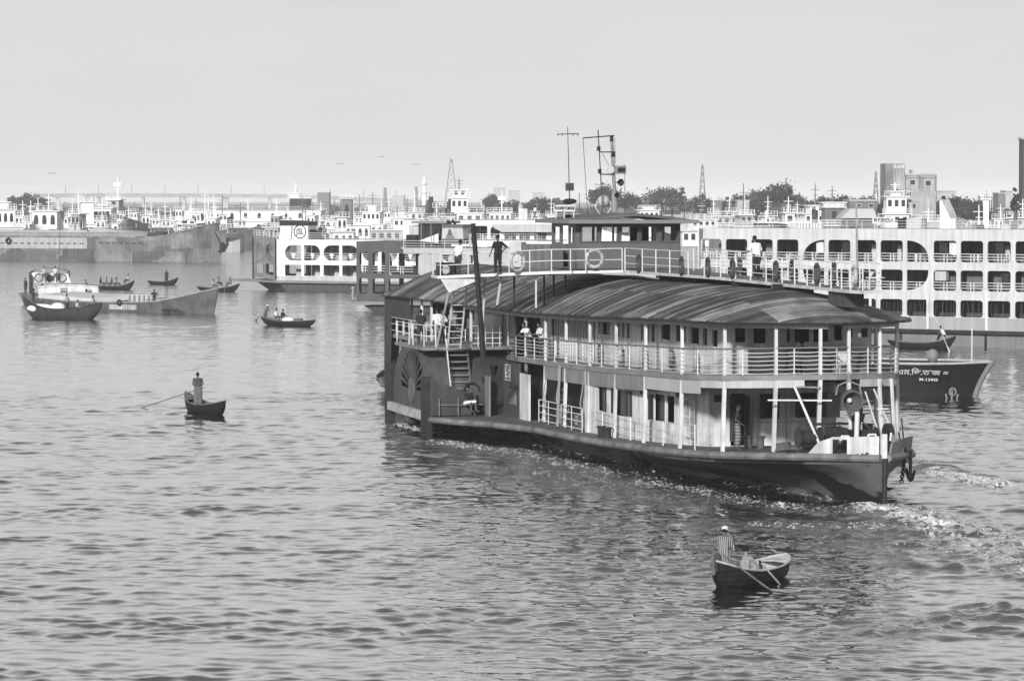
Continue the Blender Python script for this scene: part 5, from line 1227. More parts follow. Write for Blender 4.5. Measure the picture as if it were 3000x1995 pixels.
# ---- ferry with the round letter emblem on its funnel (left centre)
def left_ferry():
    P = at(810, 852.5, 0); rz = -R(24); F = Frame(P, rz)
    o = thing('passenger_ferry', 'white two-deck ferry with ringed emblem on its slanted funnel and a long bow platform', 'ferry', (P.x, P.y, 0), rz)
    L, W = 34, 9.0; wm = M('bright_white', .80, .5, .06, .5, streak=.14, rust=.08)
    z = lambda y: F.f(850, y)[1]
    top = z(702)
    prof(o, 'hull', M('jsl_hull', .07, .6, .2, .5, streak=.2), [(1.5, -.5), (.3, z(828)), (L, z(829)), (L, -.5)], .2, W)
    MB().prism([(L, -.3), (0, -.3), (-5.6, 3.0), (-9.0, 4.2), (-9.0, 4.8), (-5.6, W - 3), (0, W + .2), (L, W + .2)], z(829), z(822), 'z').build('fender_ledge', midgrey, o)
    def fx(zx): return F.f(650 + zx / 3.369, 760)[0]
    up = [(625, 785, 1), (812, 972, 2), (1005, 1160, 1), (1190, 1345, 2)]; X = [(fx(a), fx(b), s) for a, b, s in up]; step = X[2][0] - X[0][0]
    while X[-1][1] < L - 6: X += [(X[-2][0] + step, X[-2][1] + step, 1), (X[-1][0] + step, X[-1][1] + step, 2)]
    H = []; zu0, zu1, zl0, zl1 = z(763), z(718), z(808), z(776)
    for a, b, s in X:
        r_ = (zu1 - zu0) / 2 * .98
        if s == 1: poly = [(b, zu0)] + [(b, zu1)] + [(a + r_ - r_ * math.sin(R(q)) , (zu0 + zu1) / 2 + r_ * math.cos(R(q))) for q in range(0, 181, 15)]
        else: poly = [(a, zu0)] + [(b - r_ + r_ * math.sin(R(q)), (zu0 + zu1) / 2 - r_ * math.cos(R(q))) for q in range(0, 181, 15)] + [(a, zu1)]
        H.append(poly); H.append(rr(a, zl0, b, zl1, .12))
    plate('side_wall', wm, o, [(0, z(809)), (L, z(809)), (L, top), (0, top)], H, .1, lambda u, v, d: (u, d, v))
    for a, b, s in X: opening_rail(o, a, b, zu0 + .05, z(742), .08, 'vee')
    MB().box(0, L, -.03, .04, z(822), z(809) - .01).build('lower_band', lightgrey, o)
    for zz in (1.1, z(770)): MB().box(.1, L, .1, W, zz - .1, zz).build('deck', midgrey, o)
    MB().box(0, L, .05, W, top - .08, top + .02).build('roof', lightgrey, o)
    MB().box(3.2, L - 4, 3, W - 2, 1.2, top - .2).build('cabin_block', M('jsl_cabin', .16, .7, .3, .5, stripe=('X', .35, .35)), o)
    for a, b, s in X:
        MB().box(a + .3, a + 1.0, 2.2, 2.3, 1.2, 2.6).build('white_locker', lightgrey, o)
    # the bow narrows in an angled grey face
    eg = M('stern_grey', .24, .6, .2, .8, streak=.2, rust=.2); CA = Vector((0, 0)); CB = Vector((-4.9, 3.3)); Lc = (CB - CA).length
    hs = []
    for zz0, zz1, r_ in ((zl0, zl1, .1), (zu0 - .1, zu1 + .05, .9)):
        hs += [rr(.7, zz0, 2.7, zz1, min(r_, (zz1 - zz0) / 2.05), 6), rr(3.2, zz0, 5.2, zz1, min(r_, (zz1 - zz0) / 2.05), 6)]
    def cf(u, v, d): c = CA + (CB - CA) * (u / Lc); return (c.x - d * .55, c.y - d * .83, v + .35 * (u / Lc) ** 2)
    plate('angled_bow_wall', eg, o, [(.02, z(822)), (Lc, z(822)), (Lc, top), (.02, top)], hs, .1, cf)
    plate('angled_bow_wall', eg, o, [(.02, z(822)), (Lc, z(822)), (Lc, top), (.02, top)], hs, .1, lambda u, v, d: (-4.9 * u / Lc, W - 3.3 * u / Lc, v + .35 * (u / Lc) ** 2))
    MB().prism([(0, .0), (-4.9, 3.3), (-4.9, W - 3.3), (0, W)], 1.1, z(822), 'z').build('foredeck', midgrey, o); MB().prism([(0, .05), (-4.85, 3.35), (-4.85, W - 3.35), (0, W)], z(770) - .1, z(770), 'z').build('deck', midgrey, o)
    MB().add([(.3, .2, 1.1), (-4.9, 3.3, 1.25), (-4.9, W - 3.3, 1.25), (.3, W, 1.1), (1.5, .5, -.5), (-2.5, 3.6, -.3), (-2.5, W - 3.6, -.3), (1.5, W - .5, -.5)], [(0,1,2,3),(4,7,6,5),(0,4,5,1),(1,5,6,2),(2,6,7,3),(3,7,4,0)]).build('bow_hull', MATS['jsl_hull'], o)
    MB().box(-.16, .06, -.08, .1, 1.4, top).build('corner_post', dark, o); MB().box(-5.05, -4.85, 3.2, 3.45, 1.4, top + .3).build('corner_post', dark, o)
    m = MB()
    for k in range(4): zz = z(763) + .1 + .28 * k; m.bar((-.5, .25, zz), (-4.5, 2.95, zz + .3), .06)
    for k in range(10): q = .1 + .085 * k; m.bar((-4.9 * q, 3.3 * q - .06, z(763) + .3 * q), (-4.9 * q, 3.3 * q - .06, z(742) + .3 * q), .05)
    m.build('bow_rail', midgrey, o)
    railing(o, [(fx(850), .1, top), (L, .1, top)], z(683) - top, 3, railw, 2.2, .045)
    railing(o, [(0, .05, top), (-4.9, 3.3, top + .35), (-4.9, W - 3.3, top + .35)], z(683) - top, 3, railw, .8, .045)
    railing(o, [(-.1, .2, top), (fx(560), .1, top)], z(683) - top, 3, railw, 1.5, .045)
    # slanted funnels
    for (xa, xb, xc, xd, d) in ((560, 680, 580, 690, 4.5), (690, 845, 700, 850, 2.0)):
        A, B, C_, D_ = [F.f(650 + q / 3.369, 700, d)[0] for q in (xa, xb, xc, xd)]
        zb_, zt_ = F.f(850, 704, d)[1], F.f(850, 661, d)[1]
        fu = prof(o, 'funnel', wm, [(A, zb_), (B, zb_), (D_, zt_), (C_, zt_)], d, d + 2.2)
        zt2 = F.f(850, 650, d)[1]
        prof(fu if 0 else o, 'funnel_cap', dark, [(C_ - .1, zt_ + .01), (D_ + .1, zt_ + .01), (D_ + .1, zt2), (C_ - .1, zt2 + .15)], d - .1, d + 2.3)
        if d == 2.0:
            cx = (A + B + C_ + D_) / 4; cz = (zb_ + zt_) / 2 + .15
            MB().torus((cx, d - .03, cz), (0, 1, 0), .78, .06, 28, 6).build('emblem_ring', dark, o)
            text('emblem_letters', 'JSL', .95, dark, o, (cx, d - .03, cz), width=1.05, ext=.01)
    prof(o, 'dark_awning', dark, [(F.f(902, 680, 2.4)[0], top), (F.f(935, 690, 2.4)[0], top), (F.f(902, 672, 2.4)[0], F.f(900, 668, 2.4)[1])], 2.4, 4)
    for (xp, lb, sh) in ((938, 'person in dark clothes sitting on the roof of the emblem ferry, left one', .04), (951, 'person in pale top sitting on the roof of the emblem ferry, right one', .2)):
        lx, lz = F.f(xp, 690, 1.2); c = Matrix.LocRotScale(o.location, o.rotation_euler, None) @ Vector((lx, 1.2, top)); person(lb, c, 0, shirt=sh, pants=.04, vox=.05, lean=10)
    return F, o
F_L, LF = left_ferry()

# ---- grey-nosed ferry between them, with open windows one can see through
def mid_ferry():
    P = at(1060, 914, 0); rz = -R(20); F = Frame(P, rz)
    o = thing('passenger_ferry', 'ferry with dark grey nose section and big see-through openings left of the steamer', 'ferry', (P.x, P.y, 0), rz)
    L, W = 30, 8.0; z = lambda y, x=1130: F.f(x, y)[1]
    def fx(zx, y=780): return F.f(650 + zx / 3.369, y)[0]
    gn = M('nose_grey', .085, .55, .12, .8, streak=.12); lg = M('mid_ferry_pale', .42, .6, .1, .6, streak=.1)
    prof(o, 'hull', M('mid_hull', .05, .6, .2, .8, streak=.2), [(2.0, -.6), (.6, .3), (.1, z(896)), (L, z(896)), (L, -.6)], .3, W)
    MB().box(F.f(1003, 885)[0], L, -.3, W, z(893), z(884)).build('bow_platform', midgrey, o)
    top = z(708); xn = 0
    Xu = [(1360, 1447, 804, 1012), (1490, 1612, 804, 1016), (1660, 1890, 815, 1022), (1940, 2185, 825, 1030), (2235, 2460, 830, 1040), (2520, 2750, 840, 1050)]
    H1 = []; rl = []
    for a, b, c, d in Xu:
        A, B = fx(a), fx(b); H1.append(rr(A, z(500 + d / 3.369), B, z(500 + c / 3.369), .28)); rl.append((A, B, z(500 + d / 3.369)))
    Xl = [(1355, 1445), (1490, 1610), (1650, 1900), (1960, 2200)]
    H2 = [rr(fx(a), z(861), fx(b), z(816), .28) for a, b in Xl]
    xa = fx(1330); xg = fx(1730); xg2 = fx(1790)
    zmid = z(808)
    def plates(y, far=False):
        plate('nose_wall', gn, o, [(xa, z(884)), (xg2 + 6, z(884)), (xg2 + 6, zmid), (fx(1655), zmid), (fx(1655), z(742)), (xg2, z(742)), (xg, top), (xa, top)], H1[:2] + H2, .1, lambda u, v, d: (u, y + d, v))
        plate('side_wall', lg, o, [(fx(1655) + .01, zmid + .01), (L, zmid + .01), (L, z(728)), (xg2, z(728)), (xg2, z(742) - .01), (fx(1655) + .01, z(742) - .01)], H1[2:], .1, lambda u, v, d: (u, y + d, v))
    plates(0); plates(W)
    plate('bow_wall', gn, o, [(.1, z(884)), (W, z(884)), (W, top), (.1, top)], [rr(1, z(800), 3.6, z(740), .3), rr(4.4, z(800), 7, z(740), .3), rr(1, z(861), 3.6, z(816), .3), rr(4.4, z(861), 7, z(816), .3)], .1, lambda u, v, d: (xa + .05 + d, u, v))
    MB().box(xa + .1, L, .05, W, zmid - .05, zmid + .05).build('deck', midgrey, o)
    MB().box(xa + .1, L, .05, W, z(884), z(882)).build('deck', midgrey, o)
    MB().box(xa + .1, L, .05, W, z(728) - .05, z(728) + .05).build('roof', lightgrey, o)
    for A, B, z0 in rl:
        opening_rail(o, A, B, z0, z0 + .75, .06)
        MB().box(A - .1, A + .25, 2.5, 3.2, z0, z(742)).build('inner_post', dark, o)
    MB().box(fx(1730), fx(2000), 3.5, 4.2, zmid, zmid + .9).build('bench', dark, o)
    railing(o, [(xg2, .1, z(728)), (L, .1, z(728))], .75, 3, railw, 2.0, .035)
    # wheelhouse and gear on its roof
    rz0 = z(728)
    def q(x, y, d=3): return F.f(x, y, d)
    a, _ = q(1226, 690); b, _ = q(1290, 690)
    MB().box(a, b, 3, 6, rz0, q(1250, 655)[1]).build('wheelhouse', dark, o)
    MB().box(a - .6, b + .8, 2.6, 6.4, q(1250, 655)[1], q(1250, 648)[1]).build('wheelhouse_roof', midgrey, o)
    MB().box(q(1196, 690)[0], q(1224, 690)[0], 3.2, 5, rz0, q(1210, 660)[1]).build('deck_cabin', lightgrey, o)
    MB().box(q(1194, 690)[0], q(1226, 690)[0], 2.6, 3.2, rz0, q(1210, 688)[1]).build('engine_hatch', black, o)
    prof(o, 'white_screen', white, [(q(1233, 705)[0], q(1233, 706)[1]), (q(1292, 705)[0], q(1292, 712)[1]), (q(1292, 690)[0], q(1292, 684)[1])], 2.3, 2.4)
    A, B = q(1294, 690, 2)[0], q(1358, 690, 2)[0]; d = 2
    f = prof(o, 'funnel', lightgrey, [(A, q(1300, 700, d)[1]), (B, q(1300, 700, d)[1]), (B - .1, q(1300, 668, d)[1]), (A + .05, q(1300, 668, d)[1])], d, d + 2.4)
    prof(o, 'funnel_band', grey, [(A - .05, q(1300, 716, d)[1]), (B + .05, q(1300, 716, d)[1]), (B + .05, q(1300, 700, d)[1] - .01), (A - .05, q(1300, 700, d)[1] - .01)], d - .05, d + 2.45)
    prof(o, 'funnel_band', grey, [(A, q(1300, 668, d)[1] + .01), (B, q(1300, 668, d)[1] + .01), (B - .1, q(1300, 658, d)[1]), (A, q(1300, 658, d)[1])], d - .05, d + 2.45)
    cx = (A * .62 + B * .38); cz = q(1300, 690, d)[1]
    em = MB().prism([(cx - .3, cz), (cx + .3, cz), (cx + .08, cz + .62), (cx - .08, cz + .62)], d - .08, d - .03, 'y'); 
    for k in range(3): em.box(cx - .42 - .03 * k, cx + .42 + .03 * k, d - .08, d - .03, cz - .12 - .13 * k, cz - .06 - .13 * k)
    em.build('emblem', grey, o)
    for xp in (1316, 1330): MB().tube([(q(xp - 6, 650)[0], 3, q(1300, 648)[1]), (q(xp, 650)[0], 3, q(1300, 650)[1]), (q(xp + 5, 655)[0], 3, q(1300, 662)[1])], .14, 8).build('exhaust_pipe', black, o)
    for xp, yt in ((1252, 640), (1281, 650)): MB().tube([(q(xp, 700)[0], 1.5, rz0 - 1), (q(xp - 2, yt)[0], 1.5, q(xp, yt)[1])], .05, 6).build('awning_pole', midgrey, o)
    for k, (xp, yp) in enumerate(((1230, 628), (1275, 622))): MB().tube([(q(xp, yp)[0], 3, q(xp, yp)[1]), (q(xp + 22, 640)[0], 3, q(1250, 648)[1])], .05, 6).build('stay', midgrey, o)
    # people on the bow platform and by the funnel
    w_ = lambda x, y, zz: tuple(Matrix.LocRotScale(o.location, o.rotation_euler, None) @ Vector((x, y, zz)))
    person('person in pale clothes on the platform of the grey-nosed ferry', w_(F.f(1028, 880)[0], .6, z(884)), 1.0, shirt=.45, pants=.4, vox=.045, h=1.65)
    person('person in dark clothes on the platform of the grey-nosed ferry', w_(F.f(1037, 880)[0], 1.2, z(884)), 2.0, shirt=.12, pants=.06, vox=.045, h=1.6)
    person('person in grey singlet beside the funnel with the striped emblem', w_(F.f(1365, 730)[0], 1.2, z(728)), 2.0, shirt=.4, pants=.5, vox=.04, h=1.7)
    for xp, lb in ((1128, 'dark silhouette of a person inside the first big opening of the grey-nosed ferry'), (1154, 'person leaning inside the second big opening of the grey-nosed ferry')):
        person(lb, w_(F.f(xp, 780)[0], 1.5, zmid + .05), 1.5, shirt=.04, pants=.04, vox=.045, h=1.65)
    return F, o
F_M, MF = mid_ferry()

# ---- two white ferries behind, their ends showing beside the wheelhouse
def back_ferry():
    P = at(1180, 841, 0); P = Vector((P.x, 384, 0)); rz = -R(4); F = Frame(P, rz)
    o = thing('passenger_ferry', 'white ferry with round-ended openings and a person on its roof behind the leaning pole', 'ferry', (P.x, P.y, 0), rz)
    L = F.f(1700, 700)[0]; W = 8; z = lambda y: F.f(1400, y)[1]; wm = MATS['bright_white']; top = z(646)
    MB().box(0, L, 0, W, -.5, z(765)).build('hull', M('mid_hull', .05), o)
    X = [(1345, 1374), (1392, 1428), (1437, 1464), (1478, 1512), (1520, 1552), (1565, 1600), (1300, 1335), (1250, 1290), (1205, 1240)]
    H = [rr(F.f(a, 690)[0], z(706), F.f(b, 690)[0], z(662), .55 if k in (0, 2) else .2) for k, (a, b) in enumerate(X)] + [rr(F.f(a, 690)[0], z(755), F.f(b, 690)[0], z(722), .2) for k, (a, b) in enumerate(X)]
    plate('side_wall', wm, o, [(0, z(765)), (L, z(765)), (L, top), (0, top)], H, .1, lambda u, v, d: (u, d, v))
    for a, b in X: opening_rail(o, F.f(a, 690)[0], F.f(b, 690)[0], z(706), z(686), .1)
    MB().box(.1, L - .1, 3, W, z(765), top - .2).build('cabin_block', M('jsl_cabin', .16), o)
    MB().box(0, L, .06, W, top, top + .08).build('roof', M('roof_mid', .3, .6), o)
    MB().box(0, L, .06, W, z(714), z(712)).build('deck', midgrey, o)
    railing(o, [(0, .1, top), (L, .1, top)], .8, 3, railw, 2, .04)
    # blunt pale awning panel at the right
    A, B = F.f(1441, 670)[0], F.f(1622, 670)[0]
    prof(o, 'awning_panel', lightgrey, [(A, z(658)), (B, z(657)), (B, z(680)), (A + 1.4, z(680)), (A + .4, z(669))], -1.2, -.2)
    c = Matrix.LocRotScale(o.location, o.rotation_euler, None) @ Vector((F.f(1566, 650)[0], .8, top + .08)); person('person in white shirt walking on the roof of the white ferry behind the wheelhouse', c, 2.0, shirt=.75, pants=.04, vox=.045, h=1.75, J=dict(al=(-.12, .25, .09), ar=(.12, -.25, .12)))
    MB().box(F.f(1515, 640)[0], F.f(1540, 640)[0], 3, 5, top, z(612)).build('funnel', white, o)
    MB().tube([(F.f(1519, 640)[0], 4, top), (F.f(1519, 640)[0], 4, z(602)), (F.f(1514, 640)[0], 4, z(600))], .3, 8).build('vent_pipe', lightgrey, o)
    return F, o
back_ferry()
def lighter():
    # grey boxes low behind the bridge wing: a small lighter loaded with lockers
    P = Vector((at(1440, 905, 0).x, 262, 0)); rz = -R(14); F = Frame(P, rz)
    o = thing('cargo_lighter', 'low grey lighter carrying dark grey lockers, seen between bridge wing and wheelhouse', 'lighter', (P.x, P.y, 0), rz)
    L = F.f(1640, 780)[0]; z = lambda y: F.f(1540, y)[1]
    prof(o, 'hull', M('mid_hull', .05), [(0, z(800)), (L, z(800)), (L - 1, -.5), (1, -.5)], 0, 4)
    MB().box(F.f(1527, 780)[0], F.f(1612, 780)[0], 0.3, 2, z(800), z(716)).build('dark_locker', M('locker_grey', .11, .6, .1, 1, stripe=('X', .5, .08)), o)
    MB().box(F.f(1490, 780)[0], F.f(1525, 780)[0], .3, 2, z(800), z(710)).build('pale_locker', lightgrey, o)
    MB().box(F.f(1385, 780)[0], F.f(1490, 780)[0], .3, 2, z(800), z(742)).build('pale_panel', M('mid_ferry_pale', .42), o)
    text('panel_letters', 'WELCOME', .45, dark, o, ((F.f(1420, 780)[0]), .25, z(725)), width=1.6, ext=.01) if 0 else None
lighter()

# ---- dark trawler with painted name at right
def trawler():
    A = at(2640, 1163, 0); B = at(2850, 1169, 0); d = B - A; rz = math.atan2(d.y, d.x); F = Frame(A, rz); L = F.f(2850, 1150, 2.3)[0]
    o = thing('cargo_boat', 'dark cargo boat with Bengali name and number on its flared bow, right of the steamer', 'cargo boat', (A.x, A.y, 0), rz)
    W = 4.6; ztop = [(-18, 2.0), (-10, 1.9), (-2, 2.05), (2, 2.2), (4.2, 2.35), (5.6, 2.42), (6.8, 2.35), (7.5, 2.25)]
    xs = [p[0] for p in ztop]; rows = []; k_ = F.f(2905, 1075, W / 2)[0]
    zt = F.f(2740, 1068)[1]; zb = F.f(2860, 1066)[1]
    for i in range(15):
        u = i / 14; x = -18 + (k_ + 18) * u; top_ = zt + (zb - zt) * max(0, (x / k_)) ** 1.2 if x > 0 else zt - .02 * x * 0
        wb = W / 2 * (1 if x < 1 else max(0, 1 - ((x - 1) / (k_ - 1)) ** 2.0)) ** .7
        xw = x if x < 2 else 2 + (x - 2) * (L - 2) / (k_ - 2)
        ww = W / 2 * .9 * (1 if x < 0 else max(0, 1 - (x / k_) ** 1.6))
        half = [((xw + (x - xw) * q ** 1.6), ww + (wb - ww) * q ** 1.5, -.5 + (top_ + .5) * q) for q in (0, .2, .4, .6, .8, .93, 1)]
        rows.append([(a, -b + W / 2, c) for a, b, c in half[::-1]] + [(a, b + W / 2, c) for a, b, c in half])
    MB().grid(rows).build('hull', M('trawler_hull', .018, .5, .2, .6, streak=.15), o, smooth=True)
    MB().tube([r_[0] for r_ in rows], .07, 6).build('gunwale', lightgrey, o, smooth=True); MB().tube([r_[-1] for r_ in rows], .07, 6).build('gunwale', lightgrey, o, smooth=True)
    MB().grid([[r_[1], r_[-2]] for r_ in rows]).build('deck', deckm, o)
    st = MB(); st.tube([(rows[-1][6][0] + .0, W / 2, -.3)] + [(p[0] + .03, W / 2, p[2]) for p in rows[-1][7:]], .16, 8); st.build('stem_band', midgrey, o)
    def on_side(zx, zy):
        x, zz = F.f(2550 + zx / 4.48, 900 + zy / 4.48, .12); return x, zz
    x, zz = on_side(690, 858); text('name_lettering', 'এম.িভ.তাজ =', .40, lightgrey, o, (x, -.02, zz), width=(on_side(1040, 870)[0] - on_side(370, 870)[0]), ext=.02, shear=.1)
    x, zz = on_side(775, 950); text('number_lettering', 'M-13445', .22, white, o, (x, -.02, zz), width=on_side(895, 930)[0] - on_side(655, 930)[0], ext=.02)
    x, zz = on_side(1085, 1110)
    m = MB(); m.torus((x, .05, zz), (0.2, 1, 0), .2, .05); m.build('hawse_ring', midgrey, o); m = MB(); m.bar((x, -.05, zz + .1), (x, -.1, zz - .4), .1); m.tube([(x - .35, -.1, zz - .1), (x - .28, -.1, zz - .42), (x, -.1, zz - .5), (x + .28, -.1, zz - .42), (x + .35, -.1, zz - .1)], .06, 8); m.build('anchor', midgrey, o)
    x, zz = F.f(2847, 1060, W / 2); MB().tube([(x, W / 2, zb - .2), (x, W / 2, F.f(2847, 962, W / 2)[1])], .035, 6).build('white_staff', railw, o)
    x, zz = F.f(2732, 1060, W / 2); MB().ball((x, W / 2, zt + .35), (.35, .3, .4)).build('bundle', midgrey, o, smooth=True)
trawler()
# ------------------------------------------------------------------ small boats in the middle distance
GR = 'small rowing boats on the river'
def sb(label, xa, ya, xb, yb, B=1.1, H0=.42, Hb=.95, Hs=.8, **kw):
    return boat('rowing_boat', label, 'rowing boat', at(xa, ya), at(xb, yb), B, H0, Hb, Hs, group=GR, **kw)
SB = dict(vox=.045)
# stern at the left, bow at the right unless noted; people coordinates: (x from the stern)
o, rows, d = sb('small rowing boat with one standing dark rower and an oar at its right', 432, 834, 522, 835, Hs=.55, Hb=1.0)
bperson(o, 'dark person standing upright in the small boat nearest the rusty barge', 2.75, 0, .2, -90, shirt=.03, pants=.03, bottom='lungi', h=1.72, **SB)
oar('oar trailing to the right of the standing rower near the barge', on_boat(o, 2.95, -.2, 1.25), at(530, 836, -.05))
o, rows, d = sb('low rowing boat with two people amidships and a rower at the right end', 577, 853, 702, 855, Hs=.6, Hb=1.0)
bperson(o, 'person in pale top seated first from the left in the low boat', 2.3, 0, .25, 0, shirt=.45, pants=.1, J=SIT, drop=.5, **SB)
bperson(o, 'person in dark shirt seated higher beside the pale one in the low boat', 3.0, 0, .45, 0, shirt=.25, pants=.03, J=SIT, drop=.4, **SB)
bperson(o, 'rower crouched at the right end of the low boat', 4.7, 0, .5, 180, shirt=.2, pants=.08, J=mix(SIT, FWD), drop=.5, **SB)
oar('upright pole of the rower in the low boat', on_boat(o, 4.3, -.4, 1.6), on_boat(o, 4.2, -.6, -.1))
o, rows, d = sb('rowing boat crowded with five passengers left of the rusty barge bow', 282, 848, 394, 849, Hs=.5, Hb=1.15)
for k, (x, sh) in enumerate(((.55, .05), (1.35, .25), (2.0, .10), (2.65, .28))):
    bperson(o, ('dark passenger seated at the left end of the crowded boat', 'pale passenger seated second in the crowded boat', 'dark passenger seated third in the crowded boat', 'veiled passenger seated fourth in the crowded boat')[k], x, .05 * (-1) ** k, .25, 0, shirt=sh, pants=.08, J=SIT, drop=.48, female=(k == 3), **SB)
bperson(o, 'rower in white shirt perched high at the right end of the crowded boat', 4.25, 0, .62, 180, shirt=.6, pants=.06, J=SIT, drop=.42, **SB)
o, rows, d = sb('rowing boat carrying a white sack, a basket and three people', 765, 952, 925, 957, Hs=.75, Hb=.6, B=1.2)
bperson(o, 'person with white cap rowing at the left end of the boat with the sack', .45, 0, .35, 0, shirt=.22, pants=.12, cap=.8, J=FWD, lean=22, drop=.25, vox=.035)
bperson(o, 'person in white shirt seated behind the rower in the boat with the sack', 1.75, 0, .25, 0, shirt=.7, pants=.06, J=SIT, drop=.48, vox=.035)
bperson(o, 'person in dark shirt leaning toward the white sack', 2.45, 0, .2, 0, shirt=.03, pants=.1, J=mix(SIT, FWD), drop=.5, vox=.035)
oar('short oar at the left end of the boat with the sack', on_boat(o, .3, -.3, .9), at(749, 938, -.02))
def sack(label, loc, s, g=.75, rz=0):
    t = MB().ball((0, 0, 0), s, 14, 9); ob = t.build('sack', M('sack_%d' % int(g * 100), g, .85, .1, 4), None, smooth=True); ob.location = loc; ob.rotation_euler = (0, 0, rz); return tag(ob, label, 'sack')
sack('white bulging sack in the boat with three people', on_boat(o, 3.05, 0, .48), (.55, .35, .28), .78)
b = MB().lathe((0, 0, 0), (0, 0, 1), [(.32, 0), (.42, .12), (.42, .30), (.36, .34)], 14).build('basket', M('basket', .12, .8, .3, 9), None); b.location = on_boat(o, 4.2, 0, .30); tag(b, 'round woven basket at the right end of the boat with the sack', 'basket')
# man in white shirt poling a boat under the big ferry
o, rows, d = sb('dark rowing boat with white-shirted rower below the three-deck ferry', 2600, 1018, 2800, 1022, B=1.15, Hs=.6, Hb=1.0)
bperson(o, 'person in white shirt bent over a pole in the boat below the three-deck ferry', 4.35, 0, .45, 180, shirt=.8, pants=.03, J=mix(FWD, SIT), lean=28, drop=.42, vox=.035)
oar('pale pole held in front of the white-shirted rower', on_boat(o, 3.75, -.3, 2.2), at(2783, 1033, -.05), mat=M('pole_pale', .6, .7))

# ------------------------------------------------------------------ wooden cargo boat with sacks
o, rows, d = boat('wooden_cargo_boat', 'dark wooden cargo boat with white sacks, high pointed stern at left', 'cargo boat', at(68, 933), at(300, 936), 2.0, .95, 1.55, 2.1, mat=M('cargo_boat_hull', .045, .55, .3, 2, streak=.2), inner=M('cargo_boat_inside', .2, .7, .3, 3), rim=woodd, thwarts=2, fine=2.4, draft=.3)
sack('long white sack lying at the left of the wooden cargo boat', on_boat(o, 1.9, -.2, .95), (1.3, .5, .42), .85)
sack('rounded white sack beside the long one in the wooden cargo boat', on_boat(o, 3.6, -.15, .95), (.75, .5, .55), .85, .3)
b = MB().box(-.4, .4, -.25, .25, 0, .3).build('carton', lightgrey, None); b.location = on_boat(o, 6.2, -.2, .85); tag(b, 'flat pale carton on the wooden cargo boat beside a standing person', 'carton')
b = MB().box(-1.1, 1.1, -.3, .3, 0, .12).build('plank_stack', white, None); b.location = on_boat(o, 5.6, .1, .75); tag(b, 'low stack of pale boards in the middle of the wooden cargo boat', 'boards')
MB().box(6.75, 7.0, -.12, .12, -.8, .1).build('rudder', woodd, o)
bperson(o, 'tall dark person standing at the left end of the wooden cargo boat', .95, .2, .95, 30, shirt=.03, pants=.04, h=1.78, J=FWD, vox=.04)
bperson(o, 'person in pale shirt standing amid the sacks of the wooden cargo boat', 4.5, -.1, .55, 160, shirt=.4, pants=.05, bottom='lungi', h=1.72, vox=.04)
bperson(o, 'person in white shirt seated right of the middle in the wooden cargo boat', 5.35, .3, .5, 0, shirt=.6, pants=.1, J=SIT, drop=.45, vox=.04)
bperson(o, 'person seated at the right end of the wooden cargo boat', 7.1, 0, .9, 180, shirt=.35, pants=.1, J=SIT, drop=.45, vox=.04)

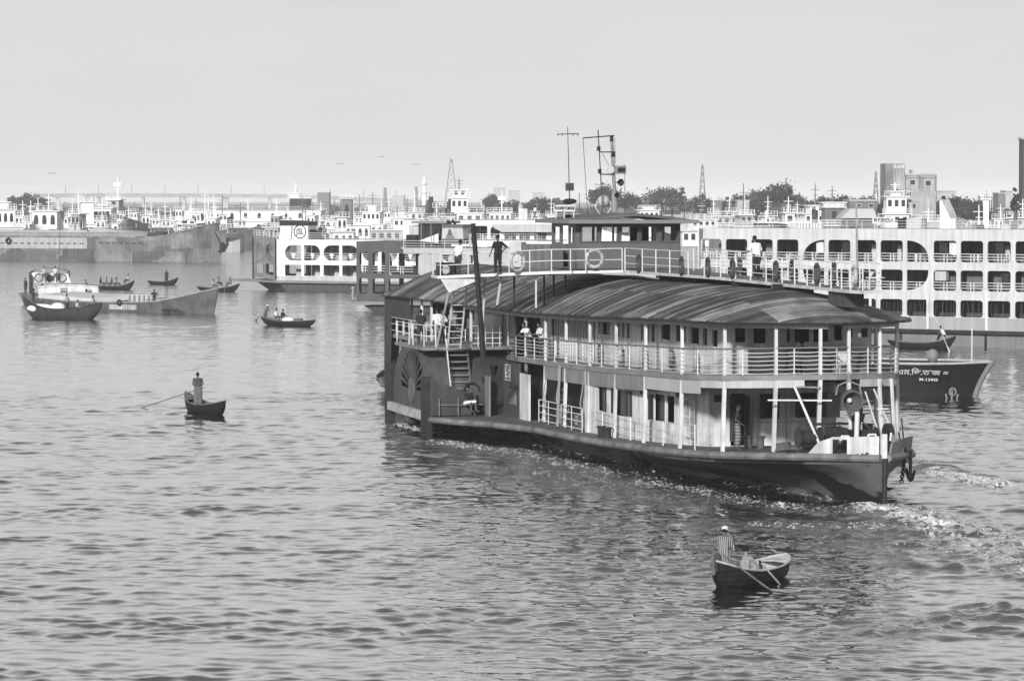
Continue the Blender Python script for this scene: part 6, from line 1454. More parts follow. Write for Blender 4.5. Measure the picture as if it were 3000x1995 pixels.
# ------------------------------------------------------------------ long painted cargo launch behind it
def launch():
    A = at(95, 909); B = at(608, 921); d = B - A; rz = math.atan2(d.y, d.x); F = Frame(A, rz); L = d.length
    o = thing('cargo_launch', 'long open cargo launch with painted sides, flat canopy and sharply raised bow', 'launch', (A.x, A.y, 0), rz); W = 3.6
    f = lambda x, y, dd=0: F.f(x, y, dd)
    rows = []
    kx = [0, .2, .45, .6, .72, .84, .93, 1.0]; kz = [1.25, 1.0, .95, 1.0, 1.15, 1.6, 2.1, 2.45]
    for i in range(19):
        u = i / 18; x = L * u; z = interp(u, kx, kz); wb = W / 2 * interp(u, [0, .06, .75, .9, 1], [.7, 1, 1, .72, .06]); ww = W / 2 * interp(u, [0, .06, .7, .9, 1], [.4, .9, .85, .35, .02])
        half = [(x - (1 - q) * (L * .03 * max(0, u - .8) * 5), ww + (wb - ww) * q, -.4 + (z + .4) * q) for q in (0, .35, .7, 1)]
        rows.append([(a, -b + W / 2, c) for a, b, c in half[::-1]] + [(a, b + W / 2, c) for a, b, c in half])
    MB().grid(rows).build('hull', M('launch_hull', .11, .6, .3, 1.2, streak=.2), o, smooth=True)
    inn = [[(p[0], (p[1] - W / 2) * .93 + W / 2, max(p[2], .25)) for p in r_] for r_ in rows]
    MB().grid(inn).build('inner_planking', M('launch_inside', .26, .7, .2, 1.5, stripe=('X', .55, .16)), o)
    for q in (0, -1): MB().tube([r_[q] for r_ in rows], .07, 6).build('gunwale', M('launch_rim', .3, .6), o)
    # painted letters band and name on the bow
    nb = M('painted_band', .22, .6, .3, 1.2, stripe=('X', 1.6, .5))
    x0, x1 = f(320, 905)[0], f(400, 905)[0]; MB().box(x0, x1, -.03, .0, .25, .75).build('painted_band', nb, o)
    x, z = f(509, 909, .5); text('bow_lettering', 'সুবর্ণ সাগর', .45, dark, o, (x, .05, z), width=f(540, 909)[0] - f(487, 909)[0], ext=.02, rz=5)
    # upstanding side planks with ribs, far side seen inside
    m = MB()
    for k in range(10): xx = f(312 + k * 14, 885, W)[0]; m.box(xx, xx + .12, W - .25, W - .12, .9, 1.55)
    MB().box(f(300, 885, W)[0], f(450, 885, W)[0], W - .12, W - .04, .9, 1.62).build('side_board', M('side_board', .45, .7, .15, 2), o); bs(m, 'board_rib', midgrey, o)
    # canopy
    x0, x1 = f(115, 860, .1)[0], f(318, 860, .1)[0]; zt = f(220, 868, .1)[1]; zb = f(220, 880, .1)[1]
    MB().hexa([(x0, .1, zb + .1), (x1 - 2, .1, zb - .25), (x1, W - .1, zb), (x0 + 2, W - .1, zb + .25), (x0, .1, zt + .15), (x1 - 2, .1, zt - .2), (x1, W - .1, zt + .05), (x0 + 2, W - .1, zt + .35)]).build('canopy', M('canopy_pale', .55, .7, .1, 1), o)
    MB().box(x0, x1 - 1.5, .12, .18, .95, zb).build('canopy_side_curtain', M('canopy_curtain', .10, .8, .3, 2, stripe=('X', 2, .3)), o)
    for k in range(6): xx = x0 + (x1 - 1 - x0) * k / 5; MB().bar((xx, .1, .9), (xx, .1, zb), .07).build('canopy_post', wood, o)
    MB().tube([(f(352, 885, .1)[0], -.06, 1.15), (f(352, 885, .1)[0] + .01, -.1, 1.1)], .01, 4)
    MB().torus((f(352, 888)[0], -.12, .95), (0, 1, 0), .22, .1).build('tyre_fender', black, o)
    c = lambda x, y, z: tuple(Matrix.LocRotScale(o.location, o.rotation_euler, None) @ Vector((x, y, z)))
    person('dark person standing in the open hold of the long cargo launch', c(f(452, 868, 1.8)[0], 1.8, .5), 2.8, shirt=.03, pants=.03, J=HIPS, vox=.04)
    bm_ = MB(); bm_.tube([(f(490, 880, 1.0)[0], 1.0, 1.5), (f(428, 872, 1)[0], 1, 1.2)], .05, 6); bm_.build('long_pole', wood, o)
    return F, o, L
launch()
def painted_launch():
    A = at(72, 893); B = at(290, 893); d = B - A; rz = math.atan2(d.y, d.x) ; F = Frame(A, rz); L = d.length
    o = thing('passenger_launch', 'wooden launch with round-windowed painted cabin and arched white roof line', 'launch', (A.x, A.y, 0), rz); W = 3.4
    f = lambda x, y, dd=0: F.f(x, y, dd)
    MB().add([(0, .4, -.3), (L, 1.2, -.3), (L, 2.2, -.3), (0, 3, -.3), (-.6, 0, 1.2), (L + 1, 1.3, .9), (L + 1, 2.1, .9), (-.6, W, 1.2)], [(0,3,2,1),(4,5,6,7),(0,1,5,4),(1,2,6,5),(2,3,7,6),(3,0,4,7)]).build('hull', wood, o)
    # low arched side with openings
    x0, x1 = f(112, 860)[0], f(288, 860)[0]; top = [(x0 + (x1 - x0) * k / 12, f(200, 842 - 9 * math.sin(math.pi * (.08 + .8 * k / 12)) + 4)[1]) for k in range(13)]
    zb = f(200, 872)[1]
    plate('cabin_side', white, o, [(x0, zb), (x1, zb)] + top[::-1], [rr(f(177, 860)[0], f(200, 848)[1] - .5, f(199, 860)[0], f(200, 836)[1] - .25, .03), rr(f(250, 860)[0], f(200, 848)[1] - .5, f(270, 860)[0], f(200, 840)[1] - .25, .03)], .06, lambda u, v, d_: (u, d_, v))
    MB().tube([(a, -.05, b + .05) for a, b in top], .09, 6).build('arched_moulding', white, o)
    MB().grid([[(a, 0, b) for a, b in top], [(a, W, b + .1) for a, b in top]]).build('cabin_roof', M('launch_roof', .14, .7), o)
    MB().box(x0 + .5, x1 - .5, 1.0, 1.1, zb, zb + .6).build('inner_screen', dark, o)
    # raised wheelhouse with round windows
    xa, xb = f(85, 820, 1.6)[0], f(208, 820, 1.6)[0]; za, zb2 = f(150, 828, 1.6)[1], f(150, 800, 1.6)[1]
    cen = [(f(112, 810, 1.6)[0], (za + zb2) / 2, .42), (f(147, 810, 1.6)[0], (za + zb2) / 2 - .08, .40)]
    hs = [[(cx + r_ * math.cos(R(q)), cz + r_ * math.sin(R(q))) for q in range(0, 360, 24)] for cx, cz, r_ in cen[1:]]
    plate('wheelhouse_side', white, o, [(xa, za), (xb, za), (xb - .3, zb2 - .1), (xb - 1.2, zb2), (xa + .4, zb2 + .05), (xa, zb2 - .2)], hs, .06, lambda u, v, d_: (u, 1.6 + d_, v))
    for cx, cz in ((f(114, 812, 1.6)[0], (za + zb2) / 2), (f(183, 812, 1.6)[0], (za + zb2) / 2 - .03)):
        MB().torus((cx, 1.55, cz), (0, 1, 0), .42, .05, 20, 5).build('painted_ring', dark, o); MB().lathe((cx, 1.58, cz), (0, -1, 0), [(.40, 0), (.40, .02)], 16).build('painted_disc', M('disc_grey', .35, .6, .4, 3), o)
    MB().box(xa + .2, xb - .3, 1.7, 3.0, za, zb2 - .1).build('wheelhouse_body', dark, o)
    MB().box(xa, xa + .2, .4, 3, .9, zb2).build('stern_frame', M('stern_frame', .25, .7, .4, 3), o)
    rows = []
    for k in range(9): a = math.pi * k / 8; rows.append([(xa + .1 + (xb - xa) * .5 * (1 - math.cos(a)) * .92, y, zb2 + .5 * math.sin(a)) for y in (1.3, 3.2)])
    MB().grid(rows).build('wheelhouse_roof', midgrey, o, smooth=True, solid=.05)
    c = lambda x, y, z: tuple(Matrix.LocRotScale(o.location, o.rotation_euler, None) @ Vector((x, y, z)))
    for xp, lb, sh in ((129, 'person in pale shirt standing left of the arched opening of the painted launch', .4), (162, 'person in white shirt standing right of the arched opening of the painted launch', .55)):
        person(lb, c(f(xp, 830, .8)[0], .8, f(xp, 828, .8)[1]), 2.9, shirt=sh, pants=.10, vox=.04, J=dict(er=(.36, .0, 1.15), wr=(.5, .0, .98)))
    for xp, lb, g in ((75, 'dark person standing at the stern of the painted launch', .06), (252, 'person with head showing above the arched roof of the painted launch', .2), (124, 'person in dark clothes sitting below the painted wheelhouse', .04)):
        person(lb, c(f(xp, 850, 1.2)[0], 1.2, f(xp, 862 if xp != 252 else 850, 1.2)[1] - (.0 if xp == 75 else .6)), 1, shirt=g, pants=.06, vox=.05, h=1.65)
    MB().tube([(f(174, 800, 2)[0], 2, zb2), (f(176, 690, 2)[0], 2, f(176, 640, 2)[1])], .025, 6).build('aerial_pole', dark, o)
painted_launch()

# ------------------------------------------------------------------ big steel barges
def barge(name, label, xa, ya, xb, yb, W, deck_y, bow_x, bow_y, mat, Lback=0, light=None):
    A = at(xa, ya); B = at(xb, yb); d = B - A; rz = math.atan2(d.y, d.x); F = Frame(A, rz); L = d.length
    o = thing(name, label, 'barge', (A.x, A.y, 0), rz)
    zd = F.f(xb - (xb - xa) * .3, deck_y)[1]; bx, bz = F.f(bow_x, bow_y, W / 2)
    rows = []
    for i in range(25):
        u = i / 24; x = -Lback + (bx + Lback) * u; q = max(0, (x - L * .76) / (bx - L * .76)); z = zd + (bz - zd) * q ** 1.35
        wb = W / 2 * (1 - max(0, (q - .35) / .65) ** 2.2) ** .6 if q > .35 else W / 2
        ww = W / 2 * (1 - max(0, (q - .25) / .75) ** 1.6) if q > .25 else W / 2; xw = x if x < L * .8 else L * .8 + (x - L * .8) * (L - L * .8) / (bx - L * .8)
        half = [(xw + (x - xw) * p ** 1.5, max(.05, ww + (wb - ww) * p), -.6 + (z + .6) * p) for p in (0, .15, .4, .7, 1)]
        rows.append([(a, -b + W / 2, c) for a, b, c in half[::-1]] + [(a, b + W / 2, c) for a, b, c in half])
    MB().grid(rows).build('hull', mat, o)
    MB().grid([[(r_[0][0], r_[0][1] + .3, r_[0][2] - .35), (r_[-1][0], r_[-1][1] - .3, r_[-1][2] - .35)] for r_ in rows]).build('deck', deckm, o)
    for q in (0, -1): MB().tube([r_[q] for r_ in rows], .13, 6).build('bulwark_rail', light or rustg, o)
    return F, o, rows, zd, L
def patch_mat(name, base, lo, hi, sc=(.22, .22, .45)):
    m = M(name, base, .7, .25, .5, streak=.3); t = m.node_tree; b = t.nodes['Principled BSDF']; src = b.inputs['Base Color'].links[0].from_socket
    tc = t.nodes.new('ShaderNodeTexCoord'); mp = t.nodes.new('ShaderNodeMapping'); mp.inputs['Scale'].default_value = sc; v = t.nodes.new('ShaderNodeTexVoronoi'); v.distance = 'CHEBYCHEV'; v.inputs['Scale'].default_value = 1.0
    r = t.nodes.new('ShaderNodeMapRange'); r.inputs[3].default_value = lo; r.inputs[4].default_value = hi; x = t.nodes.new('ShaderNodeVectorMath'); x.operation = 'SCALE'
    sp = t.nodes.new('ShaderNodeSeparateColor'); t.links.new(tc.outputs['Object'], mp.inputs[0]); t.links.new(mp.outputs[0], v.inputs[0]); t.links.new(v.outputs['Color'], sp.inputs[0]); t.links.new(sp.outputs[0], r.inputs[0]); t.links.new(src, x.inputs[0]); t.links.new(r.outputs[0], x.inputs['Scale']); t.links.new(x.outputs[0], b.inputs['Base Color']); return m
F, o, rows, zd, L = barge('cargo_barge', 'long rust-patched steel barge with a tyre on its side and raked bow, far left', -40, 763, 614, 768, 9.5, 695, 642, 652, patch_mat('barge_patches', .17, .5, 1.6), 20)
x1 = F.f(255, 730)[0]
MB().box(-20, x1, -.04, 0, 2.2, zd - .15).build('pale_side_band', M('barge_pale', .40, .6, .1, .6, streak=.25), o)
m = MB()
for k in range(13): xx = F.f(2 + k * 19.3, 713)[0]; m.box(xx, xx + .75, -.07, -.04, F.f(0, 714)[1], F.f(0, 711)[1])
for k in range(7): xx = F.f(290 + k * 19.3, 711)[0]; m.box(xx, xx + .75, -.07, .01, F.f(0, 712)[1], F.f(0, 709)[1])
bs(m, 'scupper_slot', dark, o)
ty = thing('tyre_fender', 'black tyre hung on the pale side of the far left barge', 'tyre', Matrix.LocRotScale(o.location, o.rotation_euler, None) @ Vector((F.f(27, 706)[0], -.3, F.f(27, 706)[1])), o.rotation_euler[2])
MB().torus((0, 0, 0), (0, 1, 0), .42, .2, 20, 8).build('tyre', black, ty)
m = MB()
for k in range(20): xx = F.f(5 + k * 19.3, 690)[0]; m.bar((xx, .1, zd), (xx, .1, zd + .45), .07)
m.box(-20, F.f(420, 690)[0], .02, .1, zd + .38, zd + .44); m.build('side_railing', lightgrey, o)
MB().box(-20, F.f(420, 690)[0], 1.5, 8, zd - .2, zd + .75).build('hatch_coaming', M('hatch_grey', .22, .7, .2, .5), o)
MB().box(-20, F.f(240, 690)[0], 2, 7.5, zd + .76, zd + 1.15).build('hatch_cover', M('tarp_grey', .36, .8, .2, .3), o)
MB().hexa([(F.f(240, 690)[0], 1.8, zd + .76), (F.f(400, 690)[0], 1.8, zd + .76), (F.f(400, 690)[0], 7, zd + .76), (F.f(240, 690)[0], 7, zd + .76), (F.f(260, 690)[0], 2.4, zd + 1.6), (F.f(330, 690)[0], 2.4, zd + 1.1), (F.f(330, 690)[0], 6, zd + 1.1), (F.f(260, 690)[0], 6, zd + 1.6)]).build('tarpaulin', M('tarp_grey', .36), o)
an = MB(); c0 = Vector((F.f(624, 735)[0], 4.0, F.f(624, 728)[1])); an.bar(c0 + Vector((-1.6, 0, 3.0)), c0, .14); an.ball(c0 + Vector((0, 0, .2)), (.6, .6, .9), 9, 6); an.tube([c0 + Vector((-.8, 0, -.6)), c0 + Vector((.3, 0, -.5)), c0 + Vector((1.0, 0, .9))], .25, 6); an.build('anchor', black, o)
w_ = lambda x, y, z: tuple(Matrix.LocRotScale(o.location, o.rotation_euler, None) @ Vector((x, y, z)))
for k, (xp, yp, lb) in enumerate(((238, 676, 'person standing upright on the hatch tarpaulin of the far left barge'), (220, 680, 'person sitting on the hatch cover of the far left barge'), (592, 652, 'dark person standing on the raised bow of the far left barge'), (572, 656, 'person crouching by the bow winch of the far left barge'))):
    x, z = F.f(xp, yp, 4); person(lb, w_(x, 4, z), 1 + k, shirt=(.04, .3, .03, .03)[k], pants=.05, vox=.06, h=1.7 if k != 3 else 1.4)
F, o, rows, zd, L = barge('cargo_barge', 'grey barge behind with curved-up bow partly hidden by the emblem ferry', 560, 737, 790, 734, 10, 688, 830, 640, patch_mat('barge_patches_grey', .19, .8, 1.2), 0)
o.location.y += 20
# ------------------------------------------------------------------ moored ships behind: small coasters and launches, each a thing of its own
bwht = M('far_white', .85, .55, .05, .2, streak=.10)
fpal = M('far_pale_grey', .42, .6, .12, .2, streak=.2); fgry = M('far_grey', .16, .6, .2, .2, streak=.2); fdrk = M('far_dark', .035, .6, .3, .3); frst = M('far_rust', .13, .7, .35, .3, streak=.3)
HC = {'d': fdrk, 'g': fgry, 'p': fpal, 'w': bwht, 'r': frst}
def ship(name, label, cat, x, dist, L, hullz, hc, tiers, yaw=0, mast=0, funnel=0, arch=False, bow=1, radar=False, rail=True, group=None):
    """tiers: (offset along hull, length, width, height, colour, windows)"""
    p = atd(x, 583, dist); o = thing(name, label, cat, (p.x, dist, 0), R(yaw), group); rg = random.Random(int(x * 7 + dist))
    W = min(7, L * .24); rows = []
    for i in range(9):
        u = i / 8; b = W / 2 * max(0, 1 - max(0, (u - .7) / .3) ** 2) ** .6 * (1 - .25 * max(0, (.12 - u) / .12)); z = hullz * (.62 + .30 * (1 - u) ** 6 + .42 * max(0, (u - .62) / .38) ** 1.6)
        xx = (u - .5) * L * bow; rows.append([(xx, -max(b, .1), z), (xx, -max(b, .1) * .8, -.5), (xx, max(b, .1) * .8, -.5), (xx, max(b, .1), z)])
    MB().grid(rows).build('hull', HC[hc], o); MB().grid([[(r_[0][0], r_[0][1], r_[0][2] - .3), (r_[3][0], r_[3][1], r_[3][2] - .3)] for r_ in rows]).build('deck', fgry, o)
    z = hullz * .6; base = {}
    for (off, ln, wd, h, c, nw) in tiers:
        if ln < 30: ln *= .56; off *= .8
        k = round(off, 1); zz = base.get('t', z); xx = off * bow
        t = MB().box(xx - ln / 2, xx + ln / 2, -wd / 2, wd / 2, zz, zz + h); tb = t.build('superstructure', HC[c], o)
        MB().box(xx - ln / 2 - .5, xx + ln / 2 + .5, -wd / 2 - .4, wd / 2 + .4, zz + h, zz + h + .18).build('deck_roof', bwht if c != 'g' else fpal, tb)
        if nw:
            for i in range(nw):
                cx = xx - ln / 2 + ln * (i + .5) / nw; ww = min(.9, ln / nw * .55)
                if arch: pl = [(cx - ww / 2, zz + h * .25), (cx + ww / 2, zz + h * .25), (cx + ww / 2, zz + h * .6), (cx + ww * .3, zz + h * .8), (cx - ww * .3, zz + h * .8), (cx - ww / 2, zz + h * .6)]
                else: pl = [(cx - ww / 2, zz + h * .42), (cx + ww / 2, zz + h * .42), (cx + ww / 2, zz + h * .82), (cx - ww / 2, zz + h * .82)]
                MB().prism(pl, -wd / 2 - .04, -wd / 2 + .02, 'y').build('window', fdrk, tb)
        if rail and h > 1.5:
            m = MB(); zr = zz + h + .18
            for q in (.45, .9): m.bar((xx - ln / 2 - .4, -wd / 2 - .35, zr + q), (xx + ln / 2 + .4, -wd / 2 - .35, zr + q), .07)
            for i in range(5): m.bar((xx - ln / 2 - .4 + (ln + .8) * i / 4, -wd / 2 - .35, zr), (xx - ln / 2 - .4 + (ln + .8) * i / 4, -wd / 2 - .35, zr + .9), .08)
            m.build('roof_rail', bwht, o)
        base['t'] = zz + h + .18
    top = base.get('t', z); tx = tiers[-1][0] * bow if tiers else 0
    if mast:
        m = MB().tube([(tx, 0, top), (tx, 0, top + mast)], [.16, .08], 6); m.bar((tx - .9, 0, top + mast * .7), (tx + .9, 0, top + mast * .7), .1); m.bar((tx - .5, 0, top + mast * .45), (tx + .5, 0, top + mast * .45), .1)
        if radar: m.box(tx - .8, tx + .8, -.2, .2, top + mast * .55, top + mast * .68)
        m.build('mast', bwht if rg.random() < .6 else fgry, o)
    if funnel: MB().lathe((tx + 2.2 * -bow, 1, top - 1.5), (0, 0, 1), [(.55, 0), (.5, funnel), (.6, funnel + .1), (.45, funnel + .3)], 10).build('funnel', HC[rg.choice('wpgd')], o)
    m = MB(); 
    for _ in range(4):
        a = rg.uniform(-.4, .4) * L; h = rg.uniform(1.5, 4.5); m.tube([(a, rg.uniform(-1, 1), z), (a + rg.uniform(-.4, .4), 0, z + h)], .08, 5)
    bs(m, 'pole', HC[rg.choice('wpg')], o)
    for _ in range(3):
        a = rg.uniform(-.35, .35) * L; MB().box(a, a + rg.uniform(.8, 2.5), -W * .3, -W * .1, z - .2, z + rg.uniform(.6, 1.6)).build('deck_load', HC[rg.choice('wpgdr')], o)
    return o
SH = 'coaster'
SHIPS = [
 ('tug with tall white bridge cut by the left edge of the frame', 28, 590, 26, 4.2, 'd', [(0, 9, 6, 3.0, 'w', 3), (-1, 6, 5, 3.2, 'w', 3), (-2, 5, 4, 1.2, 'w', 0)], dict(arch=True, funnel=3)),
 ('small ship with pale hull and four arched windows behind the far left barge', 135, 600, 17, 3.6, 'p', [(2, 9, 5, 2.8, 'w', 4), (-.5, 9, 4.5, 3.4, 'w', 3)], dict(arch=True, mast=3.6, funnel=2.5)),
 ('ship with tall narrow white deckhouse and one arched door, left of the radar ship', 248, 640, 20, 4.2, 'd', [(0, 8, 5, 3.2, 'w', 2), (.5, 4.5, 4, 4.4, 'w', 0)], dict(arch=True, mast=1.2)),
 ('grey and white ship with lattice radar mast above its wheelhouse', 318, 650, 24, 4.6, 'd', [(0, 10, 6, 3.0, 'w', 5), (1, 7, 5, 3.0, 'w', 3), (-2, 4, 4, 1.6, 'p', 1)], dict(mast=5, radar=True)),
 ('low dark-hulled ship crowded with white posts, right of the radar ship', 400, 680, 30, 3.6, 'd', [(-5, 6, 5, 2.4, 'p', 3), (-5, 4, 4, 1.6, 'w', 2)], dict(mast=5)),
 ('freighter with dark raised bow showing between white posts', 505, 760, 30, 7.5, 'd', [(-8, 6, 5, 3.0, 'w', 3)], dict(mast=6)),
 ('ship with twin white derrick posts and a crossbar behind the rusty bow', 560, 640, 22, 3.6, 'r', [(0, 5, 4, 2.2, 'p', 2), (0, 3, 3, 2.2, 'w', 1)], dict(mast=4.5)),
 ('small white wheelhouse with mast over the second barge', 630, 690, 16, 3.8, 'g', [(0, 5, 4, 2.6, 'w', 3), (0, 3, 3, 1.8, 'w', 2)], dict(mast=3)),
 ('long white ferry with round arches beyond the second barge', 725, 800, 46, 3.2, 'w', [(0, 40, 7, 3.2, 'w', 11), (2, 36, 6.5, 2.6, 'w', 10)], dict(arch=True)),
 ('block-shaped dark and white ship bridge above the emblem ferry', 855, 860, 22, 5.2, 'd', [(0, 18, 7, 3.6, 'p', 5), (-3, 10, 6, 4.2, 'd', 2), (-1, 5, 5, 1.2, 'w', 0)], dict(mast=3)),
 ('ship with a single stout white column rising right of the dark bridge', 925, 700, 20, 3.4, 'p', [(-3, 5, 5, 2.8, 'w', 3)], dict(mast=6.5)),
 ('white launch with two arched windows behind the roof sitters', 985, 620, 16, 3.0, 'p', [(0, 9, 5, 3.0, 'w', 3), (1, 5, 4, 1.6, 'w', 2)], dict(arch=True)),
 ('ship with a dark grey funnel tower left of a white bridge', 1050, 660, 22, 3.8, 'g', [(-1, 12, 6, 3.0, 'w', 5), (-3, 4, 4, 5.4, 'g', 1)], dict(arch=True)),
 ('white pilot-house ship right of the dark grey tower', 1092, 690, 20, 3.8, 'd', [(0, 10, 6, 3.0, 'w', 4), (0, 7, 5, 2.6, 'w', 4), (0, 3, 3, 1.2, 'w', 0)], dict(mast=3)),
 ('low pale coaster with awnings ahead of the grey-nosed ferry', 1150, 620, 26, 3.4, 'p', [(0, 14, 6, 2.6, 'p', 5), (3, 6, 4, 2.2, 'w', 3)], dict(mast=4)),
 ('coaster with rounded awning and stern lamp post', 1215, 700, 22, 4.2, 'r', [(0, 9, 5, 3.0, 'p', 4), (0, 5, 4, 2.2, 'w', 2)], dict(mast=5)),
 ('coaster with a black funnel top above the dark wheelhouse', 1290, 690, 22, 4.4, 'd', [(0, 8, 5, 3.2, 'w', 3), (0, 4, 4, 3.0, 'g', 1)], dict(funnel=3.5)),
 ('white double-decked bridge with flared balconies behind the leaning pole', 1352, 620, 30, 4.6, 'w', [(-2, 14, 6, 2.6, 'w', 4), (-2, 9, 5.5, 2.6, 'w', 3), (.5, 6, 5, 2.8, 'w', 3), (.5, 5, 4, 1.4, 'w', 2)], dict(mast=2.5)),
 ('white bridge with a branching mast right of the flared balconies', 1470, 640, 24, 4.2, 'w', [(0, 10, 6, 2.8, 'w', 3), (0, 8, 5, 2.6, 'w', 4)], dict(mast=4.5, radar=True)),
 ('white square-windowed bridge standing beyond the wheelhouse mast', 1898, 660, 22, 4.6, 'w', [(0, 10, 6, 2.8, 'w', 4), (0, 7.5, 5, 2.8, 'w', 4), (0, 4, 4, .6, 'w', 0)], dict(mast=2.4)),
 ('pale coaster with stepped awnings left of the three-deck ferry roof end', 2040, 560, 24, 4.0, 'p', [(0, 12, 6, 2.8, 'w', 5), (1, 8, 5, 1.8, 'w', 4)], dict(mast=4)),
 ('coaster with striped dark awning above the left of the ferry roof', 2110, 600, 24, 4.6, 'd', [(0, 14, 6, 2.6, 'g', 4), (-2, 8, 5, 2.0, 'p', 3)], dict(mast=3)),
 ('coaster with a slender white mast topped by a lamp', 2178, 590, 20, 4.4, 'g', [(0, 8, 5, 3.0, 'w', 3), (0, 4, 4, 2.0, 'p', 2)], dict(mast=6)),
 ('coaster with brown tarpaulin heap over its hold', 2245, 520, 20, 4.6, 'r', [(0, 12, 5, 2.6, 'g', 3), (0, 6, 4, 1.4, 'r', 0)], dict(mast=2)),
 ('white winged wheelhouse above the white-shirted walker', 2310, 560, 18, 4.4, 'd', [(0, 6, 5, 3.0, 'w', 2), (0, 3, 3, 2.6, 'w', 1)], dict(mast=2.8)),
 ('white rounded cabin with tall pipe right of the winged wheelhouse', 2350, 520, 14, 4.2, 'w', [(0, 6, 5, 3.6, 'w', 2)], dict(funnel=4)),
 ('white many-tiered bridge seen above the arched ferry opening', 2388, 600, 22, 4.8, 'w', [(0, 12, 6, 2.6, 'w', 5), (0, 9, 5, 2.4, 'w', 4), (0, 5, 4, 1.4, 'w', 2)], dict(mast=4.2)),
 ('grey funnelled ship with round white clock-like vent', 2438, 580, 20, 4.8, 'g', [(0, 9, 5, 3.0, 'p', 3), (0, 6, 4, 3.2, 'g', 1), (0, 7, 4, .8, 'w', 0)], dict(mast=3)),
 ('ship with dark name hoarding below a white bridge', 2400, 480, 20, 4.6, 'd', [(0, 16, 5, 2.6, 'g', 0)], dict(rail=False)),
 ('white small wheelhouse with twin square windows over the name board', 2622, 560, 18, 5.0, 'w', [(-2, 12, 5, 2.6, 'w', 3), (0, 8, 5, 2.4, 'w', 3), (0, 6.5, 4, 3.0, 'w', 3), (0, 3, 3, .7, 'w', 0)], dict(mast=1.6)),
 ('pale ship side with large blank plating left of the slanted funnel', 2720, 480, 16, 5.0, 'p', [(0, 10, 6, 4.4, 'p', 0)], dict(mast=2)),
 ('dark ship with a tall twin white exhaust column at right', 2890, 520, 24, 4.8, 'd', [(0, 10, 5, 2.6, 'p', 3), (0, 1.6, 1.6, 5.2, 'w', 0)], dict(mast=1.2)),
 ('ship with sloping white gangway near the right edge', 2960, 500, 22, 4.8, 'g', [(0, 12, 5, 2.8, 'w', 4), (2, 6, 4, 2.0, 'p', 3)], dict(mast=3)),
 ('rusty coaster low behind the roof rail at right', 2830, 470, 22, 4.4, 'r', [(-2, 9, 5, 2.0, 'g', 3), (-2, 5, 4, 1.6, 'p', 2)], dict(mast=3.5)),
]
for i, (lb, x, dist, L, hz, hc, tiers, kw) in enumerate(SHIPS):
    ship('moored_ship', lb, 'ship', x, dist, L, hz, hc, tiers, yaw=random.Random(i).uniform(-14, 14), bow=(-1) ** i, **kw)
# small masts crowd (each a vessel-less mooring post or light mast on piles)
rg = random.Random(21)
spots = []
SEC = [(0, 180, 'behind the left half of the far left barge'), (180, 330, 'below the tall deckhouse and the lattice radar mast'), (330, 470, 'behind the middle of the rusty barge'), (470, 640, 'behind the raised rusty bow'), (640, 830, 'between the second barge and the emblem funnel'),
       (830, 960, 'above the roof of the emblem ferry'), (960, 1100, 'around the dark grey funnel tower'), (1100, 1220, 'above the grey-nosed ferry'), (1220, 1420, 'near the flared white balconies'), (1420, 1640, 'left of the steamer wheelhouse'), (1980, 2150, 'right of the steamer wheelhouse roof'), (2150, 2350, 'above the white-shirted walker'), (2350, 2500, 'left of the pale awning roof'), (2500, 2740, 'around the name board'), (2740, 3000, 'right of the slanted white funnel')]
for lo, hi, nm in SEC:
    n = 7 if hi <= 640 else 5
    for k in range(n): spots.append((lo + (hi - lo) * (k + rg.uniform(.2, .8)) / n, nm, k, n))
ORD = ['first', 'second', 'third', 'fourth', 'fifth', 'sixth', 'seventh']
HN = dict(w='white', p='pale', g='grey', d='dark', r='rusty')
for k, (x, nm, i, n) in enumerate(spots):
    d_ = rg.uniform(600, 900); hc = rg.choice('wpgdr')
    ship('moored_launch', 'small %s launch, %s from left %s' % (HN[hc], ORD[i], nm), 'launch', x, d_, rg.uniform(8, 14), 2.6, hc, [(rg.uniform(-1, 1), rg.uniform(5, 8), 3.5, rg.uniform(2.2, 3.6), rg.choice('wwpg'), 3), (0, 3.4, 2.5, rg.uniform(1.2, 2.8), rg.choice('wwp'), 2)], yaw=rg.uniform(-30, 30), mast=rg.uniform(2.5, 5.5), arch=k % 3 == 0, bow=rg.choice((1, -1)), group='small launches moored in the crowded anchorage')

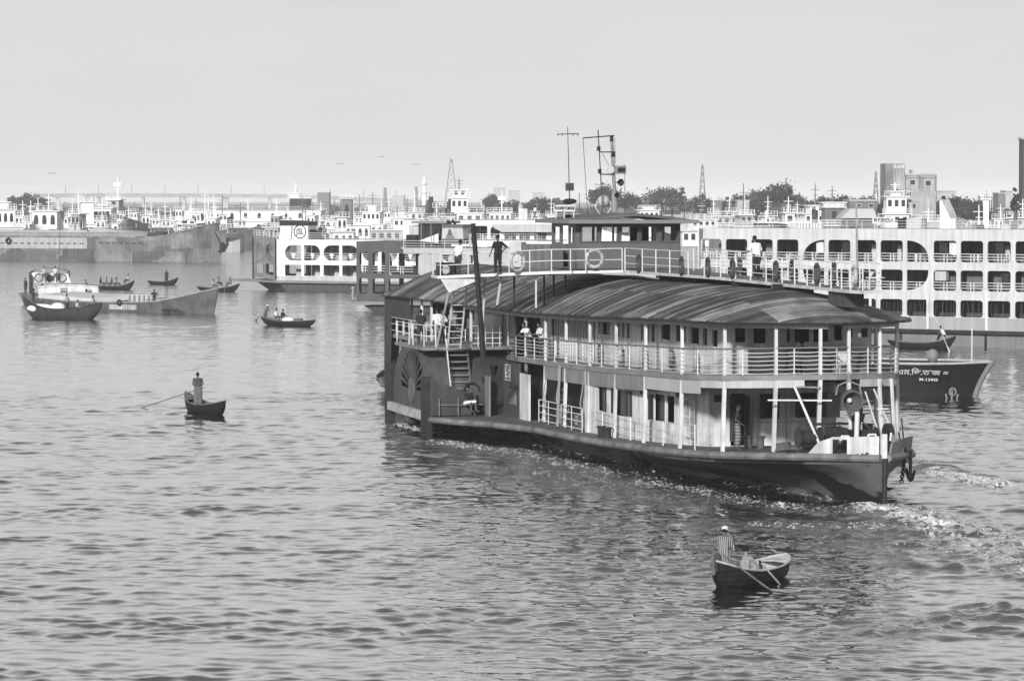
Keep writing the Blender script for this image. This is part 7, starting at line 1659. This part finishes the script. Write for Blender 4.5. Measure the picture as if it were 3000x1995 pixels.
# ------------------------------------------------------------------ far shore: trees, buildings, bridge, towers
leafm = [M('foliage_dark', .045, .8, .35, .25), M('foliage_mid', .075, .8, .35, .25)]
def tree(label, x, ytop, dist, wpx, kind=0, ybase=640, name='broadleaf_tree', group='trees on the far bank'):
    top = atd(x, ytop, dist); H_ = top.z; wd = wpx * dist / FPX; rg = random.Random(int(x * 3 + dist)); o = thing(name, label, 'tree', (top.x, dist, 0), 0, group)
    MB().tube([(0, 0, 0), (wd * .02, 0, H_ * .3), (0, 0, H_ * .6)], [H_ * .035, H_ * .028, H_ * .015], 7).build('trunk', frst, o)
    lm = MB()
    for k in range(5): a = rg.uniform(0, 6.28); lm.tube([(0, 0, H_ * .35), (wd * .22 * math.cos(a), wd * .2 * math.sin(a), H_ * rg.uniform(.6, .8))], [.25, .1], 5)
    lm.build('limbs', frst, o)
    cl = []
    if kind == 0:
        for k in range(26): a = rg.uniform(0, 6.28); q = rg.uniform(0, 1) ** .5; cl.append((wd * .40 * q * math.cos(a), wd * .3 * q * math.sin(a), H_ * (.62 + .28 * rg.random() * (1 - q * .5)), wd * rg.uniform(.06, .16)))
    else:
        for k in range(12): cl.append((wd * rg.uniform(-.45, .45), wd * rg.uniform(-.2, .2), H_ * rg.uniform(.35, .92), wd * rg.uniform(.10, .2)))
    V = []; Fc = []
    for (cx, cy, cz, r_) in cl:
        n = 110
        for j in range(n):
            d_ = Vector((rg.gauss(0, 1), rg.gauss(0, 1), rg.gauss(0, .8))); d_.normalize(); rr_ = r_ * (rg.uniform(.5, 1.1) if j % 6 else rg.uniform(1.0, 1.7)); c = Vector((cx, cy, cz)) + d_ * rr_; c.z = min(c.z, H_)
            s = wd * rg.uniform(.010, .022) + .10; u = Vector((rg.uniform(-1, 1), rg.uniform(-1, 1), rg.uniform(-1, 1))).normalized() * s; v = u.orthogonal().normalized() * s
            b = len(V); V += [c - u, c + v, c + u, c - v]; Fc.append((b, b + 1, b + 2, b + 3))
    MB().add(V, Fc).build('crown', leafm[rg.random() < .4], o, recalc=False)
    return o
for a in [(('round hazy tree at the far left above the white tugs', 62, 558, 1150, 90)), ('second hazy tree at far left, slightly shorter', 112, 562, 1150, 70), ('faint low tree under the bridge at left', 205, 605, 1200, 60),
          ('tree with palm-like tuft above the flared white bridge', 1335, 562, 950, 60), ('palm-topped tree right of the flared white bridge', 1440, 556, 950, 60), ('low wide tree behind the branching mast', 1500, 585, 950, 110),
          ('tree left of the wheelhouse name board', 1590, 575, 950, 110), ('tall tree behind the wheelhouse aerials', 1770, 532, 900, 120), ('tree between horn mast and white bridge', 1845, 552, 900, 90),
          ('broad dome-shaped tree right of the white square-windowed bridge', 1950, 538, 850, 130), ('narrow spiky tree top joining the broad dome', 1995, 530, 850, 40), ('low tree left of the lattice mast', 2050, 560, 880, 80), ('small tree right of the lattice mast', 2100, 565, 880, 70),
          ('flat low tree between sheds', 2150, 572, 860, 90), ('rounded dark tree left of the tallest one', 2215, 542, 820, 110), ('tallest spreading tree of the right bank', 2285, 524, 820, 130), ('thin-leaved tree right of the tallest one', 2335, 545, 820, 60), ('low tree row end near the grey block', 2400, 562, 820, 110),
          ('small tree above the ship masts right of centre', 2470, 560, 780, 120), ('low bushy tree left of the grey block', 2540, 562, 760, 90), ('slim tree growing against the grey block tower', 2625, 520, 590, 70), ('bush at the foot of the grey block', 2600, 548, 585, 60),
          ('dark rounded tree right of the grey block', 2800, 566, 700, 150), ('dark sloping tree at right behind the exhaust column', 2850, 578, 680, 120), ('thin tree beside the dark tower at the right edge', 2975, 508, 480, 30)]:
    tree(*a)
def tl(label, x0, x1, y, dist):
    k = 0; V = []; Fc = []; rg = random.Random(int(x0))
    a, b = atd(x0, y, dist), atd(x1, y, dist); n = int((b.x - a.x) * 26)
    for j in range(n):
        x = rg.uniform(a.x, b.x); h = a.z * (.72 + .2 * math.sin(x * .11) + .12 * math.sin(x * .37 + 1)); z = h * rg.uniform(.05, 1) ** .6; c = Vector((x, dist + rg.uniform(-6, 6), z)); s = rg.uniform(.5, 1.1)
        u = Vector((rg.uniform(-1, 1), rg.uniform(-1, 1), rg.uniform(-1, 1))).normalized() * s; v = u.orthogonal().normalized() * s; q = len(V); V += [c - u, c + v, c + u, c - v]; Fc.append((q, q + 1, q + 2, q + 3))
    o = MB().add(V, Fc).build('tree_belt', leafm[1], None, recalc=False); tag(o, label, 'trees', kind='stuff')
tl('hazy far-off tree belt along the centre bank', 1250, 1900, 584, 1250); tl('hazy far-off tree belt along the right bank', 1880, 3500, 574, 950); tl('very faint tree belt along the left horizon', -900, 1260, 604, 1700)

def building(name, label, x0, x1, ytop, dist, mat, depth=10, wins=(), cat='building', parapet=True, name2=None):
    a, b = atd(x0, ytop, dist), atd(x1, ytop, dist); w_ = b.x - a.x; H_ = a.z; o = thing(name, label, cat, (a.x, dist, 0), 0)
    MB().box(0, w_, 0, depth, 0, H_).build('wall', mat, o)
    MB().box(-.2, w_ + .2, -.2, depth + .2, H_, H_ + .35).build('roof', fpal, o)
    for (wx0, wx1, wy0, wy1) in wins:
        p, q = atd(wx0, wy0, dist), atd(wx1, wy1, dist); f = MB().box(p.x - a.x - .15, q.x - a.x + .15, -.12, .05, q.z - .15, p.z + .15).build('window', fpal, o)
        MB().box(p.x - a.x, q.x - a.x, -.15, -.1, q.z, p.z).build('pane', fdrk, f)
    return o, a, H_, w_
con = M('stained_concrete', .38, .85, .25, .25, streak=.35)
o, a, H_, w_ = building('apartment_block', 'stained grey concrete block with two square windows and a taller stair tower', 2655, 2743, 514, 600, con, 12, [(2667, 2680, 528, 541), (2712, 2726, 530, 544), (2657, 2668, 564, 574)])
sx = lambda x: atd(x, 500, 600).x - a.x; sz = lambda y: atd(2650, y, 600).z
MB().box(sx(2615), sx(2654), 1, 9, 0, sz(493)).build('stair_tower', con, o); MB().box(sx(2595), sx(2614.5), .5, 9, 0, sz(479)).build('lift_tower', M('tower_grey', .22, .85, .25, .25, streak=.35), o); MB().box(sx(2615), sx(2656), 2, 8, sz(482), sz(479)).build('tower_slab', con, o)
for x in (2618, 2630, 2642, 2653): MB().box(sx(x), sx(x + 2.5), 1.5, 1.8, sz(493), sz(479)).build('tower_post', con, o)
bs(MB().box(sx(2655), sx(2744), -.1, 0, sz(523), sz(520.5)), 'string_course', fgry, o); MB().box(sx(2740), sx(2744), -.15, -.0, sz(560), sz(514)).build('drain_pipe', fgry, o); MB().box(sx(2692), sx(2695), -.15, -.0, sz(555), sz(514)).build('drain_pipe', fgry, o)
MB().box(sx(2674), sx(2681), 3, 5, H_, sz(497)).build('roof_tank', con, o)
building('brick_tower', 'dark grey tower block cut off by the right edge of the frame', 2997, 3060, 409, 520, M('tower_dark', .085, .85, .2, .5, streak=.2, stripe=('Z', .35, .07)), 4)
building('river_shed', 'long pale shed with a row of square openings beyond the wheelhouse roof frame', 1945, 2100, 634, 700, fpal, 10, [(x, x + 15, 641, 655) for x in range(1950, 2095, 21)])
building('river_shed', 'pale boxy shed top between the low trees, right of the lattice mast', 2160, 2195, 590, 800, fpal, 8)
building('river_shed', 'dark boxy shed left of the rounded dark tree', 2088, 2115, 588, 790, fgry, 8)
building('warehouse', 'grey warehouse with a small gable beside the name board, dark upper storey', 2490, 2570, 590, 620, fgry, 12, [(2512, 2522, 599, 606), (2546, 2558, 598, 607)])
building('warehouse', 'low grey warehouse with dark windows right of the square-windowed wheelhouse', 2650, 2690, 590, 560, con, 12, [(2654, 2662, 598, 610), (2674, 2682, 598, 610)])
building('shed_roof', 'wide pale low building with long roof at the right bank behind the funnel', 2745, 2800, 562, 800, fpal, 12)
building('apartment_block', 'small dark apartment block near the right edge with stair head', 2925, 2945, 568, 900, fgry, 10); building('apartment_block', 'pale apartment block beside the small dark one near the right edge', 2946, 2968, 562, 950, fpal, 10)
for x, y, lb in ((930, 565, 'boxy grey building on the horizon above the bridge slope'), (1490, 560, 'tiny white building above the centre tree belt'), (1562, 566, 'tiny pale building with stepped roof above the centre trees'), (1150, 575, 'low faint building left of the pylon foot'), (1446, 552, 'small white house poking out of the centre trees')):
    building('far_building', lb, x, x + 34, y, 1500, fpal if x != 930 else fgry, 14)
rg2 = random.Random(8)
for k in range(7): building('far_building', 'faint high-rise, %s from left in the hazy cluster near the right edge' % ('first','second','third','fourth','fifth','sixth','seventh')[k], 2872 + k * 7, 2876 + k * 7, 578 + rg2.uniform(-4, 4), 1900, fpal, 10)
def prism_roof(label, x0, x1, y0, y1, dist):
    a, b = atd(x0, y1, dist), atd(x1, y1, dist); c = atd((x0 + x1) / 2, y0, dist); o = thing('thatched_shelter', label, 'shelter', (a.x, dist, 0)); w_ = b.x - a.x
    MB().prism([(0, a.z), (w_, a.z), (w_ * .9, c.z), (w_ * .28, c.z)], 0, 7, 'y').build('roof', M('awning_pale', .5, .8, .1, .3), o); MB().box(.8, w_ - .5, .5, 6, 0, a.z - .01).build('wall', fdrk, o)
prism_roof('long pale sloping awning roof behind the ferry name board', 2462, 2570, 612, 640, 420)
# bridge
def bridge():
    Z = 2900; o = thing('road_bridge', 'long hazy road bridge on the horizon sloping down to the right', 'bridge', (0, Z, 0))
    xs = [100, 300, 650, 900, 1050, 1200, 1300]; ys = [572, 571, 572, 575, 582, 589, 594]; P = [atd(x, y, Z) for x, y in zip(xs, ys)]
    for a, b in zip(P[:-1], P[1:]): MB().hexa([(a.x, -5, a.z - 2.2), (b.x, -5, b.z - 2.2), (b.x, 5, b.z - 2.2), (a.x, 5, a.z - 2.2), (a.x, -5, a.z + 1.3), (b.x, -5, b.z + 1.3), (b.x, 5, b.z + 1.3), (a.x, 5, a.z + 1.3)]).build('deck_span', M('bridge_grey', .3, .8, .2, .05), o)
    for x in (170, 290, 420, 540, 660, 790, 910, 1030, 1150): p = atd(x, 580, Z); MB().box(p.x - (2.9 if x == 660 else 1.2), p.x + (2.9 if x == 660 else 1.2), -3, 3, 0, interp(x, xs, [q.z for q in P]) - 2.2).build('pier', fpal, o)
    for k in range(13):
        x = 95 + k * 97; 
        if x < 180: continue
        p = atd(x, 560, Z); z0 = interp(x, xs, [q.z for q in P]); MB().bar((p.x, 0, z0), (p.x, 0, z0 + 9.0), .5).build('lamp_post', fgry, o)
bridge()
def minaret():
    Z = 2000; p = atd(1243, 583, Z); o = thing('minaret', 'slender white minaret with two balconies on the horizon', 'minaret', (p.x, Z, 0)); s = Z / FPX; z = lambda y: CAM_H + (583 - y) * s
    MB().lathe((0, 0, 0), (0, 0, 1), [(1.6, 0), (1.45, z(566)), (1.2, z(540)), (1.1, z(530))], 12).build('shaft', bwht, o); MB().lathe((0, 0, z(530)), (0, 0, 1), [(1.1, 0), (.7, 1.6), (.1, 3.6)], 10).build('spire', bwht, o)
    for y in (566, 540): MB().lathe((0, 0, z(y)), (0, 0, 1), [(1.4, -.5), (2.2, .1), (2.2, .9), (1.3, 1.0)], 12).build('balcony', bwht, o)
minaret()
for x, yt, lb in ((1219, 547, 'dark brick-kiln chimney left of the minaret'), (1128, 550, 'thin dark chimney farther left of the minaret')):
    p = atd(x, yt, 2200); o = thing('chimney', lb, 'chimney', (p.x, 2200, 0)); MB().lathe((0, 0, 0), (0, 0, 1), [(1.6, 0), (1.0, p.z - .5), (1.1, p.z)], 10).build('stack', fgry, o)
def pylon(label, x, ytop, dist, wb, nm='lattice_pylon', dishes=False):
    p = atd(x, ytop, dist); o = thing(nm, label, 'pylon', (p.x, dist, 0)); H_ = p.z; m = MB(); N_ = 9
    wz = lambda z: wb / 2 * (1 - z / H_) ** 1.0 + wb * .05
    for sx_ in (-1, 1):
        for sy_ in (-1, 1): m.bar((sx_ * wz(0), sy_ * wz(0), 0), (sx_ * wz(H_), sy_ * wz(H_), H_), .28)
    for k in range(N_):
        z0, z1 = H_ * k / N_, H_ * (k + 1) / N_
        for sy_ in (-1, 1): m.bar((-wz(z0), sy_ * wz(z0), z0), (wz(z1), sy_ * wz(z1), z1), .16); m.bar((wz(z0), sy_ * wz(z0), z0), (-wz(z1), sy_ * wz(z1), z1), .16)
    m.build('lattice', fgry, o)
    if dishes:
        for k, z in enumerate((H_ * .97, H_ * .9, H_ * .72)): MB().lathe((wz(z) + .3, -.8, z), (0, -1, 0), [(.2, 0), (1.0, .3), (1.0, .5)], 12).build('dish', bwht, o)
pylon('tall faint power pylon right of the minaret', 1322, 466, 1900, 9); pylon('lattice telecom mast with dishes above the right bank trees', 2058, 484, 1400, 4, 'telecom_mast'); pylon('thin lattice mast left of the grey concrete block', 2566, 503, 1300, 3, 'telecom_mast')
# birds
for k, (x, y) in enumerate(((152, 509), (994, 481), (1116, 461), (1219, 482))):
    p = atd(x, y, 520); b = MB().add([(0, 0, 0), (.35, .1, .16), (.62, 0, .05), (.3, -.08, .1), (-.35, .1, .16), (-.62, 0, .05), (-.3, -.08, .1), (0, .25, -.02), (0, -.28, 0)], [(0, 7, 1, 2, 3, 8), (0, 8, 6, 5, 4, 7)]).build('bird', dark, None); b.location = p
    b.modifiers.new('s', 'SOLIDIFY').thickness = .03
    tag(b, ('tiny bird in the sky at far left', 'tiny bird in the sky above the emblem ferry, left one of three', 'tiny bird highest of the three above the ferries', 'tiny bird just above the minaret')[k], 'bird', 'birds in the sky')
# ------------------------------------------------------------------ haze
HAZE = .00014
hz = MB().box(-1800, 1800, -60, 9600, -5.5, 42).build('haze', M('tmp_haze', .8), None); tag(hz, 'pale haze hanging over the river', kind='stuff')
hm = D.materials.new('haze'); hm.use_nodes = True; t = hm.node_tree; t.nodes.remove(t.nodes['Principled BSDF']); pv = t.nodes.new('ShaderNodeVolumePrincipled')
pv.inputs['Color'].default_value = (.86, .86, .86, 1); pv.inputs['Density'].default_value = HAZE; pv.inputs['Anisotropy'].default_value = -.3
t.links.new(pv.outputs[0], [q for q in t.nodes if q.type == 'OUTPUT_MATERIAL'][0].inputs['Volume']); hz.data.materials.clear(); hz.data.materials.append(hm)
